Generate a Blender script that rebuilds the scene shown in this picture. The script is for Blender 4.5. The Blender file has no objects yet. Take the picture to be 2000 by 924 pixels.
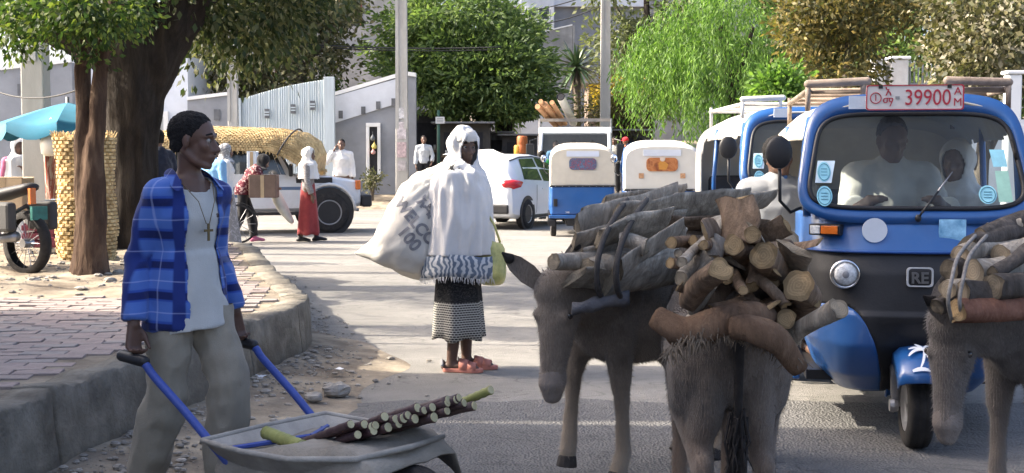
import bpy, bmesh, math, random
import numpy as np
from mathutils import Vector, Matrix, noise
from mathutils.bvhtree import BVHTree

SC = bpy.context.scene
COL = SC.collection
R = math.radians
V = Vector
random.seed(7)
np.random.seed(7)

# ------------------------------------------------------------------ camera
FPX, CAMZ = 2400.0, 1.40            # focal length in photo pixels (photo 2000 wide), camera height
PITCH = math.atan(148.0 / FPX)
cam_d = bpy.data.cameras.new('camera')
cam_d.sensor_width = 36.0
cam_d.lens = 36.0 * FPX / 2000.0
cam_d.clip_start = 0.05
cam_d.clip_end = 2000.0
cam = bpy.data.objects.new('camera', cam_d)
COL.objects.link(cam)
cam.location = (0, 0, CAMZ)
cam.rotation_euler = (math.pi / 2 - PITCH, 0, 0)
SC.camera = cam

# ------------------------------------------------------------------ sky, sun, exposure
SUN_EL, SUN_AZ = R(36), R(184)      # sun stands on the left, a touch in front of the camera plane
sd = V((math.cos(SUN_EL) * math.cos(math.pi - R(4)), math.cos(SUN_EL) * math.sin(R(4)), math.sin(SUN_EL)))  # towards the sun
world = bpy.data.worlds.new('World')
SC.world = world
world.use_nodes = True
wn = world.node_tree
sky = wn.nodes.new('ShaderNodeTexSky')
sky.sky_type = 'NISHITA'
sky.sun_disc = False
sky.sun_elevation = SUN_EL
sky.sun_rotation = math.atan2(sd.x, sd.y)
sky.dust_density = 6.0
sky.air_density = 0.65
sky.ozone_density = 0.6
wn.links.new(sky.outputs[0], wn.nodes['Background'].inputs[0])
wn.nodes['Background'].inputs[1].default_value = 0.15
sun_d = bpy.data.lights.new('sun', 'SUN')
sun_d.energy = 2.9
sun_d.angle = R(0.55)
sun_d.color = (1.0, 0.90, 0.75)
sun = bpy.data.objects.new('sun', sun_d)
COL.objects.link(sun)
sun.rotation_euler = sd.to_track_quat('Z', 'Y').to_euler()
sun.location = (-20, 0, 20)
SC.view_settings.view_transform = 'Standard'
SC.view_settings.look = 'None'
SC.view_settings.exposure = 2.0
SC.view_settings.gamma = 1.0
SC.render.engine = 'CYCLES'
SC.cycles.use_denoising = True
SC.cycles.max_bounces = 6
SC.cycles.diffuse_bounces = 3
SC.cycles.glossy_bounces = 3
SC.cycles.transmission_bounces = 4
SC.cycles.transparent_max_bounces = 8
SC.cycles.caustics_reflective = False
SC.cycles.caustics_refractive = False

# ------------------------------------------------------------------ picture -> place
_fw = V((0, math.cos(PITCH), -math.sin(PITCH)))
_up = V((0, math.sin(PITCH), math.cos(PITCH)))
def ray(px, py):
    return _fw + V((1, 0, 0)) * ((px - 1000) / FPX) + _up * ((462 - py) / FPX)
def at(px, py, Y):
    d = ray(px, py)
    return V((0, 0, CAMZ)) + d * (Y / d.y)
def gnd(px, py, z=0.0):
    d = ray(px, py)
    return V((0, 0, CAMZ)) + d * ((z - CAMZ) / d.z)

# ------------------------------------------------------------------ materials
_M = {}
def _nt(name):
    m = bpy.data.materials.new(name)
    m.use_nodes = True
    nt = m.node_tree
    return m, nt, nt.nodes['Principled BSDF']
def N(nt, kind, **kw):
    n = nt.nodes.new(kind)
    for k, v in kw.items():
        if k.startswith('i_'):
            key = k[2:]
            key = int(key) if key.isdigit() else key.replace('_', ' ')
            n.inputs[key].default_value = v
        else:
            setattr(n, k, v)
    return n
def L(nt, a, b):
    nt.links.new(a, b)
def c4(c):
    return (c[0], c[1], c[2], 1.0)
def mix_rgb(nt, fac, a, b, blend='MIX'):
    n = nt.nodes.new('ShaderNodeMix')
    n.data_type = 'RGBA'
    n.blend_type = blend
    for sock, v in ((n.inputs['Factor'], fac), (n.inputs['A'], a), (n.inputs['B'], b)):
        pass
    def put(i, v):
        s = n.inputs[i]
        if hasattr(v, 'links') or isinstance(v, bpy.types.NodeSocket):
            L(nt, v, s)
        elif isinstance(v, (int, float)):
            s.default_value = v
        else:
            s.default_value = c4(v)
    put(0, fac); put(6, a); put(7, b)
    return n.outputs[2]
def ramp(nt, src, stops, interp='LINEAR'):
    n = nt.nodes.new('ShaderNodeValToRGB')
    n.color_ramp.interpolation = interp
    els = n.color_ramp.elements
    while len(els) < len(stops):
        els.new(0.5)
    for e, (p, c) in zip(els, stops):
        e.position = p
        e.color = c4(c) if not isinstance(c, (int, float)) else (c, c, c, 1)
    L(nt, src, n.inputs[0])
    return n.outputs[0]
def coords(nt, kind='Object', scale=(1, 1, 1)):
    t = nt.nodes.new('ShaderNodeTexCoord')
    mp = nt.nodes.new('ShaderNodeMapping')
    mp.inputs['Scale'].default_value = scale
    L(nt, t.outputs[kind], mp.inputs[0])
    return mp.outputs[0]
def tnoise(nt, vec, scale, detail=4, rough=0.6, dist=0.0):
    n = N(nt, 'ShaderNodeTexNoise')
    n.inputs['Scale'].default_value = scale
    n.inputs['Detail'].default_value = detail
    n.inputs['Roughness'].default_value = rough
    n.inputs['Distortion'].default_value = dist
    L(nt, vec, n.inputs['Vector'])
    return n.outputs['Fac']
def bump(nt, b, src, strength=0.3, dist=0.02):
    n = N(nt, 'ShaderNodeBump')
    n.inputs['Strength'].default_value = strength
    n.inputs['Distance'].default_value = dist
    L(nt, src, n.inputs['Height'])
    L(nt, n.outputs[0], b.inputs['Normal'])
    return n
def mat(name, col, rough=0.7, var=0.18, vs=5.0, bmp=0.15, bs=60.0, metal=0.0, spec=0.35, col2=None,
        stretch=(1, 1, 1), coat=0.0, dirt=None, kind='Object', sheen=0.0):
    """general surface: two noise scales of colour, fine relief, optional dirt tint"""
    if name in _M:
        return _M[name]
    m, nt, b = _nt(name)
    vec = coords(nt, kind, stretch)
    n1 = tnoise(nt, vec, vs, 5, 0.62)
    lo = tuple(max(0.0, c * (1 - var)) for c in col)
    hi = tuple(min(1.0, c * (1 + var)) for c in (col2 or col))
    c = ramp(nt, n1, [(0.32, lo), (0.68, hi)])
    if dirt:
        n2 = tnoise(nt, vec, vs * 0.37 + 0.3, 6, 0.7)
        f = ramp(nt, n2, [(0.45, 0.0), (0.72, 0.85)])
        c = mix_rgb(nt, f, c, dirt)
    L(nt, c, b.inputs['Base Color'])
    b.inputs['Roughness'].default_value = rough
    b.inputs['Metallic'].default_value = metal
    b.inputs['Specular IOR Level'].default_value = spec
    b.inputs['Coat Weight'].default_value = coat
    b.inputs['Coat Roughness'].default_value = 0.08
    b.inputs['Sheen Weight'].default_value = sheen
    if bmp:
        bump(nt, b, tnoise(nt, vec, bs, 4, 0.6), bmp, 0.01)
    _M[name] = m
    return m
def leaf_mat(name, cols, trans=0.35, rough=0.55, spec=0.3):
    if name in _M:
        return _M[name]
    m, nt, b = _nt(name)
    g = N(nt, 'ShaderNodeNewGeometry')
    n = len(cols)
    c = ramp(nt, g.outputs['Random Per Island'], [((i + 0.5) / n, q) for i, q in enumerate(cols)])
    L(nt, c, b.inputs['Base Color'])
    b.inputs['Roughness'].default_value = rough
    b.inputs['Specular IOR Level'].default_value = spec
    t = N(nt, 'ShaderNodeBsdfTranslucent')
    L(nt, mix_rgb(nt, 1.0, c, (1.2, 1.3, 0.7), 'MULTIPLY'), t.inputs[0])
    mx = N(nt, 'ShaderNodeMixShader')
    mx.inputs[0].default_value = trans
    L(nt, b.outputs[0], mx.inputs[1]); L(nt, t.outputs[0], mx.inputs[2])
    L(nt, mx.outputs[0], nt.nodes['Material Output'].inputs[0])
    _M[name] = m
    return m
def glass_mat(name, tint=(0.75, 0.85, 0.85), alpha=0.35, rough=0.03):
    """thin pane: mostly see-through, with a mirror-like sheen and a little dust"""
    if name in _M:
        return _M[name]
    m, nt, b = _nt(name)
    tr = N(nt, 'ShaderNodeBsdfTransparent')
    tr.inputs[0].default_value = c4(tint)
    b.inputs['Base Color'].default_value = c4((0.10, 0.11, 0.12))
    b.inputs['Roughness'].default_value = rough
    b.inputs['Specular IOR Level'].default_value = 0.7
    mx = N(nt, 'ShaderNodeMixShader')
    mx.inputs[0].default_value = alpha
    L(nt, tr.outputs[0], mx.inputs[1]); L(nt, b.outputs[0], mx.inputs[2])
    L(nt, mx.outputs[0], nt.nodes['Material Output'].inputs[0])
    _M[name] = m
    return m

# ------------------------------------------------------------------ mesh builder
class MB:
    def __init__(s):
        s.v, s.f = [], []
    def add(s, vs, fs):
        o = len(s.v)
        s.v.extend([tuple(p) for p in vs])
        s.f.extend([tuple(i + o for i in f) for f in fs])
        return s
    def box(s, lo, hi, M=None):
        x0, y0, z0 = lo; x1, y1, z1 = hi
        vs = [V(p) for p in ((x0,y0,z0),(x1,y0,z0),(x1,y1,z0),(x0,y1,z0),(x0,y0,z1),(x1,y0,z1),(x1,y1,z1),(x0,y1,z1))]
        if M is not None: vs = [M @ p for p in vs]
        return s.add(vs, [(0,3,2,1),(4,5,6,7),(0,1,5,4),(1,2,6,5),(2,3,7,6),(3,0,4,7)])
    def rings(s, rings, cap0=True, cap1=True, closed=True):
        n = len(rings[0]); vs = [p for r in rings for p in r]; fs = []
        m = n if closed else n - 1
        for i in range(len(rings) - 1):
            for j in range(m):
                k = (j + 1) % n
                fs.append((i*n+j, i*n+k, (i+1)*n+k, (i+1)*n+j))
        if cap0 and closed: fs.append(tuple(range(n))[::-1])
        if cap1 and closed: fs.append(tuple((len(rings)-1)*n + j for j in range(n)))
        return s.add(vs, fs)
    def tube(s, pts, rad, n=10, round_ends=False, flat=1.0, up=None, cap=True):
        """tapered tube through points; flat squashes it along its second axis"""
        pts = [V(p) for p in pts]
        if isinstance(rad, (int, float)): rad = [rad] * len(pts)
        if round_ends:
            d0 = (pts[0] - pts[1]).normalized(); d1 = (pts[-1] - pts[-2]).normalized()
            a = [(0.95, .3), (0.75, .66), (0.4, .92)]
            pts = [pts[0] + d0*rad[0]*h for h, _ in a] + pts + [pts[-1] + d1*rad[-1]*h for h, _ in a[::-1]]
            rad = [rad[0]*w for _, w in a] + list(rad) + [rad[-1]*w for _, w in a[::-1]]
        rings = []
        u = None
        for i, p in enumerate(pts):
            t = (pts[min(i+1, len(pts)-1)] - pts[max(i-1, 0)])
            if t.length < 1e-9: t = V((0,0,1))
            t.normalize()
            if u is None:
                r0 = V(up) if up is not None else (V((0,0,1)) if abs(t.z) < 0.9 else V((1,0,0)))
                u = (r0 - t * r0.dot(t)).normalized()
            else:
                u = (u - t * u.dot(t))
                if u.length < 1e-6: u = t.orthogonal()
                u.normalize()
            w = t.cross(u)
            rings.append([p + (u * math.cos(2*math.pi*j/n) * flat + w * math.sin(2*math.pi*j/n)) * rad[i] for j in range(n)])
        return s.rings(rings, cap, cap)
    def ell(s, c, r, nu=14, nv=9, M=None):
        c = V(c); rings = []
        for i in range(1, nv):
            a = math.pi * i / nv
            rings.append([V((r[0]*math.sin(a)*math.cos(2*math.pi*j/nu), r[1]*math.sin(a)*math.sin(2*math.pi*j/nu), -r[2]*math.cos(a))) for j in range(nu)])
        if M is not None: rings = [[M @ p for p in q] for q in rings]
        return s.rings([[c + p for p in q] for q in rings])
    def lathe(s, prof, n=20, c=(0,0,0), axis='Z', cap=True):
        c = V(c); rings = []
        for r, z in prof:
            ring = []
            for j in range(n):
                a = 2*math.pi*j/n
                p = {'Z': V((r*math.cos(a), r*math.sin(a), z)), 'Y': V((r*math.cos(a), z, r*math.sin(a))), 'X': V((z, r*math.cos(a), r*math.sin(a)))}[axis]
                ring.append(c + p)
            rings.append(ring)
        return s.rings(rings, cap, cap)
    def prism(s, poly, lo, hi, axis='Y', M=None):
        """polygon (2D) extruded along an axis: Y -> poly in XZ, Z -> poly in XY, X -> poly in YZ"""
        def P(a, b, t):
            q = {'Y': V((a, t, b)), 'Z': V((a, b, t)), 'X': V((t, a, b))}[axis]
            return M @ q if M is not None else q
        n = len(poly)
        vs = [P(a, b, lo) for a, b in poly] + [P(a, b, hi) for a, b in poly]
        fs = [tuple(range(n)), tuple(range(2*n-1, n-1, -1))] + [(j, n+j, n+(j+1) % n, (j+1) % n) for j in range(n)]
        return s.add(vs, fs)
    def xf(s, M):
        s.v = [tuple(M @ V(p)) for p in s.v]
        return s
    def mesh(s, name):
        me = bpy.data.meshes.new(name)
        me.from_pydata(s.v, [], s.f)
        bm = bmesh.new(); bm.from_mesh(me)
        bmesh.ops.recalc_face_normals(bm, faces=bm.faces)
        bm.to_mesh(me); bm.free()
        return me
    def build(s, name, m, parent=None, smooth=False, bevel=0.0, seg=2, loc=None, sub=0):
        return put(name, s.mesh(name), m, parent, smooth, bevel, seg, loc, sub)

def put(name, me, m, parent=None, smooth=False, bevel=0.0, seg=2, loc=None, sub=0, auto=None):
    o = bpy.data.objects.new(name, me)
    COL.objects.link(o)
    if m is not None:
        me.materials.clear(); me.materials.append(m)
    if smooth:
        me.polygons.foreach_set('use_smooth', [True] * len(me.polygons))
        if auto is not None:
            try: me.set_sharp_from_angle(angle=R(auto))
            except Exception: pass
    if bevel:
        b = o.modifiers.new('bevel', 'BEVEL'); b.width = bevel; b.segments = seg; b.limit_method = 'ANGLE'; b.angle_limit = R(35)
    if sub:
        b = o.modifiers.new('sub', 'SUBSURF'); b.levels = sub; b.render_levels = sub
    if 'thick' in me:
        q = o.modifiers.new('solid', 'SOLIDIFY'); q.thickness = me['thick']; q.offset = -1
    if parent is not None: o.parent = parent
    if loc is not None: o.location = loc
    return o
def tag(o, label=None, cat=None, group=None, kind=None):
    for k, v in (('label', label), ('category', cat), ('group', group), ('kind', kind)):
        if v: o[k] = v
    return o
def thing(name, label, cat, loc=(0,0,0), rotz=0.0, group=None):
    o = bpy.data.objects.new(name, None)
    COL.objects.link(o)
    o.empty_display_size = 0.1
    o.location = loc; o.rotation_euler = (0, 0, rotz)
    return tag(o, label, cat, group)
def copy_tree(o, parent=None):
    c = o.copy(); COL.objects.link(c); c.parent = parent
    for ch in list(o.children): copy_tree(ch, c)
    return c

def fuse(mb, voxel, smooth=4, fold=None, cut=None, thick=0.0, name='m'):
    """closed overlapping shapes -> ONE continuous skin (voxel remesh), smoothed, optional cloth folds, optional cut-away"""
    me = mb.mesh(name)
    o = bpy.data.objects.new('tmp', me); COL.objects.link(o)
    r = o.modifiers.new('r', 'REMESH'); r.mode = 'VOXEL'; r.voxel_size = voxel
    if smooth:
        q = o.modifiers.new('s', 'SMOOTH'); q.factor = 0.5; q.iterations = smooth
    dg = bpy.context.evaluated_depsgraph_get(); dg.update()
    out = bpy.data.meshes.new_from_object(o.evaluated_get(dg))
    bpy.data.objects.remove(o); bpy.data.meshes.remove(me)
    out.name = name
    if fold:
        n = len(out.vertices)
        co = np.empty(n*3); no = np.empty(n*3)
        out.vertices.foreach_get('co', co); out.vertices.foreach_get('normal', no)
        co = co.reshape(-1, 3); no = no.reshape(-1, 3)
        amt = np.array([fold(V(p)) for p in co])
        co += no * amt[:, None]
        out.vertices.foreach_set('co', co.ravel())
    if cut or thick:
        bm = bmesh.new(); bm.from_mesh(out)
        if cut:
            bmesh.ops.delete(bm, geom=[q for q in bm.verts if cut(q.co)], context='VERTS')
            for _ in range(2):
                b = [q for q in bm.verts if q.is_boundary]
                bmesh.ops.smooth_vert(bm, verts=b, factor=0.5, use_axis_x=True, use_axis_y=True, use_axis_z=True)
        bmesh.ops.delete(bm, geom=[q for q in bm.verts if not q.link_faces], context='VERTS')
        bm.to_mesh(out); bm.free()
        if thick: out['thick'] = abs(thick)
    out.update()
    return out
def fbm(p, s, seed=0.0):
    return noise.noise(V((p[0]*s + seed, p[1]*s + seed*1.7, p[2]*s - seed)))
def folds(sx=14, sz=2.5, amp=0.008, seed=0.0, fine=0.0):
    def f(p):
        a = noise.noise(V((p.x*sx + seed, p.y*sx, p.z*sz)))
        b = noise.noise(V((p.x*sx*2.3, p.y*sx*2.3 + seed, p.z*sz*2)))
        r = (abs(a)*-2 + 0.6) * amp + b*amp*0.5
        if fine: r += noise.noise(p*70)*fine
        return r
    return f
_tx = {}
def text_mesh(body, size=1.0, ext=0.0, key=None, bold=0.0):
    k = (body, size, ext, bold)
    cu = bpy.data.curves.new('t', 'FONT')
    cu.body = body; cu.size = size; cu.extrude = ext; cu.align_x = 'CENTER'; cu.align_y = 'CENTER'; cu.offset = bold
    o = bpy.data.objects.new('tmp', cu); COL.objects.link(o)
    dg = bpy.context.evaluated_depsgraph_get(); dg.update()
    me = bpy.data.meshes.new_from_object(o.evaluated_get(dg))
    bpy.data.objects.remove(o); bpy.data.curves.remove(cu)
    me.name = 'lettering'
    return me
def rrect(w, h, r, n=5, cx=0.0, cy=0.0):
    pts = []
    for qx, qy, a0 in ((1,1,0),(-1,1,90),(-1,-1,180),(1,-1,270)):
        for i in range(n+1):
            a = R(a0 + 90*i/n)
            pts.append((cx + qx*(w/2-r) + r*math.cos(a), cy + qy*(h/2-r) + r*math.sin(a)))
    return pts
# ================================================================== SETTING
WALK = 0.38                                            # height of the raised pavement
def gz(x, y):
    """lie of the land: flat road, bank rising beyond it"""
    t = min(max((y - 36.5) / 5.0, 0), 1); t = t*t*(3-2*t)
    u = max(y - 44, 0)
    return 0.75*t + 0.05*u
def road_mat(name, lo, hi, grit, bs=170.0, bmp=0.5):
    m, nt, b = _nt(name)
    vec = coords(nt, 'Object')
    n1 = tnoise(nt, coords(nt, 'Object', (0.35, 1.0, 1.0)), 1.1, 7, 0.65, 0.4)
    c = ramp(nt, n1, [(0.3, lo), (0.7, hi)])
    n2 = tnoise(nt, vec, 5.5, 6, 0.7)
    c = mix_rgb(nt, ramp(nt, n2, [(0.45, 0.0), (0.75, 0.45)]), c, grit)
    vo = N(nt, 'ShaderNodeTexVoronoi'); vo.inputs['Scale'].default_value = bs
    L(nt, vec, vo.inputs['Vector'])
    sp = ramp(nt, vo.outputs['Distance'], [(0.15, 1.0), (0.5, 0.72)])
    c = mix_rgb(nt, 0.75, c, sp, 'MULTIPLY')
    nc = tnoise(nt, coords(nt, 'Object', (0.5, 1, 1)), 1.7, 3, 0.5, 2.2)
    cr = ramp(nt, nc, [(0.485, 0.0), (0.497, 0.5), (0.503, 0.5), (0.515, 0.0)])
    c = mix_rgb(nt, cr, c, tuple(q*0.45 for q in lo))
    L(nt, c, b.inputs['Base Color'])
    b.inputs['Roughness'].default_value = 0.88
    b.inputs['Specular IOR Level'].default_value = 0.25
    ad = N(nt, 'ShaderNodeMath', operation='ADD')
    L(nt, tnoise(nt, vec, bs*0.35, 5, 0.7), ad.inputs[0]); L(nt, vo.outputs['Distance'], ad.inputs[1])
    bump(nt, b, ad.outputs[0], bmp, 0.012)
    return m
M_road = road_mat('worn pale asphalt', (0.235, 0.225, 0.207), (0.345, 0.332, 0.305), (0.175, 0.168, 0.158))
M_patch = road_mat('coarse dark asphalt', (0.155, 0.153, 0.15), (0.235, 0.23, 0.222), (0.09, 0.088, 0.087), 70.0, 1.0)
M_dirt = mat('dry dirt', (0.21, 0.17, 0.13), 0.95, 0.35, 3.0, 0.8, 38.0, col2=(0.29, 0.25, 0.19), dirt=(0.13, 0.115, 0.10), spec=0.1)
M_kerb = mat('weathered kerb concrete', (0.19, 0.175, 0.145), 0.92, 0.35, 6.0, 0.9, 45.0, dirt=(0.10, 0.085, 0.068), spec=0.2)
M_stone = mat('grey stone', (0.30, 0.28, 0.25), 0.9, 0.35, 7.0, 0.6, 50.0, spec=0.2)
M_paver = []
for i, c in enumerate(((0.31, 0.25, 0.23), (0.29, 0.24, 0.22), (0.33, 0.265, 0.24), (0.285, 0.255, 0.24))):
    M_paver.append(mat('clay paver %d' % i, c, 0.9, 0.22, 9.0, 0.5, 80.0, dirt=(0.24, 0.21, 0.18), spec=0.2))

def sheet(name, x0, x1, y0, y1, nx, ny, zf, m):
    mb = MB(); vs = []; fs = []
    for j in range(ny+1):
        for i in range(nx+1):
            x = x0 + (x1-x0)*i/nx; y = y0 + (y1-y0)*j/ny
            vs.append((x, y, zf(x, y)))
    for j in range(ny):
        for i in range(nx):
            a = j*(nx+1)+i
            fs.append((a, a+1, a+nx+2, a+nx+1))
    mb.add(vs, fs)
    return tag(mb.build(name, m, smooth=True), kind='structure')
sheet('ground', -150, 150, -40, 260, 60, 60, lambda x, y: gz(x, y) - 0.02 if y > 0 else -0.02, M_dirt)
sheet('road', -40, 40, -12, 36.6, 4, 8, lambda x, y: 0.0, M_road)
# bank of earth beyond the far road edge, lumpy
def bank_z(x, y):
    return gz(x, y) + 0.03 + (0.10*noise.noise(V((x*.7, y*.7, 3))) + 0.05*noise.noise(V((x*2.2, y*2.2, 1)))) * min(max((y-36.6)/1.2, 0), 1)
sheet('verge', -30, 30, 36.4, 48, 150, 40, bank_z, M_dirt)
# pale low kerb stones on the far road edge
kt = thing('far_kerb', 'low concrete kerb stones along the far road edge below the bank', 'kerb', (0, 36.45, 0))
km = MB().box((-0.49, -0.09, -0.05), (0.49, 0.09, 0.13)).mesh('kerb_stone')
for i in range(22):
    o = put('kerb_stone', km, M_kerb, kt, bevel=0.02); o.location = (-11 + i, random.uniform(-.015, .015), random.uniform(-.02, .01))
# coarse dark patch of asphalt in front
pm = MB()
edge = [(-1.05, 6.95), (-.6, 7.12), (-.1, 7.05), (.35, 7.18), (.9, 7.02), (1.6, 7.1), (2.4, 6.98), (3.6, 7.1), (5, 7.0)]
pm.add([(x, y, 0.004) for x, y in edge] + [(5, -8, 0.004), (-0.9, -8, 0.004), (-0.95, 3, 0.004)], [tuple(range(len(edge)+3))])
tag(pm.build('asphalt_patch', M_patch), kind='structure')

# raised pavement: kerb line read off the photograph at z = WALK
kerb_xy = [(-2.25, 1.5), (-2.12, 3.6), (-2.04, 4.9), (-1.90, 6.03), (-1.73, 6.84), (-1.58, 7.87), (-1.47, 8.55), (-1.52, 9.1),
           (-1.72, 9.8), (-2.17, 11.3), (-2.66, 13.1), (-3.10, 14.6), (-3.9, 15.2), (-9.5, 15.3)]
def smooth_line(pts, n=6):
    out = []
    P = [V((p[0], p[1], 0)) for p in pts]
    for i in range(len(P)-1):
        p0, p1, p2, p3 = P[max(i-1,0)], P[i], P[i+1], P[min(i+2, len(P)-1)]
        for k in range(n):
            t = k/n
            out.append(0.5*((2*p1) + (p2-p0)*t + (2*p0-5*p1+4*p2-p3)*t*t + (3*p1-p0-3*p2+p3)*t**3))
    out.append(P[-1])
    return out
KL = smooth_line(kerb_xy)
def offset(line, d):
    out = []
    for i, p in enumerate(line):
        t = (line[min(i+1, len(line)-1)] - line[max(i-1, 0)]).normalized()
        out.append(p + V((-t.y, t.x, 0)) * d)
    return out
inner = offset(KL, 0.20)
# each kerb run between two casting joints is one block
kt = thing('kerb', 'high weathered concrete kerb along the brick pavement', 'kerb')
step = 7
for s0 in range(0, len(KL)-1, step):
    s1 = min(s0+step, len(KL)-1)
    rings = []
    nsub = 5
    for k in range(s0, s1):
        for q in range(nsub if k < s1-1 else nsub+1):
            t = q/nsub
            if k == s0 and q == 0: t = .05
            if k == s1-1 and q == nsub: t = .95
            a = KL[k].lerp(KL[k+1], t); b = inner[k].lerp(inner[k+1], t)
            if (k == s0 and q == 0) or (k == s1-1 and q == nsub):
                pass
            n = (a-b).normalized()
            j = lambda s, z: 0.022*noise.noise(V((a.x*s, a.y*s, z))) + .010*noise.noise(V((a.x*s*3.3, a.y*s*3.3, z)))
            h = WALK + 0.02 + j(4, 1)
            prof = [(b, -0.05), (b, h-.01), (b.lerp(a, .5), h), (a - n*0.014, h - 0.002 + j(9, 2)*.5), (a + n*(j(7, 3) - .002), h - 0.016 + j(16, 9)), (a + n*(0.012 + j(6, 4)), h*0.6), (a + n*(0.02 + j(5, 5)), h*0.3), (a + n*(0.035 + j(5, 6)), -0.05)]
            rings.append([V((p.x, p.y, z)) for p, z in prof])
    MB().rings(rings).build('kerb_block', M_kerb, kt, smooth=True)
# pavement bed
bed = MB()
ed = [(p.x, p.y) for p in offset(KL, 0.19)]
poly = ed + [(-12, 15.3), (-12, 1.5)]
bed.add([(x, y, WALK + 0.002) for x, y in poly], [tuple(range(len(poly)))])
walk = tag(bed.build('pavement', M_dirt), kind='structure')
# pavers: running bond following the kerb; the nearest 300 are pieces, the rest one mass
def in_walk(x, y):
    for i in range(len(inner)-1):
        a, b = inner[i], inner[i+1]
        if min(a.y, b.y) <= y < max(a.y, b.y) and i < len(inner)-7:
            t = (y-a.y)/(b.y-a.y)
            return x < a.x + (b.x-a.x)*t - 0.13
    return False
pw, pd, ph = 0.235, 0.118, 0.05
def paver_mesh(seed):
    r = random.Random(seed)
    mb = MB().box((-pw/2+.004, -pd/2+.004, -ph), (pw/2-.004, pd/2-.004, 0))
    mb.v = [(x + r.uniform(-.003,.003), y + r.uniform(-.003,.003), z + (r.uniform(-.004,.004) if z > -.01 else 0)) for x, y, z in mb.v]
    me = mb.mesh('paver')
    bm = bmesh.new(); bm.from_mesh(me)
    bmesh.ops.bevel(bm, geom=[e for e in bm.edges if all(v.co.z > -.02 for v in e.verts)], offset=0.003, segments=1, affect='EDGES')
    bm.to_mesh(me); bm.free()
    return me
pmesh = [paver_mesh(i) for i in range(8)]
for i, me in enumerate(pmesh): me.materials.append(M_paver[i % 4])
rot = R(7)
spots = []
for j in range(-10, 130):
    for i in range(-60, 40):
        u = i*pw + (pw/2 if j % 2 else 0); v = 2.5 + j*pd
        x = u*math.cos(rot) - v*math.sin(rot) - 1.2; y = u*math.sin(rot) + v*math.cos(rot)
        if y < 4.2 or x < -6.5 or not in_walk(x, y): continue
        if abs(x) > 0.43*y + 0.15: continue
        lim = 9.0 if x < -2.75 - max(0, (y-9.5))*0.38 else 14.9
        if y > lim + 0.12*noise.noise(V((x*3, y*3, 0))): continue
        z = WALK + 0.012 + 0.007*noise.noise(V((x*1.1, y*1.1, 5))) + random.uniform(-.004, .004)
        spots.append((x, y, z))
def paver_area(s):
    return -1.0 / s[1]**3
spots.sort(key=lambda s: s[1] + abs(s[0])*0.2)
rest = MB()
for k, (x, y, z) in enumerate(spots):
    if k < 300:
        o = bpy.data.objects.new('paver', pmesh[random.randrange(8)]); COL.objects.link(o)
        o.parent = walk; o.location = (x, y, z); o.rotation_euler = (random.uniform(-.02,.02), random.uniform(-.02,.02), rot + random.uniform(-.012,.012))
    else:
        Mx = Matrix.Translation((x, y, z)) @ Matrix.Rotation(rot + random.uniform(-.015,.015), 4, 'Z')
        rest.box((-pw/2+.004, -pd/2+.004, -ph), (pw/2-.004, pd/2-.004, random.uniform(-.004,.004)), Mx)
tag(rest.build('paver_field', M_paver[0], walk), kind='stuff')

# earth round the trees on the pavement
def soil_z(x, y):
    d = min(max((y - 8.9 - 0.15*noise.noise(V((x*2, 1, 0))))/0.7, 0), 1)
    return WALK - 0.03 + 0.075*d + 0.05*noise.noise(V((x*1.5, y*1.5, 2)))*d + 0.02*noise.noise(V((x*6, y*6, 2)))*d
sb = MB(); vs = []; fs = []; nx, ny = 90, 70
for j in range(ny+1):
    y = 8.75 + (15.1-8.75)*j/ny
    xr = -2.62 - max(0, y-9.5)*0.36
    for i in range(nx+1):
        x = -8.5 + (xr + 8.5)*i/nx
        vs.append((x, y, soil_z(x, y)))
for j in range(ny):
    for i in range(nx):
        a = j*(nx+1)+i; fs.append((a, a+1, a+nx+2, a+nx+1))
tag(sb.add(vs, fs).build('tree_pit_soil', M_dirt, smooth=True), kind='structure')

# stones and litter of gravel
def stones(name, spots, m, label, cat='gravel'):
    mb = MB()
    for x, y, z, r in spots:
        vs = []
        a0 = random.uniform(0, 6.28)
        sq = random.uniform(.55, 1.0); hh = random.uniform(.45, .8)
        for k, (zz, rr) in enumerate(((-.3, .8), (.25, 1.0), (.7, .6))):
            for q in range(6):
                a = a0 + q*math.pi/3 + k*.4
                w = r*rr*random.uniform(.8, 1.15)
                vs.append((x + w*math.cos(a), y + w*math.sin(a)*sq, z + zz*r*hh))
        fs = [(i, (i+1) % 6, 6+(i+1) % 6, 6+i) for i in range(6)] + [(6+i, 6+(i+1) % 6, 12+(i+1) % 6, 12+i) for i in range(6)] + [(12, 13, 14, 15, 16, 17)]
        mb.add(vs, fs)
    return tag(mb.build(name, m, smooth=False), label, cat, kind='stuff')
sp = []
for _ in range(5200):
    y = 3.2 + 11.5*random.random()**1.3
    i = min(range(len(KL)-14), key=lambda q: abs(KL[q].y - y))
    d = abs(random.gauss(0, .33)) if y < 8.6 else abs(random.gauss(0, .16))
    x = KL[i].x + 0.05 + d
    r = min(0.004/(random.random()+.12), .03)*random.uniform(.5, 1.1)
    sp.append((x, y, 0.004 + 0.075*max(0, 1-(d+.05)/.75)**1.6*(y < 8.8) + r*.25, r))
stones('gravel', sp, M_stone, 'loose grey gravel and grit gathered along the foot of the kerb')
sp = []
for _ in range(1500):
    y = random.uniform(8.9, 14.8); x = random.uniform(-6.6, -2.8)
    if x > -2.75 - max(0, y-9.5)*.38: continue
    r = min(0.006/(random.random()+.1), .06)
    sp.append((x, y, soil_z(x, y) + r*.15, r))
stones('rubble', sp, M_stone, 'stones and rubble lying in the dirt round the tree trunks', 'rubble')
sp = []
for _ in range(900):
    y = random.uniform(36.7, 43); x = random.uniform(-9, 1)
    r = min(0.012/(random.random()+.1), .1)
    sp.append((x, y, bank_z(x, y) + r*.15, r))
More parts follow.
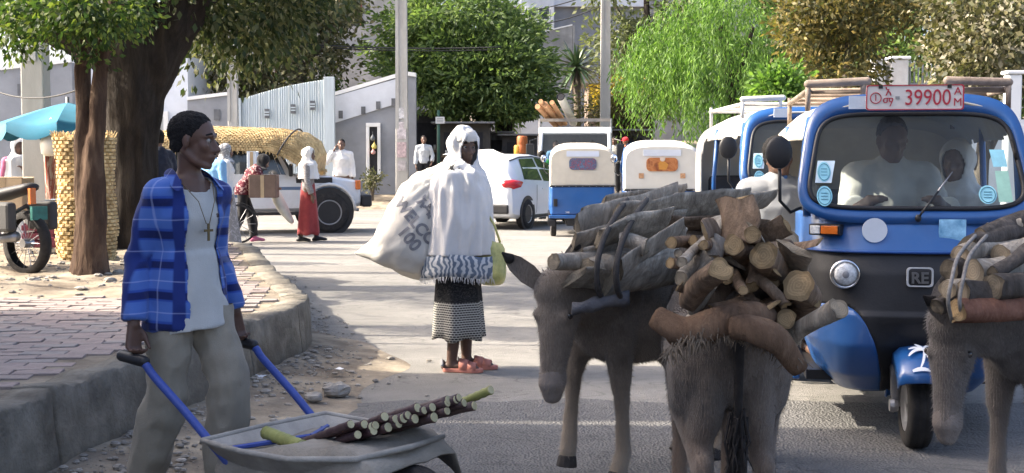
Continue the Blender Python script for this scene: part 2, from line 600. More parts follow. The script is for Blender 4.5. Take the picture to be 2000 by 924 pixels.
stones('bank_rubble', sp, M_stone, 'rubble strewn over the earth bank below the grey wall', 'rubble')
# earth shoulder against the kerb foot
sb = MB(); vs = []; fs = []; ns = len(KL)-12; nw = 14
for i in range(ns):
    a = KL[i]; t = (KL[min(i+1, len(KL)-1)] - KL[max(i-1, 0)]).normalized(); n = V((t.y, -t.x, 0))
    wd = (0.75 if a.y < 8.4 else max(.18, .75 - (a.y-8.4)*.3)) * (1 + .35*noise.noise(V((a.x, a.y*1.5, 9))))
    for k in range(nw+1):
        q = k/nw; p = a - n*.05 + n*wd*q
        h = 0.075*(1-q)**1.6 + 0.006 + 0.025*noise.noise(V((p.x*5, p.y*5, 0)))*(1-q)
        vs.append((p.x, p.y, max(h, 0.006) if q < .98 else 0.001))
for i in range(ns-1):
    for k in range(nw):
        a = i*(nw+1)+k; fs.append((a, a+1, a+nw+2, a+nw+1))
tag(sb.add(vs, fs).build('dirt_shoulder', M_dirt, smooth=True), kind='structure')
# bigger rocks by the kerb and the tree
def rock(loc, r, label, m=M_stone):
    mb = MB().ell((0,0,0), (r, r*.8, r*.55), 12, 8)
    me = mb.mesh('rock')
    s = random.random()*50
    for q in me.vertices:
        q.co *= 1 + .35*noise.noise(q.co*(2.2/r) + V((s, s, 0)))
    o = put('rock', me, m); o.location = loc; o.rotation_euler = (0, 0, random.random()*6)
    return tag(o, label, 'rock')
g = gnd(655, 778); rock((g.x, g.y, .05), .085, 'dark grey rock lying on the gravel beside the wheelbarrow load')
g = gnd(612, 792); rock((g.x, g.y, .05), .055, 'small flat rock next to the dark rock by the wheelbarrow')
g = gnd(68, 562, WALK); rock((g.x, g.y, WALK+.05), .07, 'pale stone at the sunny edge of the brick pavement')
g = gnd(450, 560, WALK)
# scrap of white litter
def litter(px, py, w, label):
    g = gnd(px, py)
    me = bpy.data.meshes.new('litter'); vs = []; fs = []
    for j in range(7):
        for i in range(9):
            x = (i/8-.5)*w; y = (j/6-.5)*w*.5
            vs.append((x, y, .012 + .02*noise.noise(V((x*25, y*25, px)))+.006))
    for j in range(6):
        for i in range(8):
            a = j*9+i; fs.append((a, a+1, a+10, a+9))
    me.from_pydata(vs, [], fs)
    o = put('paper_litter', me, mat('paper white', (.75, .76, .78), .7, .05), smooth=True, loc=(g.x, g.y, .05))
    o.rotation_euler = (0, 0, random.random())
    return tag(o, label, 'litter')
litter(505, 756, .11, 'crumpled white paper on the dirt at the foot of the kerb')
litter(655, 741, .10, 'small white scrap on the road by the dark shadow edge')

# ------------------------------------------------------------------ buildings and walls
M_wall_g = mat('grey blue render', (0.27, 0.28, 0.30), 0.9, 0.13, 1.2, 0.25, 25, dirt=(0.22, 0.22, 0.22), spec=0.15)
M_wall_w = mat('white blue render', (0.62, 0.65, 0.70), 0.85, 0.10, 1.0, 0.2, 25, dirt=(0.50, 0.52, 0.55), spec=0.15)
M_white = mat('white paint', (0.78, 0.78, 0.76), 0.7, 0.06, 2.0, 0.1, 30)
M_conc = mat('raw concrete', (0.30, 0.30, 0.30), 0.92, 0.22, 1.5, 0.4, 30, dirt=(0.2, 0.2, 0.2), spec=0.15)
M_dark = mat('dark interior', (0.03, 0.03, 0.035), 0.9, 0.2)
M_vent = mat('vent grey', (0.13, 0.135, 0.145), 0.9, 0.2)
M_sheet = mat('pale corrugated sheet', (0.50, 0.57, 0.60), 0.5, 0.08, 3.0, 0.05, 20, metal=0.25, stretch=(4, 4, .4), dirt=(0.42, 0.46, 0.47))
M_glassd = mat('dark window glass', (0.05, 0.06, 0.07), 0.08, 0.1, 2, 0, spec=0.8)
M_wood = mat('old wood', (0.20, 0.14, 0.09), 0.85, 0.3, 6, .4, 40)

def zt(py, Y): return at(1000, py, Y).z
def xt(px, Y): return (px - 1000) / FPX * Y * (1.0)
def wall_slab(t, name, pxys, Y, thick, m, zbase=-0.1):
    """upright wall: top edge given as photo points at depth Y, bottom on the ground"""
    top = [at(px, py, Y) for px, py in pxys]
    poly = [(p.x, p.z) for p in top] + [(top[-1].x, zbase), (top[0].x, zbase)]
    return MB().prism(poly, Y, Y + thick).build(name, m, t)
def coping(t, pxys, Y, thick, h=.10, over=.06):
    top = [at(px, py, Y) for px, py in pxys]
    poly = [(p.x, p.z) for p in top] + [(p.x, p.z + h) for p in top[::-1]]
    return MB().prism(poly, Y - over, Y + thick + over).build('coping', M_white, t)

# far-left compound wall (behind the concrete pole)
Y = 36.0
t = thing('compound_wall', 'grey compound wall with white coping behind the blue umbrella', 'wall', (0, 0, 0))
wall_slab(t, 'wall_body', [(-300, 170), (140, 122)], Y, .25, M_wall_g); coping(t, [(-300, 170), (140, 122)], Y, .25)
for px in (40, 90):
    p = at(px, 175, Y); MB().box((p.x-.08, Y-.02, p.z-.16), (p.x+.08, Y+.001, p.z+.16)).build('vent_block', M_vent, t)
# tall pale blue house end wall
Y = 38.0
t = thing('end_wall_house', 'tall pale grey-blue house wall with a white framed door behind the big tree', 'building')
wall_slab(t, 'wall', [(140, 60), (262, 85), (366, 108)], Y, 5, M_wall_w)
p0, p1 = at(292, 228, Y), at(322, 330, Y)
d = MB().box((p0.x, Y-.03, gz(0, Y)), (p1.x, Y-.004, p0.z)).build('door', mat('grey door', (.35, .36, .36), .6), t)
fr = MB(); fr.box((p0.x-.14, Y-.08, gz(0,Y)-.1), (p0.x, Y-.002, p0.z)).box((p1.x, Y-.08, gz(0,Y)-.1), (p1.x+.14, Y-.002, p0.z)).box((p0.x-.14, Y-.08, p0.z), (p1.x+.14, Y-.002, p0.z+.16))
fr.build('door_frame', M_white, d)
# low grey wall with white coping
Y = 37.5
t = thing('garden_wall', 'low grey wall with a sunlit white top beside the pale gate', 'wall')
pt = [(366, 196), (462, 184)]
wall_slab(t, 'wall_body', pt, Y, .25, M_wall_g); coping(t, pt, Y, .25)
for px, py in ((424, 224),):
    p = at(px, py, Y); MB().box((p.x-.09, Y-.03, p.z-.16), (p.x+.09, Y-.002, p.z+.16)).build('vent_block', M_vent, t)
# corrugated pale fence: each sheet is a piece
Y = 37.6
t = thing('sheet_metal_fence', 'pale blue corrugated metal fence between the grey wall and the white wall', 'fence')
def fence_top(px):
    return 195 + (px-466)/(645-466)*(154-195) - 5*math.sin((px-466)/179*math.pi)
npan = 9
for k in range(npan):
    a = 466 + (640-466)*k/npan; b = 466 + (640-466)*(k+1)/npan
    x0, x1 = at(a, 200, Y).x, at(b, 200, Y).x
    mb = MB(); vs = []; n = 18
    for i in range(n+1):
        f = i/n; px = a + (b-a)*f
        x = x0 + (x1-x0)*f + (0.02 if i == n else 0)
        yy = Y + 0.012*math.sin(f*n*math.pi/2 + .5) + .006*(k % 2)
        vs.append((x, yy, -0.1)); vs.append((x, yy, at(px, fence_top(px), Y).z))
    mb.add(vs, [(2*i, 2*i+2, 2*i+3, 2*i+1) for i in range(n)])
    mb.build('metal_sheet', M_sheet, t)
for px, w in ((463, .13), (643, .16)):
    p = at(px, fence_top(px) - 4, Y); MB().box((p.x-w, Y-.08, -.1), (p.x+w, Y+.1, p.z)).build('post', M_sheet, t, bevel=.01)
for px, py in ((522, 222), (573, 213), (611, 206)):
    p = at(px, py, Y)
    o = MB().box((p.x-.07, Y-.07, p.z-.14), (p.x+.07, Y-.03, p.z+.14)).build('vent', M_vent, t)
    for q in (-.06, .02): MB().box((p.x-.08, Y-.085, p.z+q), (p.x+.08, Y-.071, p.z+q+.04)).build('vent_slat', M_sheet, o)
# white and grey wall with doorway
Y = 38.2
t = thing('gatehouse_wall', 'grey wall with a broad white band and a narrow white framed doorway', 'wall')
pt = [(648, 189), (790, 147), (812, 150)]
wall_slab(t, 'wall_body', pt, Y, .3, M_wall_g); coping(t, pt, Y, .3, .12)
pa, pb, pc, pd_ = at(648, 190, Y), at(790, 150, Y), at(790, 198, Y), at(648, 242, Y)
MB().prism([(pa.x, pa.z), (pb.x, pb.z), (pc.x, pc.z), (pd_.x, pd_.z)], Y-.05, Y-.004).build('white_band', M_wall_w, t)
for px, py in ((666, 224), (710, 216), (739, 206), (769, 200)):
    p = at(px, py, Y); MB().box((p.x-.065, Y-.08, p.z-.12), (p.x+.065, Y-.052, p.z+.12)).build('vent', M_vent, t)
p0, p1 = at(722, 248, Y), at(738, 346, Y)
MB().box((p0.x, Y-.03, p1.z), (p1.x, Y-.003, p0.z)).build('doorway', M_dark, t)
for lo, hi in (((p0.x-.10, Y-.12, p1.z), (p0.x-.002, Y-.004, p0.z)), ((p1.x+.002, Y-.12, p1.z), (p1.x+.10, Y-.004, p0.z)), ((p0.x-.10, Y-.12, p0.z+.003), (p1.x+.10, Y-.004, p0.z+.12))):
    MB().box(lo, hi).build('door_frame', M_white, t, bevel=.01)
# goods hanging in the doorway
for k, (px, py, r, c, lab) in enumerate(((731, 286, .085, (.55, .45, .12), 'yellow'), (729, 297, .075, (.55, .3, .28), 'pink'), (728, 270, .08, (.12, .13, .14), 'dark'))):
    p = at(px, py, Y - .2)
    mb = MB().lathe([(.01, r*1.5), (r*.5, r*.8), (r, .1*r), (r*.8, -.7*r), (.02, -r)], 14).tube([(0,0,r*1.4), (0,0,r*2.6)], .006, 5)
    o = mb.build('hanging_gourd', mat('gourd ' + lab, c, .6), smooth=True, loc=p)
    tag(o, lab + ' round vessel hanging in the white framed doorway', 'vessel')
p = at(724, 350, 37.6)
# concrete block building behind
Y = 58.0
t = thing('concrete_building', 'bare grey concrete building rising behind the white walled compound', 'building')
a, b = at(500, 0, Y), at(812, 0, Y)
MB().box((a.x, Y, 0), (b.x, Y+8, 16)).build('wall', M_conc, t)
MB().box((a.x-.1, Y-.12, zt(85, Y)-.14), (b.x-.1, Y-.003, zt(85, Y)+.14)).build('floor_slab', M_wall_g, t)
for px, py, w, h in ((684, 4, 1.0, 2.2), (600, 4, 1.0, 2.2), (560, 120, 1.0, 1.4)):
    p = at(px, py, Y)
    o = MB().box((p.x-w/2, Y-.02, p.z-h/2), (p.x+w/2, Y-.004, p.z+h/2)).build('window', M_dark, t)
    for s in (-1, 1): MB().box((p.x+s*w/2-.05, Y-.06, p.z-h/2), (p.x+s*w/2+.05, Y-.005, p.z+h/2)).build('jamb', mat('rust red paint', (.2, .07, .05), .7), o)
# white storeyed house upper right of centre
Y = 70.0
t = thing('white_house', 'white and grey storeyed house with barred windows above the palm', 'building')
a, b = at(930, 0, Y), at(1260, 0, Y)
MB().box((a.x, Y, 0), (b.x, Y+10, 18)).build('wall', M_wall_g, t)
q0, q1 = at(1018, 100, Y), at(1082, 0, Y)
MB().box((q0.x, Y-.5, 0), (q1.x, Y-.003, 18)).build('bay', M_wall_w, t)
MB().box((a.x, Y-.35, zt(14, Y)), (b.x, Y-.004, zt(-6, Y))).build('white_band', M_wall_w, t)
for py0, py1 in ((16, 39), (48, 62)):
    for px0, px1 in ((1036, 1048), (1052, 1073)):
        p0, p1 = at(px0, py0, Y-.5), at(px1, py1, Y-.5)
        w = MB().box((p0.x, Y-.52, p1.z), (p1.x, Y-.505, p0.z)).build('window', M_glassd, t)
        n = 2 if px1-px0 < 15 else 4
        for i in range(n+1):
            x = p0.x + (p1.x-p0.x)*i/n
            MB().box((x-.02, Y-.58, p1.z), (x+.02, Y-.525, p0.z)).build('bar', M_dark if 0 < i < n else M_white, w)
p0, p1 = at(1034, 13, Y-.5), at(1076, 64, Y-.5)
fr = MB()
for lo, hi in (((p0.x-.15, p1.z), (p0.x, p0.z)), ((p1.x, p1.z), (p1.x+.15, p0.z)), ((p0.x, zt(46.5, Y)), (p1.x, zt(40.5, Y)))):
    fr.box((lo[0], Y-.62, lo[1]), (hi[0], Y-.51, hi[1]))
fr.build('window_frame', M_white, t)
# terrace wall in front of the white house
Y = 62.0
t = thing('terrace_wall', 'dark grey terrace wall with a pale rim below the white house', 'wall')
pt = [(1040, 68), (1118, 50)]
wall_slab(t, 'wall_body', pt, Y, .3, M_conc, 4); coping(t, pt, Y, .3, .07, .03)
wall_slab(t, 'side_return', [(1118.5, 50), (1123, 50)], Y, 4, M_conc, 4)
# second grey block further right so the trees stand against masonry
t = thing('far_block', 'plain grey house wall in the distance behind the weeping tree', 'building')
a, b = at(1240, 0, 85), at(1700, 0, 85)
MB().box((a.x, 85, 0), (b.x, 95, 15)).build('wall', M_wall_g, t)
# shed roof behind the yellow bush
Y = 50.0
t = thing('roadside_shed', 'low brown shed with a thin flat roof behind the yellow bush', 'shed')
a, b = at(1150, 150, Y), at(1245, 158, Y)
MB().box((a.x, Y, 0), (b.x, Y+3, a.z-.3)).build('wall', mat('brown mud wall', (.17, .13, .11), .9, .25, 2, .4, 20), t)
MB().box((a.x-.3, Y-.5, a.z-.28), (b.x+.3, Y+3.4, a.z-.12)).build('roof', M_conc, t)
# white gate pillars on the right with iron bars
t = thing('gate_pillar_fence', 'white gate pillars with a grey iron railing above the taxi roofs', 'fence')
Y = 24.0
for px0, px1, py in ((1706, 1731, 120), (1740, 1776, 116)):
    a, b = at(px0, py, Y), at(px1, py, Y)
    w = MB().box((a.x, Y, 0), (b.x, Y+.4, a.z)).build('pillar', mat('flaking white wash', (.62, .61, .58), .85, .12, 4, .4, 30, dirt=(.42, .38, .35)), t, bevel=.03)
    MB().box((a.x-.03, Y-.03, a.z+.002), (b.x+.03, Y+.43, a.z+.06)).build('cap', M_white, w, bevel=.015)
a, b = at(1778, 118, Y+.2), at(1900, 130, Y+.2)
n = 16
for i in range(n):
    x = a.x + (b.x-a.x)*i/(n-1)
    MB().tube([(x, Y+.2, .2), (x, Y+.2, a.z - .2*i/n)], .018, 6).build('bar', M_conc, t)
MB().box((a.x, Y+.17, a.z-.5), (b.x, Y+.185, a.z-.44)).build('rail', M_conc, t)
MB().box((a.x-.2, Y, 0), (b.x+8, Y+.25, 2.2)).build('base_wall', M_wall_w, t)
t = thing('white_post', 'plain white post rising at the right behind the taxi', 'post')
a, b = at(1970, 145, 13), at(1998, 145, 13)
MB().box((a.x, 13, 0), (b.x, 13.15, a.z)).build('shaft', M_white, t, bevel=.02)
MB().box((a.x-.02, 12.98, a.z+.002), (b.x+.02, 13.17, a.z+.04)).build('cap', M_white, t, bevel=.01)
# street front out of frame on the left that throws the long shade over the foreground
t = thing('shade_building', 'unseen street building left of the pavement, sized to shade the foreground', 'building')
MB().box((-12, -9, 0), (-5.6, 6.86, 7.4)).build('wall', M_wall_w, t)
MB().box((-12, 7.0, 0), (-5.6, 8.4, 5.0)).build('shade_annex', M_wall_w, t)  # lower unseen block, added so its shade ends short on the road
MB().box((-12.2, -9.2, 7.403), (-5.4, 6.88, 7.6)).build('parapet', M_white, t)

# ------------------------------------------------------------------ poles and wires
M_pole = mat('pale cast concrete', (0.42, 0.41, 0.38), 0.9, 0.15, 2.5, 0.35, 40, dirt=(.3, .28, .26), stretch=(2, 2, .5))
def pole(label, px, py_base_z, Y, w, h, m=M_pole, square=True, x=None, flank=True):
    x = xt(px, Y)
    t = thing('utility_pole', label, 'utility pole', (x, Y, py_base_z))
    mb = MB()
    mb.rings([[V((sx*w/2*k, sy*w*.42*k, z)) for sx, sy in ((-1,-1),(1,-1),(1,1),(-1,1))] for z, k in ((-.2, 1.05), (h, .78))])
    mb.build('shaft', m, t, bevel=.02)
    if flank:
        f = MB()
        for s in (-1, 1):
            f.rings([[V((sx*w*.14*k + s*w*.36*k, -w*.42*k - .012*(sy > 0) - .0, z)) + V((0, 0.0 if sy > 0 else -.03, 0)) for sx, sy in ((-1,-1),(1,-1),(1,1),(-1,1))] for z, k in ((2.2, 1.0), (h, .78))])
        f.build('flange', m, t)
    return t
p1 = pole('thick square concrete pole rising behind the blue umbrella', 75, .1, 15.6, .30, 9, flank=False)
MB().box((-.10, -.142, 2.55), (.06, -.132, 2.95)).build('poster_scrap', mat('old poster', (.5, .5, .48), .8, .3, 20), p1)
p2 = pole('slim pole standing in front of the pale metal fence', 458, .3, 34.5, .27, 10)
p3 = pole('concrete pole with peeling bills in front of the white walled compound', 786, .15, 36.8, .36, 13)
for k, (z, w, h, c) in enumerate(((1.9, .26, .5, (.55, .5, .5)), (1.35, .28, .45, (.5, .38, .38)), (2.5, .24, .32, (.55, .55, .55)), (.95, .24, .3, (.45, .42, .42)))):
    MB().box((-w/2, -.175, z), (w/2, -.165, z+h)).build('pasted_bill', mat('bill %d' % k, c, .8, .35, 14, dirt=(.35, .3, .3)), p3)
p4 = pole('tall concrete pole beside the weeping green tree', 1181, .8, 43, .34, 14)
def wire(label, a, b, sag=.4, r=.012):
    a, b = V(a), V(b)
    pts = [a.lerp(b, i/16) + V((0, 0, -sag*4*(i/16)*(1-i/16))) for i in range(17)]
    o = MB().tube(pts, r, 5).build('overhead_cable', mat('cable black', (.03, .03, .03), .6, .1), smooth=True)
    return tag(o, label, 'cable')
wire('dark cable slung across the concrete building front', at(560, 84, 40), at(980, 92, 40), .1, .025)
wire('second dark cable slung just below the first one', at(560, 88, 40.3), at(980, 97, 40.3), .1, .02)
wire('thin pale cable crossing the white house above its window', at(900, 34, 43), at(1180, -20, 43), .25, .02)
wire('thin cable running from the tall pole past the barred window', at(960, 48, 43.3), at(1182, 8, 43.3), .3, .02)
wire('sagging cable from the left edge to the double trunk tree', at(-60, 150, 13), at(160, 172, 11), .15, .008)
# ================================================================== TREES AND PLANTS
def bark(name, c, c2, s=8):
    if name in _M: return _M[name]
    m, nt, b = _nt(name)
    vec = coords(nt, 'Object', (1, 1, .22))
    n = tnoise(nt, vec, s, 7, .7, .6)
    col = ramp(nt, n, [(.3, tuple(q*.5 for q in c)), (.5, c), (.72, c2)])
    L(nt, col, b.inputs['Base Color']); b.inputs['Roughness'].default_value = .95; b.inputs['Specular IOR Level'].default_value = .15
    bump(nt, b, tnoise(nt, vec, s*3, 6, .7), .9, .03)
    _M[name] = m
    return m
B_dark = bark('dark furrowed bark', (.028, .023, .019), (.05, .043, .035))
B_brown = bark('brown peeling bark', (.075, .048, .034), (.16, .11, .075), 10)
B_grey = bark('grey twig bark', (.12, .10, .08), (.2, .17, .14))

def leaves(pts, dirs, ln, wd, name, droop=0.0, curl=0.0, jit=0.35):
    """one slim four-cornered leaf per point"""
    n = len(pts)
    pts = np.asarray(pts); dirs = np.asarray(dirs, float)
    d = dirs + np.random.normal(0, jit, (n, 3)); d[:, 2] -= droop
    d /= np.linalg.norm(d, axis=1)[:, None] + 1e-9
    q = np.random.normal(0, 1, (n, 3)); q[:, 2] *= .6
    w = np.cross(d, q); w /= np.linalg.norm(w, axis=1)[:, None] + 1e-9
    s = np.random.uniform(.65, 1.25, n)[:, None]
    l = ln*s; ww = wd*s
    nv = np.cross(d, w)
    a = pts; b = pts + d*l*.45 + w*ww*.5 + nv*ww*curl; c = pts + d*l; e = pts + d*l*.45 - w*ww*.5 + nv*ww*curl
    co = np.stack([a, b, c, e], 1).reshape(-1, 3)
    me = bpy.data.meshes.new(name)
    me.vertices.add(4*n); me.vertices.foreach_set('co', co.ravel())
    me.loops.add(4*n); me.loops.foreach_set('vertex_index', np.arange(4*n))
    me.polygons.add(n); me.polygons.foreach_set('loop_start', np.arange(0, 4*n, 4)); me.polygons.foreach_set('loop_total', np.full(n, 4))
    me.update(calc_edges=True)
    return me
def spray_points(clumps, n, sprays, spread, shell=.55, flat=1.0):
    """points gathered in sprays inside ellipsoid clumps, denser towards the outside"""
    P, D = [], []
    tot = sum(c[1][0]*c[1][1]*c[1][2] for c in clumps) ** 1.0
    wts = np.array([(c[1][0]*c[1][1]*c[1][2])**.67 for c in clumps]); wts /= wts.sum()
    for (c, r), w in zip(clumps, wts):
        k = max(3, int(sprays*w)); per = max(4, int(n*w/k))
        u = np.random.normal(0, 1, (k, 3)); u /= np.linalg.norm(u, axis=1)[:, None]
        rad = shell + (1-shell)*np.random.random(k)**.6
        rad[np.random.random(k) < .2] *= .6
        cs = np.array(c) + u*rad[:, None]*np.array(r)
        off = np.random.normal(0, spread, (k, per, 3)); off[:, :, 2] *= flat
        p = cs[:, None, :] + off
        d = (off/ (np.abs(off).max()+1e-9))*.9 + u[:, None, :]*.5
        P.append(p.reshape(-1, 3)); D.append(d.reshape(-1, 3))
    return np.concatenate(P), np.concatenate(D)
def tree(label, loc, trunk, limbs, clumps, n, ln, wd, lm, bm=B_grey, sprays=120, spread=.35, droop=.2, cat='tree', name='tree', shell=.55, flat=1.0, group=None, extra=None, jit=.35):
    t = thing(name, label, cat, loc, 0, group)
    tr = MB()
    pts, rad = zip(*trunk)
    tr.tube(pts, rad, 12)
    for lb in limbs:
        p, r = zip(*lb); tr.tube(p, r, 8)
    me = tr.mesh('trunk')
    for q in me.vertices:
        q.co += q.normal*0.0
    put('trunk', me, bm, t, smooth=True)
    P, D = spray_points(clumps, n, sprays, spread, shell, flat)
    if extra is not None:
        P = np.concatenate([P, extra[0]]); D = np.concatenate([D, extra[1]])
    put('crown', leaves(P, D, ln, wd, 'crown', droop, jit=jit), lm, t)
    return t

# --- the big old tree on the pavement (trunk splits into two heavy limbs)
def knotty(mb, name, m, parent, voxel, amp, s, smooth=3):
    me = fuse(mb, voxel, smooth, fold=lambda p: amp*(noise.noise(V((p.x*s, p.y*s, p.z*s*.35))) + .5*noise.noise(V((p.x*s*2.5, p.y*s*2.5, p.z*s*.6)))))
    return put(name, me, m, parent, smooth=True)
Y0 = 13.6
b = at(262, 500, Y0)
t = thing('big_tree', 'massive dark old tree with a forked trunk on the pavement', 'tree', (b.x, Y0, WALK))
def loc(px, py, Y=Y0): 
    p = at(px, py, Y); return (p.x - b.x, Y - Y0, p.z - WALK)
mb = MB()
mb.tube([loc(262, 520), loc(262, 480), loc(258, 400), loc(258, 320), loc(262, 250), loc(262, 180), loc(255, 110), loc(250, 40), loc(235, -80)],
        [.38, .30, .26, .255, .27, .33, .36, .33, .22], 14, True)
mb.tube([loc(265, 200), loc(300, 130), loc(330, 70), loc(370, 0), loc(430, -80)], [.24, .27, .26, .25, .18], 12, True)
mb.tube([loc(250, 150), loc(215, 120), loc(170, 85), loc(110, 62), loc(50, 42), loc(-30, 10)], [.22, .21, .20, .18, .16, .12], 12, True)
mb.tube([loc(130, 70), loc(100, 30), loc(80, -40)], [.12, .1, .08], 10, True)
for a in range(5):
    an = a*1.25 + .3
    mb.tube([(0, 0, .35), (.3*math.cos(an), .3*math.sin(an), .1), (.62*math.cos(an), .62*math.sin(an), -.08)], [.2, .13, .05], 8, True)
knotty(mb, 'trunk', B_dark, t, .035, .045, 5)
L_sun = leaf_mat('broad green leaves', [(.025, .05, .014), (.04, .075, .019), (.06, .11, .026), (.14, .18, .04)], .4)
L_dull = leaf_mat('dusty dull leaves', [(.045, .05, .025), (.07, .08, .035), (.10, .10, .05), (.16, .15, .09)], .3)
cl = []
for px, py, Y, r in ((40, 15, 12.6, .55), (110, 40, 12.2, .5), (20, 75, 12.9, .32), (215, 40, 12.3, .5), (215, 0, 12.0, .6), (150, -30, 12.5, .8), (250, -90, 13, 1.0), (60, -70, 13, 1.0), (-60, 20, 13, .7)):
    p = at(px, py, Y); cl.append(((p.x-b.x, Y-Y0, p.z-WALK), (r*1.25, r, r*.55)))
cl = [((c_[0], c_[1], c_[2] + .16), (r_[0]*.8, r_[1]*.8, r_[2]*.7)) for c_, r_ in cl]
P, D = spray_points(cl, 4600, 210, .11, .15)
put('crown', leaves(P, D, .085, .045, 'crown', .5), L_sun, t)
cl = []
for px, py, Y, r in ((330, -20, 13.5, .6), (420, 20, 14, .5), (480, 60, 14.5, .5), (400, 70, 14.5, .42), (520, 20, 14.5, .7), (440, 110, 15, .3), (500, 110, 15, .35), (380, 120, 15, .22), (560, -30, 14.5, .8), (360, 30, 14, .4), (540, 75, 15, .35)):
    p = at(px, py, Y); cl.append(((p.x-b.x, Y-Y0, p.z-WALK), (r*1.25, r, r*.6)))
P, D = spray_points(cl, 5200, 220, .15, .2)
put('crown', leaves(P, D, .10, .05, 'crown', .5), leaf_mat('dim olive leaves', [(.025, .04, .015), (.04, .06, .022), (.07, .085, .035), (.16, .16, .08)], .35), t)
# upper canopy above the picture: it throws the broken shade on the road
cl = [((random.uniform(-1.8, 2.4), random.uniform(-2.6, 2.4), random.uniform(3.9, 6.6)), (1.1, .8, .5)) for _ in range(15)]
P, D = spray_points(cl, 15000, 420, .26, .2)
put('crown', leaves(P, D, .16, .09, 'crown', .4), L_sun, t)

# --- slender double-trunk tree in front of it
Y1 = 10.45
b1 = at(175, 546, Y1)
t = thing('double_trunk_tree', 'slender brown tree whose two stems cross above a hollow base', 'tree', (b1.x, Y1, WALK))
def loc1(px, py, dy=0.0):
    p = at(px, py, Y1 + dy); return (p.x - b1.x, dy, p.z - WALK)
mb = MB()
mb.tube([loc1(178, 560), loc1(180, 520), loc1(180, 460), loc1(184, 400), loc1(182, 350), loc1(184, 300), loc1(190, 240), loc1(193, 180), loc1(200, 110), loc1(214, 50), loc1(228, 0), loc1(250, -90)],
        [.20, .15, .115, .105, .10, .085, .065, .062, .068, .075, .075, .06], 10, True)
mb.tube([loc1(170, 560, .03), loc1(165, 500, .04), loc1(163, 430, .05), loc1(162, 350, .05), loc1(161, 290, .05), loc1(163, 220, .06), loc1(162, 140, .06), loc1(163, 60, .05), loc1(165, 0, .05), loc1(168, -100, .05)],
        [.17, .10, .075, .07, .072, .066, .066, .062, .06, .05], 10, True)
for px, py in ((140, 560), (215, 560), (180, 565)):
    mb.tube([loc1(178, 525, -.02), loc1(px, py, -.05)], [.1, .04], 8, True)
mb.tube([loc1(163, 120), loc1(140, 60), loc1(110, 10)], [.03, .025, .015], 8, True)
knotty(mb, 'trunk', B_brown, t, .016, .018, 9)
cl = []
for px, py, dy, r in ((130, 55, -.3, .22), (200, 45, -.5, .25), (105, 28, -.2, .24), (140, 97, -.1, .06), (178, 95, -.2, .07), (180, 118, -.15, .07), (240, 30, -.2, .22), (60, 20, 0, .26), (160, 10, -.5, .3), (20, 60, -.2, .2), (40, 95, .0, .12)):
    p = at(px, py, Y1+dy); cl.append(((p.x-b1.x, dy, p.z-WALK), (r*1.3, r, r*.7)))
P, D = spray_points(cl, 3800, 170, .06, .2)
put('crown', leaves(P, D, .06, .032, 'crown', .5), L_sun, t)

# --- dusty sparse tree behind the compound (upper left)
Y = 41.0
t0 = at(590, 300, Y)
def rel(px, py, yy, o): p = at(px, py, yy); return (p.x - o[0], yy - o[1], p.z - o[2])
o0 = (t0.x, Y, .8)
cl = [(rel(px, py, Y + random.uniform(-1.5, 1.5), o0), (r, r, r*.75)) for px, py, r in ((420, 30, 1.5), (480, 70, 1.5), (540, 40, 1.5), (400, 110, 1.1), (450, 140, 1.1), (520, 120, 1.3), (580, 90, 1.3), (620, 60, 1.2), (600, 20, 1.5), (650, 110, .8), (560, 165, .7), (390, 165, .8), (490, 165, .7), (610, 140, .8), (660, 40, .8), (440, -20, 1.8), (540, -30, 1.8), (640, -10, 1.2), (370, 60, 1.0))]
tree('dusty dry-leaved tree standing behind the grey compound wall', o0, [(rel(590, 330, Y, o0), .3), (rel(592, 220, Y, o0), .24), (rel(586, 140, Y, o0), .2), (rel(570, 40, Y, o0), .12)],
     [[(rel(588, 160, Y, o0), .15), (rel(540, 110, Y, o0), .1), (rel(480, 70, Y, o0), .06)], [(rel(588, 140, Y, o0), .14), (rel(630, 90, Y, o0), .08), (rel(660, 40, Y, o0), .04)], [(rel(560, 190, Y, o0), .1), (rel(520, 150, Y, o0), .07), (rel(430, 120, Y, o0), .04)]],
     cl, 17000, .22, .11, L_dull, B_grey, 330, .3, .2, name='dusty_tree', jit=.5)

# --- round dense tree in the middle (layered fronds)
L_mid = leaf_mat('feathery dark leaves', [(.06, .10, .042), (.085, .135, .052), (.12, .18, .062), (.19, .26, .085)], .42)
Y = 43.0
o0 = (at(960, 300, Y).x, Y, .8)
cl = []
for px, py, r in ((785, 100, 1.0), (795, 60, .95), (815, 145, 1.1), (835, 50, 1.4), (890, 30, 1.6), (945, 40, 1.4), (980, 70, 1.2), (1000, 120, 1.2), (1020, 175, 1.0), (990, 195, 1.1), (945, 150, 1.9), (895, 120, 2.1), (855, 180, 1.3), (910, 205, 1.2), (960, 212, 1.1), (1030, 205, .8), (765, 130, .55), (875, -5, 1.2), (925, 100, 1.9), (970, 130, 1.5)):
    cl.append((rel(px, py, Y + random.uniform(-1.6, 1.2), o0), (r*1.2, r*1.1, r*.62)))
tree('dense round green tree with layered feathery foliage beside the pole', o0, [(rel(985, 340, Y, o0), .34), (rel(985, 240, Y, o0), .28), (rel(965, 150, Y, o0), .22), (rel(940, 60, Y, o0), .1)],
     [[(rel(980, 230, Y, o0), .18), (rel(900, 160, Y, o0), .1), (rel(810, 110, Y, o0), .05)], [(rel(985, 220, Y, o0), .16), (rel(1040, 150, Y, o0), .08)], [(rel(890, 330, Y+1, o0), .2), (rel(880, 240, Y+1, o0), .16), (rel(850, 160, Y, o0), .08)]],
     cl, 34000, .26, .085, L_mid, B_dark, 560, .32, .1, name='round_tree', flat=.35, shell=.6)
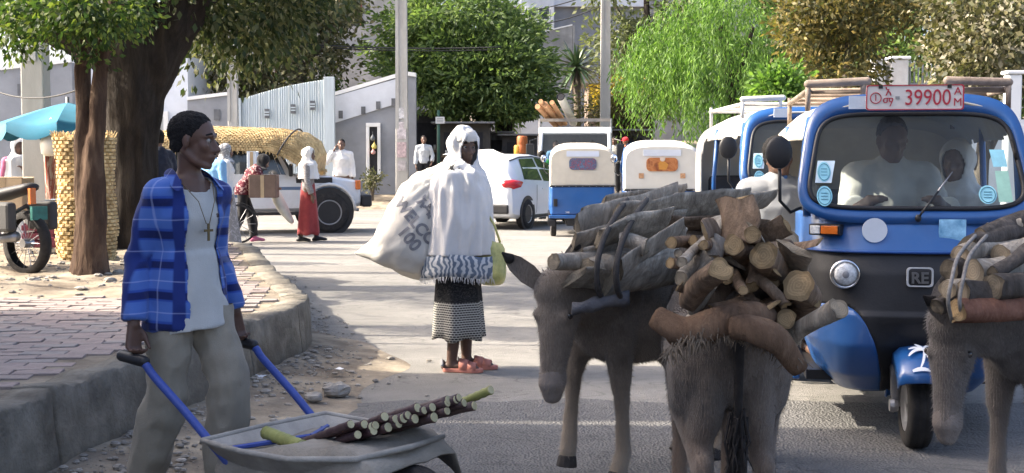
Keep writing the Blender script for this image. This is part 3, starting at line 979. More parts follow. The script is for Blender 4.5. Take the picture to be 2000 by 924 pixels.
# --- weeping pepper tree
L_weep = leaf_mat('bright weeping leaves', [(.05, .11, .024), (.08, .16, .032), (.12, .22, .042), (.17, .28, .06)], .42)
Y = 33.0
o0 = (at(1420, 300, Y).x, Y, 0)
P, D = [], []
hangs = []
cents = []
for _ in range(85):
    u = np.random.normal(0, 1, 3); u /= np.linalg.norm(u); u[2] = abs(u[2])
    k = random.uniform(.55, 1.0)
    cents.append((1378 + u[0]*178*k, 150 - u[2]*215*k + random.uniform(-25, 70), Y + u[1]*2.4*k))
for _ in range(1250):
    c = random.choice(cents)
    px = c[0] + random.gauss(0, 15); py = c[1] + random.gauss(0, 12); yy = c[2] + random.gauss(0, .25)
    p = rel(px, py, yy, o0); ln = abs(random.gauss(.0, .75)) + .25
    k = int(22*ln); dx = random.uniform(-.15, .15)
    for q in np.linspace(0, 1, k):
        P.append((p[0] + dx*q + random.gauss(0, .05), p[1] + random.gauss(0, .07), p[2] - ln*q)); D.append((random.gauss(0, .6), random.gauss(0, .6), -.7))
keep = [i for i, p in enumerate(P) if p[2] > 1.9 + .5*math.sin(p[0]*2.1) - .3]
P = np.array([P[i] for i in keep]); D = np.array([D[i] for i in keep])
tree('bright green weeping tree with hanging leaf curtains', o0, [((.4, .3, 0), .34), ((.4, .3, 1.6), .28), ((.2, .2, 3.2), .2), ((-.2, 0, 5), .1)],
     [[((.3, .2, 2.6), .14), ((-1.2, 0, 4.2), .06)], [((.3, .2, 2.9), .14), ((1.6, .3, 4.6), .06)], [((.2, .2, 3.2), .1), ((.4, -1.3, 4.8), .05)]],
     [((0, 0, 4.2), (1.9, 1.6, 1.6))], 3000, .17, .035, L_weep, B_dark, 200, .3, .8, name='weeping_tree', extra=(P, D))
# --- dark trees filling the back right
for k, (px, Y, h, w, lab) in enumerate(((1560, 47, 9.5, 3.0, 'tall dark green tree behind the weeping tree'), (1720, 40, 9, 3.0, 'dark shaded tree behind the white gate pillars'), (1900, 38, 9, 3.2, 'dark shaded tree at the far right behind the railing'), (1260, 56, 10, 2.6, 'pale leaved tree between the tall pole and the weeping tree'))):
    o0 = (xt(px, Y), Y, gz(0, Y))
    lm = L_mid if k < 3 else leaf_mat('pale leaves', [(.09, .11, .05), (.14, .16, .08), (.2, .22, .12)], .3)
    cl = [((random.uniform(-w, w)*.8, random.uniform(-1.5, 1.5), h*random.uniform(.3, 1)), (w*.42, w*.4, w*.36)) for _ in range(20)]
    tree(lab, o0, [((0,0,-.2), .35), ((.1,0,h*.4), .25), ((0,.2,h*.8), .1)], [[((.1,0,h*.35), .15), ((w*.6,0,h*.7), .05)], [((0,0,h*.4), .15), ((-w*.6,.2,h*.75), .05)]], cl, 12000, .30, .13, lm, B_dark, 260, .35, .2, name='shade_tree')
# --- yellowing tall bushes at right
L_yel = leaf_mat('yellowing leaves', [(.05, .05, .02), (.085, .08, .03), (.15, .13, .045), (.27, .20, .06), (.07, .08, .03)], .35)
L_pale = leaf_mat('sun bleached leaves', [(.05, .055, .025), (.085, .085, .04), (.12, .11, .05), (.165, .145, .075), (.36, .33, .25)], .3)
Y = 21.0
o0 = (xt(1640, Y), Y, 0)
cl = [(rel(px, py, Y + random.uniform(-.7, .7), o0), (r, r, r)) for px, py, r in ((1570, 30, .5), (1600, 80, .5), (1640, 40, .6), (1585, 120, .38), (1620, 150, .42), (1670, 110, .5), (1690, 60, .45), (1660, 165, .35), (1555, 70, .3), (1625, -10, .7), (1690, 150, .3), (1720, 10, .4), (1770, 25, .35), (1800, 0, .4))]
tree('tall yellowing leafy bush left of the white gate pillars', o0, [((0,0,-.1), .1), ((0,0,1.5), .09), ((.1,0,3.4), .05)], [[((0,0,1.2), .05), ((-.5,0,2.6), .02)], [((0,0,1.4), .05), ((.5,0,2.8), .02)]],
     cl, 12000, .11, .05, L_yel, B_grey, 330, .12, .3, name='yellow_bush_tree', cat='tree', jit=.5)
Y = 15.5
o0 = (xt(1915, Y), Y, 0)
cl = [(rel(px, py, Y + random.uniform(-.6, .6), o0), (r, r, r)) for px, py, r in ((1830, 90, .25), (1850, 130, .25), (1870, 50, .4), (1900, 100, .4), (1950, 60, .45), (1980, 120, .4), (1930, 150, .3), (1880, 10, .45), (1960, 10, .5), (2010, 60, .4), (1990, 160, .25), (1870, 160, .2))]
tree('sun-bleached leafy tree hanging over the taxi at the right', o0, [((0,0,-.1), .1), ((0,0,1.2), .09), ((.1,0,3.0), .05)], [[((0,0,1.2), .05), ((-.5,0,2.3), .02)], [((0,0,1.3), .05), ((.5,0,2.4), .02)]],
     cl, 6500, .095, .055, L_pale, B_grey, 240, .1, .4, name='bleached_tree', jit=.5)
# --- low bright bush, yellow bush, plants
def bush(label, px, py, Y, rx, rz, n, ln, wd, lm, z0=None, name='bush'):
    z0 = gz(0, Y) if z0 is None else z0
    p = at(px, py, Y); o0 = (p.x, Y, z0)
    h = p.z - z0
    cl = [((random.uniform(-.7, .7)*rx, random.uniform(-.5, .5)*rx, h + random.uniform(-.6, .6)*rz), (rx*.5, rx*.45, rz*.5)) for _ in range(9)]
    return tree(label, o0, [((0,0,-.05), .05), ((0,0,h*.6), .04), ((.05,0,h), .02)], [[((0,0,h*.3), .03), ((rx*.5,0,h), .012)], [((0,0,h*.3), .03), ((-rx*.5,0,h), .012)]], cl, n, ln, wd, lm, B_grey, 120, ln*1.2, .2, 'bush', name)
bush('bright green leafy bush behind the blue taxi roof', 1515, 174, 17, .30, .2, 2200, .10, .05, L_weep)
bush('yellow flowering bush in front of the brown shed', 1195, 185, 46, 1.0, .5, 3500, .16, .05, leaf_mat('yellow bush leaves', [(.16, .13, .03), (.3, .22, .03), (.4, .27, .03)], .4))
bush('dull brown-green bush under the yellow flowering one', 1180, 222, 45, 1.3, .8, 4200, .18, .06, leaf_mat('dull bush leaves', [(.05, .055, .025), (.08, .08, .03), (.11, .1, .04)], .3))
bush('small dark potted shrub at the foot of the grey wall', 727, 352, 36.9, .2, .14, 500, .10, .05, L_dull)
bush('thin green shoots at the foot of the forked pole', 640, 170, 40.5, .35, .5, 900, .16, .06, L_sun)
# --- dracaena / palm with radiating sword leaves
Y = 47.0
p = at(1126, 130, Y)
t = thing('spiky_palm', 'spiky palm with a rosette of long sword leaves above the truck load', 'palm', (p.x, Y, gz(0, Y)))
hh = p.z - gz(0, Y)
MB().tube([(0,0,-.1), (.05,0,hh*.5), (0,0,hh)], [.16, .13, .15], 10).build('trunk', B_grey, t, smooth=True)
def sword(d, ln, w, droop):
    d = V(d).normalized(); side = d.cross(V((0,0,1))); side = side.normalized() if side.length > .1 else V((1,0,0))
    vs = []; fs = []
    for i in range(7):
        f = i/6; c = d*ln*f + V((0,0,-droop*f*f*ln)); ww = w*(.55 + 1.2*f*(1-f))*(1-f**4)+.004
        vs += [c - side*ww, c + V((0,0,-ww*.4)), c + side*ww]
    for i in range(6):
        for k in range(2):
            a = i*3+k; fs.append((a, a+1, a+4, a+3))
    return MB().add([V((0,0,hh)) + v for v in vs], fs)
L_sw = mat('sword leaf green', (.07, .12, .055), .35, .3, 3, .1, 40, spec=.6)
L_swd = mat('dry sword leaf', (.3, .24, .13), .7, .2)
for k in range(95):
    a = random.uniform(0, 2*math.pi); e = random.uniform(-.75, 1.2)
    d = (math.cos(a)*math.cos(e), math.sin(a)*math.cos(e), math.sin(e))
    sword(d, random.uniform(.95, 1.35), .055, random.uniform(.05, .35)).build('leaf', L_sw, t, smooth=True)
for k in range(16):
    a = random.uniform(0, 2*math.pi)
    sword((math.cos(a)*.3, math.sin(a)*.3, -1), random.uniform(.8, 1.15), .03, .05).build('dry_leaf', L_swd, t, smooth=True)
# ================================================================== PEOPLE
def skin_mat(name, c):
    if name in _M: return _M[name]
    m, nt, b = _nt(name)
    vec = coords(nt, 'Object')
    n = tnoise(nt, vec, 9, 4, .6)
    col = ramp(nt, n, [(.3, tuple(q*.82 for q in c)), (.7, tuple(q*1.15 for q in c))])
    L(nt, col, b.inputs['Base Color'])
    b.inputs['Roughness'].default_value = .48
    b.inputs['Specular IOR Level'].default_value = .4
    b.inputs['Subsurface Weight'].default_value = .06
    b.inputs['Subsurface Scale'].default_value = .01
    bump(nt, b, tnoise(nt, vec, 160, 3, .6), .12, .004)
    _M[name] = m
    return m
SK = [skin_mat('dark brown skin', (.115, .063, .045)), skin_mat('brown skin', (.14, .08, .055)), skin_mat('deep brown skin', (.105, .062, .046))]
M_hair = mat('black curly hair', (.012, .011, .011), .8, .3, 60, .8, 120, spec=.2)
M_eye = mat('eye white', (.32, .29, .26), .25, .05, 5, 0)
M_iris = mat('eye dark', (.012, .009, .008), .15, .05, 5, 0, spec=.8)

BASE = dict(pelvis=(0,0,.95), waist=(0,0,1.09), chest=(.01,0,1.27), neck=(0,0,1.43), head=(.025,0,1.585),
            lsho=(0,.172,1.362), lelb=(-.02,.225,1.10), lwri=(.03,.235,.86), lhand=(.05,.225,.70),
            rsho=(0,-.172,1.362), relb=(-.02,-.225,1.10), rwri=(.03,-.235,.86), rhand=(.05,-.225,.70),
            lhip=(0,.088,.92), lkne=(.02,.10,.50), lank=(-.02,.105,.08), ltoe=(.15,.125,.03),
            rhip=(0,-.088,.92), rkne=(.02,-.10,.50), rank=(-.02,-.105,.08), rtoe=(.15,-.125,.03))
UPPER = ('waist', 'chest', 'neck', 'head', 'lsho', 'rsho', 'lelb', 'relb', 'lwri', 'rwri', 'lhand', 'rhand')
def joints(H=1.7, **ov):
    J = {k: V(v) for k, v in BASE.items()}
    for k, v in ov.items(): J[k] = V(v)
    s = H/1.7
    return {k: v*s for k, v in J.items()}, s
def head_frame(c, yaw=0.0, pitch=0.0, roll=0.0):
    return Matrix.Translation(c) @ Matrix.Rotation(yaw, 4, 'Z') @ Matrix.Rotation(pitch, 4, 'Y') @ Matrix.Rotation(roll, 4, 'X')
def add_head(mb, F, s, slim=1.0):
    h = MB()
    h.ell((-.012,0,.033), (.098,.075*slim,.087), 20, 13)
    h.ell((.022,0,-.035), (.066,.058*slim,.085), 16, 11)
    for q in (-1, 1):
        h.tube([(-.025,q*.05*slim,-.045), (.02,q*.042*slim,-.085), (.062,q*.014,-.108)], [.02,.02,.017], 8, True)
        h.ell((.056,q*.04*slim,-.022), (.026,.022,.026), 10, 7)
        h.ell((-.01,q*.077*slim,-.008), (.020,.008,.032), 10, 8, Matrix.Rotation(q*.35, 3, 'Z'))
        h.ell((.096,q*.011,-.042), (.012,.010,.010), 8, 6)
    h.ell((.064,0,-.104), (.02,.024,.017), 10, 7)
    h.tube([(.080,0,.012), (.094,0,-.014), (.109,0,-.037)], [.008,.010,.0125], 8, True)
    h.tube([(.076,-.022,-.070), (.090,-.008,-.066), (.092,0,-.067), (.090,.008,-.066), (.076,.022,-.070)], [.005,.0085,.009,.0085,.005], 8, True)
    h.tube([(.074,-.019,-.080), (.087,0,-.082), (.074,.019,-.080)], [.006,.0105,.006], 8, True)
    h.tube([(.066,-.046*slim,.020), (.084,-.022,.026), (.082,0,.020), (.084,.022,.026), (.066,.046*slim,.020)], [.009,.012,.010,.012,.009], 8, True)
    Ms = F @ Matrix.Scale(s, 4)
    h.xf(Ms)
    mb.add(h.v, h.f)
def add_hand(mb, w, tip, side, s=1.0, curl=.5, fingers=True, palm_n=None):
    """palm, four unequal bent fingers and a thumb leaving the side of the palm; side = direction of the thumb"""
    w, tip = V(w), V(tip)
    d = (tip - w).normalized()
    th = V(side); th = (th - d*th.dot(d)).normalized()
    n = d.cross(th) if palm_n is None else V(palm_n)
    n = (n - d*n.dot(d)).normalized()
    th = (th - n*th.dot(n)).normalized()
    ln = .185*s
    for q in (-.022, -.007, .008, .023):
        mb.tube([w + th*q*.6*s, w + d*ln*.5 + th*q*1.1*s], [.016*s, .0155*s], 8, True)
    if not fingers:
        mb.tube([w + d*ln*.4, w + d*ln*.75 + n*.02*s, w + d*ln*.85 + n*.05*s], [.032*s, .028*s, .018*s], 8, True, .6, n)
    else:
        for k, (q, fl) in enumerate(((.030, .070), (.010, .080), (-.010, .074), (-.029, .058))):
            a0 = w + d*ln*.47 + th*q*s
            dirs = [curl*.55, curl*1.5, curl*2.5]
            seg = [fl*.45*s, fl*.32*s, fl*.26*s]
            pts = [a0]
            for an, sl in zip(dirs, seg):
                pts.append(pts[-1] + (d*math.cos(an) + n*math.sin(an))*sl)
            mb.tube(pts, [.0098*s, .0092*s, .0085*s, .0075*s], 8, True)
    b0 = w + d*ln*.12 + th*.026*s
    an = curl*.5
    mb.tube([b0, b0 + (d*.65 + th*.65 + n*.35)*.036*s, b0 + (d*.65 + th*.65 + n*.35)*.036*s + (d*.95 + th*.12 + n*.3)*.033*s, b0 + (d*.65 + th*.65 + n*.35)*.036*s + (d*.95 + th*.05 + n*.5)*.058*s], [.014*s, .012*s, .0105*s, .009*s], 8, True)
def add_torso(mb, J, s, g=0.0, w=1.0, belly=0.0):
    """g: grow for clothing"""
    P = [J['pelvis'] - V((0,0,.05*s)), J['pelvis'], J['waist'], J['chest'], J['chest'].lerp(J['neck'], .55)]
    ax = (J['lsho'] - J['rsho']); ax.z = 0; ax.normalize(); fw = ax.cross(V((0,0,1))); fw = fw if fw.length else V((1,0,0))
    W = [.150, .160, .138, .168, .135]; Dp = [.100, .108, .095 + belly, .112, .075]
    rings = []
    for p, a, b in zip(P, W, Dp):
        a = (a*w + g)*s; b = (b + g)*s
        rings.append([p + ax*math.cos(2*math.pi*j/18)*a + fw*math.sin(2*math.pi*j/18)*b for j in range(18)])
    mb.rings(rings)
    mb.tube([J['rsho'], J['chest'].lerp(J['neck'], .62), J['lsho']], [(.060+g)*s, (.075+g)*s, (.060+g)*s], 10, True)
    mb.tube([J['chest'], J['chest'].lerp(J['neck'], .8)], [(.12+g)*s, (.075+g)*s], 12, True)
def add_arm(mb, J, q, s, g=0.0, end=1.0, upto='wri', loose=0.0):
    a, b, c = J[q+'sho'], J[q+'elb'], J[q+'wri']
    if upto == 'short':
        m = a.lerp(b, end); mb.tube([a, a.lerp(m, .5), m], [(.056+g)*s, (.052+g)*s, (.050+g+loose)*s], 12)
        mb.ell(a, ((.06+g)*s,)*3, 10, 8)
        return
    c2 = b.lerp(c, end)
    mb.tube([a, a.lerp(b, .5), b, b.lerp(c2, .5), c2], [(.056+g)*s, (.047+g)*s, (.040+g)*s, (.036+g+loose*.5)*s, (.027+g+loose)*s], 12, g == 0)
    mb.ell(a, ((.06+g)*s,)*3, 10, 8)
    mb.ell(b, ((.041+g)*s,)*3, 10, 8)
def add_leg(mb, J, q, s, g=0.0, end=1.0, loose=0.0):
    a, b, c = J[q+'hip'], J[q+'kne'], J[q+'ank']
    c2 = b.lerp(c, end)
    mb.tube([a + V((0,0,.04*s)), a.lerp(b, .4), b, b.lerp(c2, .35), c2], [(.088+g)*s, (.076+g)*s, (.054+g+loose*.4)*s, (.054+g+loose*.7)*s, (.036+g+loose)*s], 12, g == 0)
    mb.ell(b, ((.055+g)*s,)*3, 10, 8)
def add_foot(mb, J, q, s, g=0.0):
    a, t = J[q+'ank'], J[q+'toe']
    h = V((a.x - (t.x-a.x)*.25, a.y, max(a.z-.05*s, .035*s)))
    mb.tube([a + V((0,0,.02*s)), V((a.x, a.y, a.z-.03*s))], [(.036+g)*s, (.04+g)*s], 10, True)
    mb.tube([h, a.lerp(t, .4) - V((0,0,.012*s)), t], [(.034+g)*s, (.040+g)*s, (.026+g)*s], 10, True, .8)
def person(label, loc, heading, H=1.7, ov={}, yaw=0.0, pitch=0.0, skin=0, hair=True, vox=.014, slim=1.0, fingers=False, curl=.5,
           top=None, top_kw={}, bottom=None, skirt=None, shoes=None, scarf=None, eyes=False, group=None, width=1.0, thumb=None, hair_k=1.0, legs=True):
    """top/bottom/skirt/shoes/scarf are materials; local frame: +X ahead, +Y to the person's left"""
    t = thing('person', label, 'person', loc, heading, group)
    J, s = joints(H, **ov)
    F = head_frame(J['head'], yaw, pitch)
    mb = MB()
    add_head(mb, F, s*1.0, slim)
    hp = F @ V((-.02*s, 0, -.055*s))
    mb.tube([hp, J['neck'].lerp(hp, .35), J['neck'] - V((0,0,.04*s))], [.050*s, .050*s, .062*s], 12, True)
    add_torso(mb, J, s, 0, width)
    for q, sg in (('l', 1), ('r', -1)):
        add_arm(mb, J, q, s)
        th = V((1, 0, .2)) if not thumb or q not in thumb else V(thumb[q])
        add_hand(mb, J[q+'wri'], J[q+'hand'], th, s, curl, fingers, palm_n=V((0, -sg, 0)) if not thumb or (q+'n') not in thumb else V(thumb[q+'n']))
        if legs:
            add_leg(mb, J, q, s)
            add_foot(mb, J, q, s)
    me = fuse(mb, vox, 2 if vox < .01 else 1, name='body')
    body = put('body', me, SK[skin], t, smooth=True)
    if eyes:
        for sg in (-1, 1):
            e = MB().ell((0,0,0), (.0115*s,)*3, 12, 8).xf(F @ Matrix.Translation((.0722*s, sg*.031*s, .001*s)))
            eo = e.build('eye', M_eye, body, smooth=True)
            i = MB().ell((0,0,0), (.004*s, .007*s, .007*s), 10, 6).xf(F @ Matrix.Translation((.0815*s, sg*.030*s, .001*s)))
            i.build('iris', M_iris, eo, smooth=True)
            b = MB().tube([(.080*s, sg*.012*s, .026*s), (.087*s, sg*.028*s, .032*s), (.070*s, sg*.050*s, .026*s)], [.0035*s, .005*s, .003*s], 6, True).xf(F)
            b.build('eyebrow', M_hair, body, smooth=True)
    if hair:
        hb = MB().ell((-.018,0,.037), (.102,.0785*slim,.090), 26, 17).ell((-.045,0,-.02), (.062,.0685*slim,.055), 14, 10)
        hb.xf(F @ Matrix.Scale(s*hair_k, 4))
        Fi = F.inverted()
        def hcut(p):
            q = (Fi @ p)/s
            return q.z < -.06 + max(0, q.x+.045)*1.05 + max(0, q.x)*.35 + .006*noise.noise(p*60)
        hm = fuse(hb, .008 if vox < .01 else .012, 1, fold=lambda p: .006*noise.noise(p*110) + .003*noise.noise(p*45) + .0005, cut=hcut, thick=-.002, name='hair')
        put('hair', hm, M_hair, body, smooth=True)
    if top is not None:
        kw = dict(g=.016, end=.93, upto='wri', loose=.012, hem=None, fold=.007)
        kw.update(top_kw)
        tb = MB()
        add_torso(tb, J, s, kw['g'], width)
        if kw['hem'] is not None:
            pz = J['pelvis']
            tb.tube([J['waist'], pz, V((pz.x, pz.y, kw['hem']*s))], [(.14+kw['g'])*s, (.162+kw['g'])*s*width, (.172+kw['g'])*s*width], 18, flat=.72, up=(1,0,0))
        for q in 'lr': add_arm(tb, J, q, s, kw['g'], kw['end'], kw['upto'], kw['loose'])
        tm = fuse(tb, max(vox, .011), 3, fold=folds(9, 9, kw['fold'], random.random()*9), name='shirt')
        put('shirt', tm, top, t, smooth=True)
    if bottom is not None:
        bb = MB()
        bb.tube([J['waist'] - V((0,0,.03*s)), J['pelvis'], J['pelvis'] - V((0,0,.07*s))], [.142*s, .166*s, .15*s], 16, flat=.72, up=(1,0,0))
        for q in 'lr': add_leg(bb, J, q, s, .016, .95, .022)
        bm_ = fuse(bb, max(vox, .011), 3, fold=folds(10, 6, .008, random.random()*9), name='trousers')
        put('trousers', bm_, bottom, t, smooth=True)
    if skirt is not None:
        m_, zh, flare = skirt
        rings = []
        hipc = J['pelvis']
        foot = (J['lank'] + J['rank'])*.5
        nb = 40
        sd_ = random.random()*20
        for i in range(15):
            f = i/14
            c = hipc.lerp(V((foot.x, foot.y, 0)), f*.9); z = 1.07*s + (zh*s - 1.07*s)*f
            a = (.150 + (flare-.150)*f**.8)*s; b_ = (.115 + (flare*.86-.115)*f**.8)*s
            rings.append([V((c.x + b_*math.cos(2*math.pi*j/nb)*(1 + .10*f*math.sin(j*.9 + sd_) + .05*f*math.sin(j*2.1 + sd_)), c.y + a*math.sin(2*math.pi*j/nb)*(1 + .10*f*math.sin(j*.9 + sd_)), z + .012*math.sin(j*.8)*f)) for j in range(nb)])
        o = MB().rings(rings, False, False).build('skirt', m_, t, smooth=True)
        sm = o.modifiers.new('s', 'SOLIDIFY'); sm.thickness = .006
    if shoes is not None:
        for q in 'lr':
            fb = MB(); add_foot(fb, J, q, s, .008)
            put('shoe', fuse(fb, max(vox*.8, .009), 2, name='shoe'), shoes, t, smooth=True)
    if scarf is not None:
        add_scarf(t, J, s, F, vox, **scarf)
    return t, J, s, F
def add_scarf(t, J, s, F, vox, m=None, low=1.1, wide=.27, open_r=.066, deep=.2, fold=.012, name='headscarf', drop=0.0, vx=None, cutlow=True, ffreq=11):
    """white wrap: hood round the face that falls over the shoulders as one cloth"""
    mb = MB()
    mb.ell((-.018,0,.025), (.122,.098,.112), 20, 14)
    mb.ell((-.01,0,-.06), (.10,.086,.09), 16, 10)
    mb.xf(F @ Matrix.Scale(s, 4))
    nk, ch = J['neck'], J['chest']
    top = F @ V((-.03*s, 0, -.07*s))
    rings = []
    ax = (J['lsho'] - J['rsho']); ax.z = 0; ax.normalize(); fw = ax.cross(V((0,0,1))).normalized()
    zs = nk.z
    prof = [(top, .085, .095), (nk + V((0,0,.02)), .118, .132), (nk - V((0,0,.035*s)), .232, .168)]
    c = nk.copy()
    for f in (.25, .5, .75, 1.0):
        z = zs + (low*s - zs)*f
        prof.append((V((nk.x + (ch.x-nk.x)*f, nk.y, z)), wide*(.90 + .10*f), deep*(.78 + .22*f)))
    for p, a, b in prof:
        rings.append([p + ax*math.cos(2*math.pi*j/24)*a*s + fw*math.sin(2*math.pi*j/24)*b*s for j in range(24)])
    mb.rings(rings)
    Fi = F.inverted()
    lowz = low*s
    def cut(p):
        q = (Fi @ p)/s
        if q.x > .03 and (q.y/.060)**2 + ((q.z+.018)/.088)**2 < 1: return True
        return p.z < lowz + .012
    me = fuse(mb, vx or max(vox, .012), 4, fold=folds(ffreq, 2.0, fold, 3.3), cut=cut, thick=-.006, name=name)
    return put(name, me, m, t, smooth=True)

# ------------------------------------------------------------------ cloth materials
def cloth(name, c, var=.12, vs=5, **k):
    return mat(name, c, .9, var, vs, .35, 220, spec=.12, sheen=.15, **k)
C_white = cloth('white cotton', (.62, .61, .595), .08)
C_offwhite = cloth('off white cotton', (.54, .52, .48), .10)
C_grey = cloth('grey cotton', (.27, .28, .29))
C_lgrey = cloth('pale grey cotton', (.45, .47, .49))
C_navy = cloth('navy cotton', (.02, .024, .04))
C_black = cloth('black cotton', (.018, .018, .02))
C_red = cloth('brick red cloth', (.27, .045, .045), .2)
C_green = cloth('green jersey', (.03, .22, .06))
C_orange = cloth('orange cotton', (.55, .17, .06))
C_pink = cloth('pink cotton', (.5, .15, .25))
C_khaki = cloth('khaki cotton', (.29, .26, .205), .18, 4, dirt=(.24, .21, .17))
C_blue = cloth('light blue cotton', (.2, .4, .65))
C_brown = cloth('brown wool', (.12, .08, .06))
C_tee = cloth('white jersey', (.50, .50, .48), .08)
M_shoe = mat('black shoe leather', (.02, .02, .022), .5, .2)
def pattern_cloth(name, base, fig, scale, thr=.55, stretch=(1, 1, 1)):
    m, nt, b = _nt(name)
    vec = coords(nt, 'Object', stretch)
    vo = N(nt, 'ShaderNodeTexVoronoi', feature='SMOOTH_F1'); vo.inputs['Scale'].default_value = scale
    L(nt, vec, vo.inputs['Vector'])
    n = tnoise(nt, vec, scale*1.5, 3, .6, 1.5)
    c = mix_rgb(nt, ramp(nt, n, [(thr-.02, 0.0), (thr+.02, 1.0)]), base, fig)
    L(nt, c, b.inputs['Base Color']); b.inputs['Roughness'].default_value = .9; b.inputs['Specular IOR Level'].default_value = .1
    return m
def plaid_mat():
    m, nt, b = _nt('blue plaid flannel')
    tc = N(nt, 'ShaderNodeTexCoord'); sp = N(nt, 'ShaderNodeSeparateXYZ'); L(nt, tc.outputs['Object'], sp.inputs[0])
    nz = tnoise(nt, tc.outputs['Object'], 3.2, 1, .4)
    def band(sock, per, ph, lo, hi, soft=.04, wob=.35):
        a = N(nt, 'ShaderNodeMath', operation='MULTIPLY_ADD'); a.inputs[1].default_value = 1/per; a.inputs[2].default_value = ph
        L(nt, sock, a.inputs[0])
        w = N(nt, 'ShaderNodeMath', operation='MULTIPLY_ADD'); w.inputs[1].default_value = wob
        L(nt, nz, w.inputs[0]); L(nt, a.outputs[0], w.inputs[2])
        f = N(nt, 'ShaderNodeMath', operation='FRACT'); L(nt, w.outputs[0], f.inputs[0])
        return ramp(nt, f.outputs[0], [(0, 0.0), (max(lo-soft, .001), 0.0), (lo, 1.0), (hi, 1.0), (min(hi+soft, .999), 0.0)])
    ad = N(nt, 'ShaderNodeMath', operation='ADD'); L(nt, sp.outputs[0], ad.inputs[0]); L(nt, sp.outputs[1], ad.inputs[1])
    an_ = N(nt, 'ShaderNodeMath', operation='ARCTAN2'); L(nt, sp.outputs[1], an_.inputs[0]); L(nt, sp.outputs[0], an_.inputs[1])
    su = N(nt, 'ShaderNodeMath', operation='MULTIPLY'); L(nt, an_.outputs[0], su.inputs[0]); su.inputs[1].default_value = .17
    base = (.07, .145, .43)
    c = mix_rgb(nt, .5, base, base)
    c = mix_rgb(nt, band(sp.outputs[2], .125, .2, .08, .42), c, (.03, .075, .34))
    c = mix_rgb(nt, band(sp.outputs[2], .125, .2, .14, .34), c, (.012, .02, .10))
    c = mix_rgb(nt, band(su.outputs[0], .16, .1, .1, .38, .05, .0), c, (.018, .035, .17))
    hl = N(nt, 'ShaderNodeMath', operation='MULTIPLY'); hl.inputs[1].default_value = .32
    L(nt, band(sp.outputs[2], .125, .2, .69, .715, .015), hl.inputs[0]); c = mix_rgb(nt, hl.outputs[0], c, (.45, .5, .75))
    h2 = N(nt, 'ShaderNodeMath', operation='MULTIPLY'); h2.inputs[1].default_value = .28
    L(nt, band(su.outputs[0], .16, .1, .69, .715, .015, .0), h2.inputs[0]); c = mix_rgb(nt, h2.outputs[0], c, (.45, .5, .75))
    L(nt, c, b.inputs['Base Color']); b.inputs['Roughness'].default_value = .9; b.inputs['Specular IOR Level'].default_value = .15
    b.inputs['Sheen Weight'].default_value = .2
    bump(nt, b, tnoise(nt, tc.outputs['Object'], 260, 2, .5), .3, .004)
    return m

# ------------------------------------------------------------------ 1. man with the wheelbarrow
MY = 5.05
mx = xt(360, MY)
HD = R(-38)
ovm = dict(chest=(.02,0,1.25), neck=(.035,0,1.42), head=(.075,0,1.575),
           rsho=(.01,-.150,1.338), relb=(-.06,-.205,1.07), rwri=(.0,-.27,.80), rhand=(.01,-.285,.61),
           lsho=(.02,.150,1.338), lelb=(-.04,.195,1.07), lwri=(.01,.265,.80), lhand=(.02,.285,.61),
           lkne=(.16,.10,.52), lank=(.12,.10,.09), ltoe=(.29,.12,.03), rkne=(.0,-.10,.50), rank=(-.16,-.105,.10), rtoe=(0,-.12,.03))
man, J, s, F = person('young man in a blue plaid shirt pushing the wheelbarrow along the kerb', (mx, MY, 0), HD, 1.60, ovm, yaw=R(33), pitch=R(3), skin=0,
    vox=.0065, fingers=True, curl=.95, bottom=None, eyes=True, slim=.98, shoes=M_shoe, thumb={'r': (.3, .95, 0), 'l': (.3, -.95, 0), 'rn': (.8, 0, -.6), 'ln': (.8, 0, -.6)})
# moustache, beard shade
Fm = F @ Matrix.Scale(s, 4)
MB().tube([(.068,-.024,-.066), (.094,-.008,-.054), (.096,0,-.054), (.094,.008,-.054), (.068,.024,-.066)], [.002,.0045,.0045,.0045,.002], 6, True).xf(Fm).build('moustache', M_hair, man, smooth=True)
# t-shirt
tb = MB(); add_torso(tb, J, s, .004, .92)
pz = J['pelvis']
tb.tube([J['waist'], pz, V((pz.x+.025, pz.y+.012, .745*s))], [.142*s, .166*s, .184*s], 20, flat=.84, up=(1,0,0))
nk = F @ V((-.02, 0, -.075*s))
def tcut(p):
    if (p - (J['neck'] + V((.015,0,.005)))).length < .085 and p.z > J['neck'].z - .075: return True
    return p.z > .84 and (p.x < .0 or p.y < -.125 or p.y > (.155 if p.z < 1.0 else .14))
put('t_shirt', fuse(tb, .010, 3, fold=folds(8, 5, .006, 4.2), cut=tcut, thick=-.004, name='t_shirt'), C_tee, man, smooth=True)
# trousers
bb = MB()
bb.tube([J['waist'] - V((0,0,.04)), J['pelvis'], J['pelvis'] - V((0,0,.06))], [.142*s, .162*s, .15*s], 16, flat=.74, up=(1,0,0))
for q in 'lr': add_leg(bb, J, q, s, .022, .97, .03)
put('trousers', fuse(bb, .010, 3, fold=folds(9, 7, .014, 2.2), cut=lambda p: p.z > .865*s, name='trousers'), C_khaki, man, smooth=True)
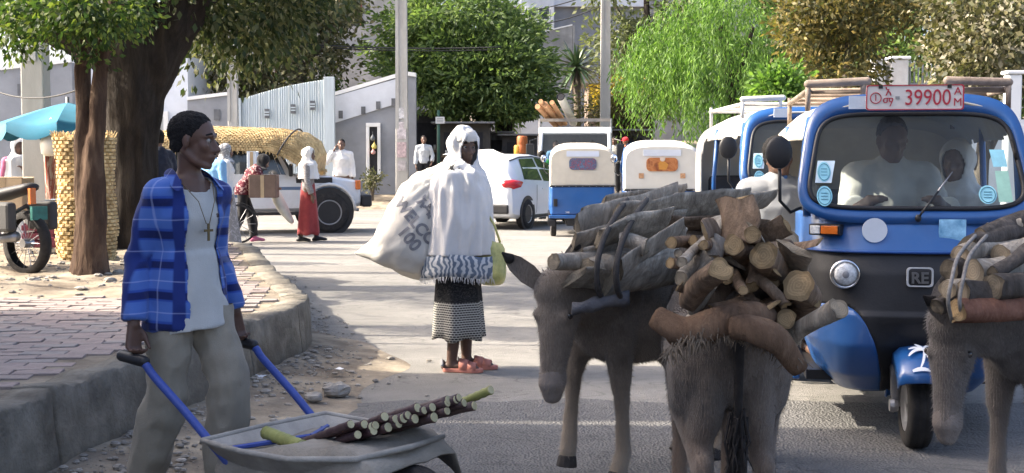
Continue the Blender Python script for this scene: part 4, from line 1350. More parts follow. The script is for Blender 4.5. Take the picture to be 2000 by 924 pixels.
# open plaid shirt
tb = MB(); add_torso(tb, J, s, .013, .97)
tb.tube([J['waist'], pz, V((pz.x, pz.y, .76*s))], [.158*s, .186*s, .204*s], 22, flat=.76, up=(1,0,0))
for q in 'lr': add_arm(tb, J, q, s, .011, .95, 'wri', .012)
tb.tube([J['neck'] - V((.01,0,.02)), J['neck'] + V((-.012,0,.035))], [.092*s, .082*s], 16)
def scut(p):
    x, y, z = p.x - J['chest'].x, p.y, p.z
    if (p - (J['neck'] + V((.03,0,.03)))).length < .078: return True
    if z > J['neck'].z + .018: return True
    if abs(y) > .19 or x < .03: return False
    hw = .085 + .02*(1.30 - z) if z < 1.30 else .085 - .10*(z - 1.30)
    return -hw*.75 < y < hw and x > .02
sh = put('plaid_shirt', fuse(tb, .0105, 3, fold=folds(9, 6, .010, 7.7, .0012), cut=scut, thick=-.005, name='plaid_shirt'), plaid_mat(), man, smooth=True)
# collar flaps
for sg in (-1, 1):
    c0 = J['neck']
    pts = [(c0 + V(p)) for p in ((-.05, sg*.055, .045), (.02, sg*.082, .028), (.085, sg*.085, -.04), (.09, sg*.125, -.075), (.03, sg*.132, -.018), (-.06, sg*.095, .012))]
    o = MB().add(pts, [(0, 1, 4, 5), (1, 2, 3, 4)]).build('collar', _M.get('plaid') or sh.data.materials[0], sh, smooth=True)
    m_ = o.modifiers.new('s', 'SOLIDIFY'); m_.thickness = .006; m_ = o.modifiers.new('u', 'SUBSURF'); m_.levels = m_.render_levels = 2
# necklace with cross
M_bronze = mat('dull bronze', (.16, .12, .06), .45, .2, 20, .2, 60, metal=.8)
c0 = J['neck']; fr = J['chest'].x + .155*s*.78
ch = [c0 + V((-.03, .08, .0)), c0 + V((.055, .075, -.03)), V((fr+.005, .045, c0.z-.10)), V((fr+.012, .012, c0.z-.19)), V((fr+.012, -.004, c0.z-.19)), V((fr+.005, -.035, c0.z-.10)), c0 + V((.055, -.075, -.03)), c0 + V((-.03, -.08, 0))]
nkc = MB().tube(ch, .0018, 5).build('necklace', M_bronze, man, smooth=True)
x = fr + .016; z = c0.z - .225
MB().box((x-.003, -.001, z-.035), (x+.003, .009, z+.035)).box((x-.0025, -.018, z+.002), (x+.0025, .026, z+.012)).build('cross_pendant', M_bronze, nkc, bevel=.001)

# ------------------------------------------------------------------ 2. woman in white shawl with the sack
def key_cloth():
    """black cloth with rows of pale meander bands near the hem"""
    m, nt, b = _nt('black skirt with meander bands')
    tc = N(nt, 'ShaderNodeTexCoord'); sp = N(nt, 'ShaderNodeSeparateXYZ'); L(nt, tc.outputs['Object'], sp.inputs[0])
    at2 = N(nt, 'ShaderNodeMath', operation='ARCTAN2'); L(nt, sp.outputs[1], at2.inputs[0]); L(nt, sp.outputs[0], at2.inputs[1])
    cb = N(nt, 'ShaderNodeCombineXYZ'); L(nt, at2.outputs[0], cb.inputs[0]); L(nt, sp.outputs[2], cb.inputs[1])
    mp = N(nt, 'ShaderNodeMapping'); mp.inputs['Scale'].default_value = (14, 52, 1); L(nt, cb.outputs[0], mp.inputs[0])
    br = N(nt, 'ShaderNodeTexBrick'); br.inputs['Scale'].default_value = 1.0; br.inputs['Mortar Size'].default_value = .16
    br.inputs['Color1'].default_value = (0, 0, 0, 1); br.inputs['Color2'].default_value = (0, 0, 0, 1); br.inputs['Mortar'].default_value = (1, 1, 1, 1)
    br.inputs['Brick Width'].default_value = 1.6; br.inputs['Row Height'].default_value = .8
    L(nt, mp.outputs[0], br.inputs['Vector'])
    zr = ramp(nt, sp.outputs[2], [(.20, 1.0), (.46, 1.0), (.47, 0.0)], 'CONSTANT')
    mu = N(nt, 'ShaderNodeMath', operation='MULTIPLY'); L(nt, br.outputs['Color'], mu.inputs[0]); L(nt, zr, mu.inputs[1])
    n2 = tnoise(nt, coords(nt, 'Object', (6, 6, 20)), 6, 2, .5, 2)
    up = ramp(nt, n2, [(.56, 0.0), (.6, .35), (.63, 0.0)])
    c = mix_rgb(nt, mu.outputs[0], (.018, .018, .02), (.42, .41, .37))
    c = mix_rgb(nt, up, c, (.35, .34, .3))
    L(nt, c, b.inputs['Base Color']); b.inputs['Roughness'].default_value = .9; b.inputs['Specular IOR Level'].default_value = .1
    return m
WY = 8.15
wx = xt(893, WY)
ovw = dict(lank=(.05,.07,.08), ltoe=(.22,.075,.03), lkne=(.04,.09,.5), rank=(-.03,-.07,.08), rtoe=(.14,-.075,.03),
           head=(.05,0,1.565), neck=(.02,0,1.42), lelb=(.03,.16,1.12), lwri=(.10,.07,1.15), lhand=(.11,.0,1.2), lsho=(0,.155,1.37), relb=(.02,-.16,1.10), rwri=(.10,-.04,1.14), rhand=(.12,.04,1.2), rsho=(0,-.15,1.37))
wom, J, s, F = person('woman in a long white shawl carrying a big white sack on her back', (wx, WY, 0), R(-8), 1.62, ovw, yaw=R(-52), pitch=R(4), skin=2, vox=.009, hair=False, eyes=True,
    skirt=(key_cloth(), .235, .205), top=pattern_cloth('zebra blouse', (.03, .03, .03), (.5, .48, .45), 20, .5), top_kw=dict(g=.014), slim=.92)
# shawl: hood + long wrap with border band and fringe
add_scarf(wom, J, s, F, .011, C_white, low=.80, wide=.275, deep=.250, fold=.026, ffreq=13, name='shawl', vx=.0125)
# second fold of cloth over the brow
mb = MB().ell((-.012,0,.05), (.118,.096,.085), 22, 14).xf(F @ Matrix.Scale(s, 4))
Fi = F.inverted()
put('brow_cloth', fuse(mb, .010, 3, fold=lambda p: .004*noise.noise(V((p.x*20, p.y*20, p.z*60))), cut=lambda p: ((Fi @ p)/s).z < .032 + .0*p.x, thick=-.004, name='brow_cloth'), C_offwhite, wom, smooth=True)
# border band
def border_mat():
    m, nt, b = _nt('blue grey woven border')
    vec = coords(nt, 'Object', (1, 1, 1.6))
    n = tnoise(nt, vec, 22, 3, .6, 2.0)
    w = N(nt, 'ShaderNodeTexWave', wave_type='BANDS'); w.inputs['Scale'].default_value = 9; w.inputs['Distortion'].default_value = 9; w.inputs['Detail'].default_value = 2
    L(nt, vec, w.inputs['Vector'])
    c = ramp(nt, w.outputs['Fac'], [(.3, (.10, .13, .18)), (.5, (.18, .215, .255)), (.66, (.46, .47, .47))])
    L(nt, c, b.inputs['Base Color']); b.inputs['Roughness'].default_value = .9
    return m
def ring_at(z, a, b, n=72, seed=3.1, amp=.05, c=V((0,0,0))):
    out = []
    for j in range(n):
        an = 2*math.pi*j/n
        k = 1 + amp*noise.noise(V((math.cos(an)*2.2, math.sin(an)*2.2, seed))) + amp*.6*noise.noise(V((math.cos(an)*6, math.sin(an)*6, seed)))
        out.append(V((c.x + b*k*math.cos(an), c.y + a*k*math.sin(an), z + .012*math.sin(3*an))))
    return out
cc = V((.01, 0, 0))
rg = [ring_at(z*s, a*s, b*s, c=cc) for z, a, b in ((.825, .286, .260), (.77, .290, .266), (.71, .293, .270), (.675, .291, .268))]
o = MB().rings(rg, False, False).build('woven_border', border_mat(), wom, smooth=True); q = o.modifiers.new('s', 'SOLIDIFY'); q.thickness = .006
fr = MB(); last = rg[-1]
for j in range(260):
    k = random.random()*72; i = int(k) % 72; p = last[i].lerp(last[(i+1) % 72], k % 1)
    e = p + V((random.gauss(0, .008), random.gauss(0, .008), -random.uniform(.02, .045)))
    fr.tube([p, e], [.002, .001], 4)
tag(fr.build('fringe', C_white, wom), kind='stuff')
# cord and tassel at the skirt front
tp = [V((.16, -.20, .70))*1, V((.14, -.205, .55)), V((.10, -.205, .40)), V((.075, -.2, .30))]
# sandals
M_clay = mat('salmon rubber', (.50, .20, .15), .6, .12, 6, .2, 60)
for q in 'lr':
    a, tt = J[q+'ank'], J[q+'toe']
    so = MB()
    d = (tt - a); d.z = 0; d.normalize(); sd_ = V((-d.y, d.x, 0))
    c0 = V((a.x, a.y, 0)) - d*.055
    rg_ = []
    outl = [(0, .028), (.02, .036), (.08, .036), (.14, .042), (.2, .045), (.245, .036), (.268, .015)]
    loop = [c0 + d*u + sd_*w for u, w in outl] + [c0 + d*u - sd_*w for u, w in outl[::-1]]
    so.rings([[V((p.x, p.y, z)) for p in loop] for z in (0.002, .03)])
    sole = so.build('sandal', M_clay, wom, bevel=.006)
    st = MB()
    for u0, u1, h in ((.11, .17, .105), (.17, .225, .075)):
        st.rings([[c0 + d*(u0 + (u1-u0)*v) + sd_*w*.044 + V((0,0,.03 + h*.62*math.sqrt(max(0, 1-w*w)) - .012*v)) for v in (0, 1)] for w in [i/6 - 1 for i in range(13)]], False, False, closed=False)
    o = st.build('upper_strap', M_clay, sole, smooth=True); q2 = o.modifiers.new('s', 'SOLIDIFY'); q2.thickness = .008
    MB().tube([c0 + V((0,0,.05)) + sd_*.036, c0 + V((0,0,.075)) - d*.01, c0 + V((0,0,.05)) - sd_*.036], .012, 8, True).build('heel_strap', mat('grey webbing', (.2, .2, .21), .8), sole, smooth=True)

# sack: bunched at her shoulder, spreading to a wide sewn bottom seam
sack = thing('sack', 'big pale plastic sack with printed letters slung over her back', 'sack', (wx, WY, 0))
def wl(px, py, dy=0.0): p = at(px, py, WY + dy); return V((p.x - wx, dy, p.z))
# stations: (upper silhouette point, lower silhouette point, thickness)
st = [((872, 322), (876, 345), .05), ((845, 327), (872, 400), .13), ((815, 336), (868, 462), .20), ((786, 360), (864, 512), .235), ((765, 392), (858, 536), .24), ((748, 425), (846, 546), .225), ((733, 452), (825, 548), .19), ((718, 473), (798, 541), .14), ((705, 486), (768, 528), .085), ((697, 492), (735, 512), .035), ((692, 495), (706, 501), .008)]
rings = []
for k, (u, l_, th) in enumerate(st):
    a, b_ = wl(*u, .06), wl(*l_, .06)
    c = (a+b_)*.5; ax = (a-b_)*.5
    rings.append([c + ax*math.cos(2*math.pi*j/40) + V((0, -1, 0))*th*math.sin(2*math.pi*j/40) for j in range(40)])
sme = MB().rings(rings).mesh('sack_cloth')
bm = bmesh.new(); bm.from_mesh(sme)
bmesh.ops.subdivide_edges(bm, edges=bm.edges[:], cuts=2, use_grid_fill=True, smooth=.6)
p0 = wl(880, 335, 0)
for q in bm.verts:
    d = q.co - p0; r = d.length
    an = math.atan2(d.z, d.x)
    rad = math.sin(an*26 + 2*noise.noise(q.co*5)) * .010 * max(0, 1 - r/.75) * min(1, r/.1)
    q.co += q.normal*(rad + .015*noise.noise(V((q.co.x*9, q.co.y*9, q.co.z*14))) + .004*noise.noise(q.co*40))
bm.to_mesh(sme); bm.free()
M_sack = mat('woven plastic sack', (.56, .54, .49), .55, .09, 3, .35, 260, spec=.35, dirt=(.55, .5, .42))
so = put('sack_cloth', sme, M_sack, sack, smooth=True)
bt = BVHTree.FromObject(so, bpy.context.evaluated_depsgraph_get())
M_ink = mat('faded black ink', (.2, .2, .215), .7, .25, 30)
def print_on(body, px, py, size, ang, squash=1.0):
    me = text_mesh(body, size, 0, bold=.004)
    bm = bmesh.new(); bm.from_mesh(me)
    bmesh.ops.triangulate(bm, faces=bm.faces[:])
    bmesh.ops.subdivide_edges(bm, edges=[e for e in bm.edges if e.calc_length() > .03], cuts=2)
    c = at(px, py, WY) - V((wx, WY, 0))
    for q in bm.verts:
        x, z = q.co.x*squash, q.co.y
        X = c.x + x*math.cos(ang) - z*math.sin(ang); Z = c.z + x*math.sin(ang) + z*math.cos(ang)
        h = bt.ray_cast(V((X, -2, Z)), V((0, 1, 0)))
        q.co = (h[0] + V((0, -.004, 0))) if h[0] is not None else V((X, -.2, Z))
    bm.to_mesh(me); bm.free()
    put('printed_letters', me, M_ink, so)
print_on('WELCOM', 822, 440, .105, R(-50))
print_on('100', 803, 463, .115, R(-50))
print_on('አዲ', 836, 402, .10, R(-50))
# plastic bag carried at her far side
bag = thing('carrier_bag', 'translucent yellow-green plastic carrier bag at her side', 'bag', (xt(957, WY-.12), WY-.05, 0))
bx = xt(957, WY-.12)
def bl(px, py): p = at(px, py, WY-.1); return V((p.x-bx, 0, p.z))
mb = MB()
rgs = []
for px0, px1, py, th in ((930, 985, 470, .03), (928, 988, 500, .07), (927, 990, 530, .10), (931, 988, 550, .09), (942, 980, 560, .04)):
    a, b_ = bl(px0, py), bl(px1, py); c = (a+b_)*.5
    rgs.append([c + (b_-a)*.5*math.cos(2*math.pi*j/24) + V((0, th*math.sin(2*math.pi*j/24), 0)) for j in range(24)])
me = MB().rings(rgs).mesh('bag_body')
put('bag_body', me, mat('yellow green film', (.36, .38, .12), .35, .3, 10, .5, 18, spec=.5, col2=(.5, .45, .16)), bag, smooth=True, sub=1)
for k in (-1, 1): MB().tube([bl(957+k*20, 475), bl(955+k*10, 440), bl(950, 415)], .008, 6).build('handle', _M['yellow green film'], bag, smooth=True)

# ------------------------------------------------------------------ people further off
def xy(px, Y): return xt(px, Y)
STEP = dict(lkne=(.14,.09,.52), lank=(.20,.09,.09), ltoe=(.36,.10,.04), rkne=(-.02,-.09,.5), rank=(-.22,-.09,.12), rtoe=(-.08,-.10,.03))
Y = 21.3
person('woman in a white headscarf and brick red skirt walking across the road', (xy(602, Y), Y, 0), R(0), 1.62,
       dict(lank=(.13,.06,.08), ltoe=(.30,.06,.04), rank=(-.14,-.06,.08), rtoe=(.02,-.06,.03), relb=(.02,-.22,1.10), rwri=(.10,-.2,.86), rhand=(.12,-.2,.7)), skin=1, hair=False,
       top=pattern_cloth('grey speckled knit', (.2, .19, .19), (.32, .3, .3), 25), skirt=(C_red, .13, .23), shoes=M_shoe, scarf=dict(m=C_white, low=1.12, wide=.235, deep=.19, fold=.016))
Y = 27.6
person('man in a white zip jacket holding a phone to his ear behind the off-roader', (xy(668, Y), Y, .12), R(-90), 1.76,
       dict(relb=(.06,-.33,1.20), rwri=(.05,-.16,1.45), rhand=(.02,-.105,1.60)), skin=0, top=C_white, top_kw=dict(g=.03), bottom=C_brown, shoes=M_shoe, width=1.05)
Y = 35.5
person('man in a pale grey shirt standing by the grey wall corner', (xy(828, Y), Y, .42), R(-80), 1.7, dict(lelb=(.03,.26,1.12), lwri=(.12,.22,.95), lhand=(.2,.2,.85)), skin=0,
       top=C_lgrey, bottom=C_black, shoes=M_shoe)
Y = 19.6
person('woman in a white top with a grey headscarf and a mottled grey skirt', (xy(440, Y), Y, 0), R(20), 1.66, dict(lank=(.1,.07,.08), ltoe=(.26,.08,.03)), skin=0, hair=False, top=C_white, top_kw=dict(g=.03, loose=.03, hem=.88),
       skirt=(pattern_cloth('mottled grey skirt', (.25, .235, .23), (.38, .36, .36), 9), .06, .24), shoes=M_shoe, scarf=dict(m=pattern_cloth('grey lined scarf', (.22, .22, .23), (.5, .5, .5), 14), low=1.36, wide=.17, deep=.13, fold=.01))
Y = 21.0
person('stooping person in a maroon flowered shirt beside the bicycle', (xy(474, Y), Y, 0), R(15), 1.62,
       dict(waist=(.06,0,1.08), chest=(.18,0,1.22), neck=(.28,0,1.34), head=(.38,0,1.45), lsho=(.24,.175,1.30), rsho=(.24,-.175,1.30), lelb=(.36,.22,1.06), relb=(.36,-.22,1.06), lwri=(.52,.2,.98), rwri=(.52,-.2,.98), lhand=(.66,.2,.97), rhand=(.66,-.2,.97), **{k: STEP[k] for k in STEP}), pitch=R(25), skin=0, hair=False,
       top=pattern_cloth('maroon flowered cloth', (.10, .025, .035), (.42, .30, .28), 11, .56), top_kw=dict(g=.03, hem=.86), bottom=C_black, shoes=C_pink, scarf=dict(m=C_black, low=1.22, wide=.17, deep=.15))
Y = 16.8
person('man in a dark navy pullover standing behind the plaid-shirted man', (xy(312, Y), Y, 0), R(150), 1.82, dict(), yaw=R(-20), skin=1, top=C_navy, top_kw=dict(g=.03), bottom=C_black, shoes=M_shoe, width=1.1)
Y = 20.0
person('person in a cream top with short curly hair seen from behind by the tree', (xy(284, Y), Y, 0), R(95), 1.76, dict(), skin=0, top=C_offwhite, bottom=C_khaki, shoes=M_shoe, hair_k=1.1)
Y = 18.4
person('dark-haired person in a light blue shirt partly hidden by the plaid-shirted man', (xy(417, Y), Y, 0), R(60), 1.68, dict(), skin=2, top=C_blue, bottom=C_navy, shoes=M_shoe, hair_k=1.12)
Y = 17.5
person('child-sized woman wrapped in white cloth by the boxes under the umbrella', (xy(37, Y), Y, .12), R(-50), 1.58, dict(lelb=(.1,.2,1.12), lwri=(.2,.06,1.2), lhand=(.2,-.02,1.3)), skin=0, hair=False, top=C_pink, skirt=(C_white, .1, .22), scarf=dict(m=C_white, low=.72, wide=.23, deep=.2), shoes=M_shoe)
Y = 29.5
person('man in a green jersey bending beside the white hatchback', (xy(1050, Y), Y, 0), R(60), 1.72, dict(chest=(.08,0,1.25), neck=(.16,0,1.38), head=(.22,0,1.50), lsho=(.12,.175,1.34), rsho=(.12,-.175,1.34), lelb=(.2,.24,1.1), relb=(.2,-.24,1.1), lwri=(.4,.2,1.0), rwri=(.4,-.2,1.0), lhand=(.5,.2,.95), rhand=(.5,-.2,.95)), skin=0, top=C_green, top_kw=dict(g=.03), bottom=C_black, shoes=M_shoe)
Y = 38.0
person('dark-clothed person carrying a pink bundle left of the truck cab', (xy(1034, Y), Y, gz(0,Y)), R(-60), 1.7, dict(lelb=(.1,.24,1.12), lwri=(.25,.12,1.18), lhand=(.3,.0,1.2)), skin=2, top=C_black, bottom=C_black, shoes=M_shoe)
Y = 37.0
person('man in a red cap and orange top right of the truck', (xy(1222, Y), Y, gz(0,Y)+.35), R(120), 1.72, dict(), skin=1, top=C_orange, bottom=C_navy, shoes=M_shoe, hair=False)
cp = xy(1222, Y)
cap = MB().ell((0,0,0), (.115, .1, .085), 16, 10).box((.06, -.075, -.03), (.2, .075, -.018)).build('cap', cloth('red cap', (.6, .03, .04)), bpy.data.objects[[o.name for o in COL.objects if o.name.startswith('person')][-1]], smooth=True)
cap.location = (.025, 0, 1.66)
Y = 36.6
person('man in a cream patterned shirt standing right of the truck mirror', (xy(1200, Y), Y, gz(0,Y)+.4), R(-110), 1.7, dict(relb=(.05,-.26,1.12), rwri=(.2,-.1,1.15), rhand=(.22,.05,1.18)), skin=0, top=pattern_cloth('cream shirt', (.55, .52, .46), (.35, .33, .3), 12), bottom=C_black, shoes=M_shoe)
# ================================================================== DONKEYS AND FIREWOOD
def fur_mat(name, dark, mid, light, belly):
    m, nt, b = _nt(name)
    vec = coords(nt, 'Object', (1, 1, 1))
    n = tnoise(nt, vec, 4, 5, .65)
    c = ramp(nt, n, [(.3, dark), (.5, mid), (.72, light)])
    f = tnoise(nt, coords(nt, 'Object', (60, 60, 18)), 3, 3, .6)
    c = mix_rgb(nt, .55, c, ramp(nt, f, [(.3, .45), (.7, 1.25)]), 'MULTIPLY')
    tc = N(nt, 'ShaderNodeTexCoord'); sp = N(nt, 'ShaderNodeSeparateXYZ'); L(nt, tc.outputs['Object'], sp.inputs[0])
    low = ramp(nt, sp.outputs[2], [(.0, 1.0), (.16, .8), (.5, .25), (.6, 0.0)])
    c = mix_rgb(nt, low, c, belly)
    L(nt, c, b.inputs['Base Color']); b.inputs['Roughness'].default_value = .85; b.inputs['Specular IOR Level'].default_value = .2
    b.inputs['Sheen Weight'].default_value = .25; b.inputs['Sheen Roughness'].default_value = .5
    bump(nt, b, tnoise(nt, coords(nt, 'Object', (1, 1, .35)), 130, 4, .7), .7, .006)
    return m
FUR = [fur_mat('grey brown donkey coat', (.12, .098, .078), (.19, .156, .125), (.26, .213, .168), (.32, .262, .2)),
       fur_mat('dark grey donkey coat', (.10, .083, .070), (.155, .128, .107), (.21, .172, .142), (.25, .175, .125)),
       fur_mat('smoke grey donkey coat', (.085, .075, .07), (.135, .12, .111), (.19, .168, .152), (.23, .195, .165))]
M_mane = mat('dark mane hair', (.02, .017, .016), .9, .3, 30, .5, 90)
M_hoof = mat('dark hoof', (.035, .03, .028), .7, .2, 20, .3, 60)
M_muzzle = mat('pale muzzle', (.22, .19, .17), .8, .2, 12, .3, 80)

def donkey(label, loc, heading, hgt=1.0, poll=(.66, 0, 1.12), nose=(.80, 0, .66), legs=None, fur=0, ears=((-.3, .25, .55), (-.3, -.25, .55)), wears=None, tail=True, barrel=1.0, light_muzzle=True):
    """local frame: +X ahead, +Y its left; trunk from x=-.48 (rump) to .42 (chest)"""
    t = thing('donkey', label, 'donkey', loc, heading)
    t.scale = (hgt, hgt, hgt)
    if wears: ears = [Matrix.Rotation(-heading, 3, 'Z') @ V(e) for e in wears]
    mb = MB()
    # trunk rings: x, z centre, half height, half width
    prof = [(-.53, .86, .07, .06), (-.50, .85, .15, .12), (-.44, .83, .20, .165), (-.34, .81, .225, .185), (-.18, .79, .235, .205*barrel), (0, .775, .245, .225*barrel), (.14, .775, .245, .215*barrel), (.28, .785, .235, .185), (.38, .80, .21, .155), (.45, .81, .155, .11), (.485, .82, .07, .05)]
    rings = []
    for x, zc, hh, hw in prof:
        ring = []
        for j in range(22):
            a = 2*math.pi*j/22
            yy = hw*math.cos(a); zz = hh*math.sin(a)
            if zz > 0: yy *= 1 - .28*(zz/hh)**2
            ring.append(V((x, yy, zc + zz)))
        rings.append(ring)
    mb.rings(rings)
    mb.tube([(-.42,0,.98), (-.2,0,.985), (0,0,.975), (.2,0,.99), (.34,0,1.01)], [.08,.07,.07,.065,.07], 10, True)
    # haunch and shoulder mass
    for sg in (-1, 1):
        mb.ell((-.37, sg*.095, .72), (.145, .085, .27), 14, 10)
        mb.ell((-.36, sg*.11, .60), (.11, .07, .20), 12, 9)
        mb.ell((.30, sg*.10, .76), (.12, .07, .21), 14, 10)
    # neck
    P, Nz = V(poll), V(nose)
    mb.tube([(.30,0,.86), V((.30,0,.86)).lerp(P, .45) + V((.03,0,-.01)), P - (Nz-P)*.0], [.185, .135, .098], 14, True, 1.15, (1,0,0))
    mb.tube([(.26,0,.98), V((.26,0,.98)).lerp(P, .5) + V((-.02,0,.03)), P + V((-.03,0,.02))], [.08, .062, .055], 10, True)
    # head: wide brow, long face, squared muzzle
    d = (Nz - P); ln = d.length; d.normalize()
    side = d.cross(V((0,0,1))); side = side.normalized() if side.length > .05 else V((0,1,0))
    upv = side.cross(d).normalized()
    hs = ln/.48
    def hp(u, w, h): return P + d*u*ln + side*w*hs + upv*h*hs
    mb.tube([hp(-.06,0,-.03), hp(.12,0,-.03), hp(.32,0,-.03), hp(.55,0,-.02), hp(.78,0,-.015), hp(.93,0,-.015), hp(1.02,0,-.02)],
            [.075*hs, .098*hs, .098*hs, .074*hs, .060*hs, .063*hs, .045*hs], 14, True, 1.12, tuple(upv))
    for sg in (-1, 1):
        mb.ell(hp(.20, sg*.05, -.075), (.06*hs, .035*hs, .06*hs), 10, 8)
        mb.ell(hp(.27, sg*.066, .035), (.032*hs,)*3, 8, 6)
        mb.ell(hp(.96, sg*.03, .012), (.026*hs,)*3, 8, 6)
    mb.ell(hp(.99, 0, -.045), (.04*hs, .038*hs, .032*hs), 10, 8)
    # legs (upper joints inside the trunk)
    LG = dict(fl=[(.32, .11, .74), (.34, .11, .46), (.335, .11, .44), (.34, .11, .14), (.375, .11, .055)],
              fr=[(.32, -.11, .74), (.34, -.11, .46), (.335, -.11, .44), (.34, -.11, .14), (.375, -.11, .055)],
              hl=[(-.36, .115, .76), (-.28, .125, .55), (-.45, .115, .37), (-.44, .115, .13), (-.40, .115, .055)],
              hr=[(-.36, -.115, .76), (-.28, -.125, .55), (-.45, -.115, .37), (-.44, -.115, .13), (-.40, -.115, .055)])
    if legs: LG.update(legs)
    for k, p in LG.items():
        p = [V(q) for q in p]
        if k[0] == 'f':
            mb.tube([p[0], p[0].lerp(p[1], .55), p[1]], [.095, .066, .050], 12, True)
            mb.ell(p[1].lerp(p[2], .5), (.048, .047, .058), 10, 8)
            mb.tube([p[2], p[2].lerp(p[3], .4), p[3], p[4]], [.043, .033, .039, .042], 12, True)
        else:
            mb.tube([p[0], p[1].lerp(p[0], .35), p[1], p[1].lerp(p[2], .6), p[2]], [.135, .115, .092, .058, .046], 12, True)
            mb.ell(p[2] + V((-.012,0,.015)), (.05, .042, .055), 10, 8)
            mb.tube([p[2], p[2].lerp(p[3], .4), p[3], p[4]], [.047, .037, .041, .043], 12, True)
        mb.ell(p[3], (.043, .041, .043), 10, 8)
    me = fuse(mb, .013, 3, fold=lambda p: .003*noise.noise(V((p.x*25, p.y*25, p.z*14))), name='body')
    body = put('body', me, FUR[fur], t, smooth=True)
    # hooves
    for k, p in LG.items():
        q = V(p[4]); a = V(p[3]); dr = (q - a).normalized()
        b0 = q + dr*.01
        put('hoof', MB().tube([b0, b0 + dr*.055], [.043, .052], 12).mesh('hoof'), M_hoof, body, smooth=False, bevel=.006)
    # ears
    for sg, e in zip((1, -1), ears):
        base = hp(.0, sg*-.055 if side.y < 0 else sg*.055, .03)
        dr = V(e).normalized(); L_ = .25*hs
        pr = dr.cross(d).normalized(); fr_ = pr.cross(dr).normalized()
        if wears:
            fc = Matrix.Rotation(-heading, 3, 'Z') @ V((-.25, -1, .2)); fr_ = (fc - dr*fc.dot(dr)).normalized(); pr = dr.cross(fr_).normalized()
        rings = []
        for u, w in ((0, .028), (.15, .04), (.4, .05), (.7, .042), (.9, .022), (1.0, .006)):
            c = base + dr*L_*u
            ring = []
            for j in range(14):
                a = 2*math.pi*j/14
                rr = w*hs
                x_, y_ = rr*math.cos(a), rr*.5*math.sin(a)
                if math.sin(a) > 0: y_ *= -.25
                ring.append(c + pr*x_ + fr_*y_)
            rings.append(ring)
        ear = MB().rings(rings).build('ear', FUR[fur], body, smooth=True)
        MB().tube([base + dr*L_*.86, base + dr*L_*1.01], [.026*hs, .007*hs], 8, True, .6, tuple(fr_)).build('ear_tip', M_mane, ear, smooth=True)
    # eyes, nostrils
    for sg in (-1, 1):
        e = hp(.26, sg*.088, .028)
        MB().ell(e, (.017*hs,)*3, 10, 8).build('eye', M_iris, body, smooth=True)
    if light_muzzle:
        mz = MB().tube([hp(.84,0,-.016), hp(.94,0,-.016), hp(1.03,0,-.022)], [.064*hs, .066*hs, .048*hs], 14, True, 1.1, tuple(upv))
        put('muzzle', fuse(mz, .011, 2, name='muzzle'), M_muzzle, body, smooth=True)
    # upright mane
    mn = MB(); w0 = V((.28,0,1.04)); w1 = P + V((-.05,0,.07)) - d*.04
    for k in range(130):
        f = random.random(); p = w0.lerp(w1, f) + V((0, random.gauss(0, .012), .0))
        mn.tube([p - V((0,0,.03)), p + V((random.gauss(-.01, .015), random.gauss(0, .015), random.uniform(.03, .06)))], [.008, .002], 4)
    tag(mn.build('mane', M_mane, body), kind='stuff')
    if tail:
        tb = MB()
        tb.tube([(-.50,0,.96), (-.55,0,.88), (-.565,0,.75), (-.56,0,.60)], [.028,.023,.018,.015], 10, True)
        tl = tb.build('tail', M_mane, body, smooth=True)
        tf = MB()
        for k in range(110):
            a = V((-.56 + random.gauss(0,.012), random.gauss(0,.014), random.uniform(.42, .64)))
            tf.tube([a, a + V((random.gauss(0,.012), random.gauss(0,.015), -.1)), a + V((random.gauss(0,.016), random.gauss(0,.02), -random.uniform(.16, .24)))], [.006, .005, .001], 4)
        tag(tf.build('tail_tuft', M_mane, tl), kind='stuff')
    # coat: short hairs standing off the skin
    n = len(me.polygons)
    idx = np.random.choice(n, min(n, 34000), replace=False)
    vs, fs = [], []
    for i in idx:
        p = me.polygons[int(i)]; c = p.center; nn = p.normal
        lie = V((-.55, 0, -.75)); lie -= nn*lie.dot(nn)
        dr = (nn*.42 + lie*.75 + V((random.gauss(0,.15), random.gauss(0,.15), random.gauss(0,.15)))).normalized()
        l = random.uniform(.012, .028)
        sd_ = dr.cross(nn).normalized()*.0017
        o = len(vs); vs += [tuple(c - sd_), tuple(c + sd_), tuple(c + dr*l)]; fs.append((o, o+1, o+2))
    fm = bpy.data.meshes.new('coat'); fm.from_pydata(vs, [], fs)
    tag(put('coat', fm, FUR[fur], body), kind='stuff')
    return t

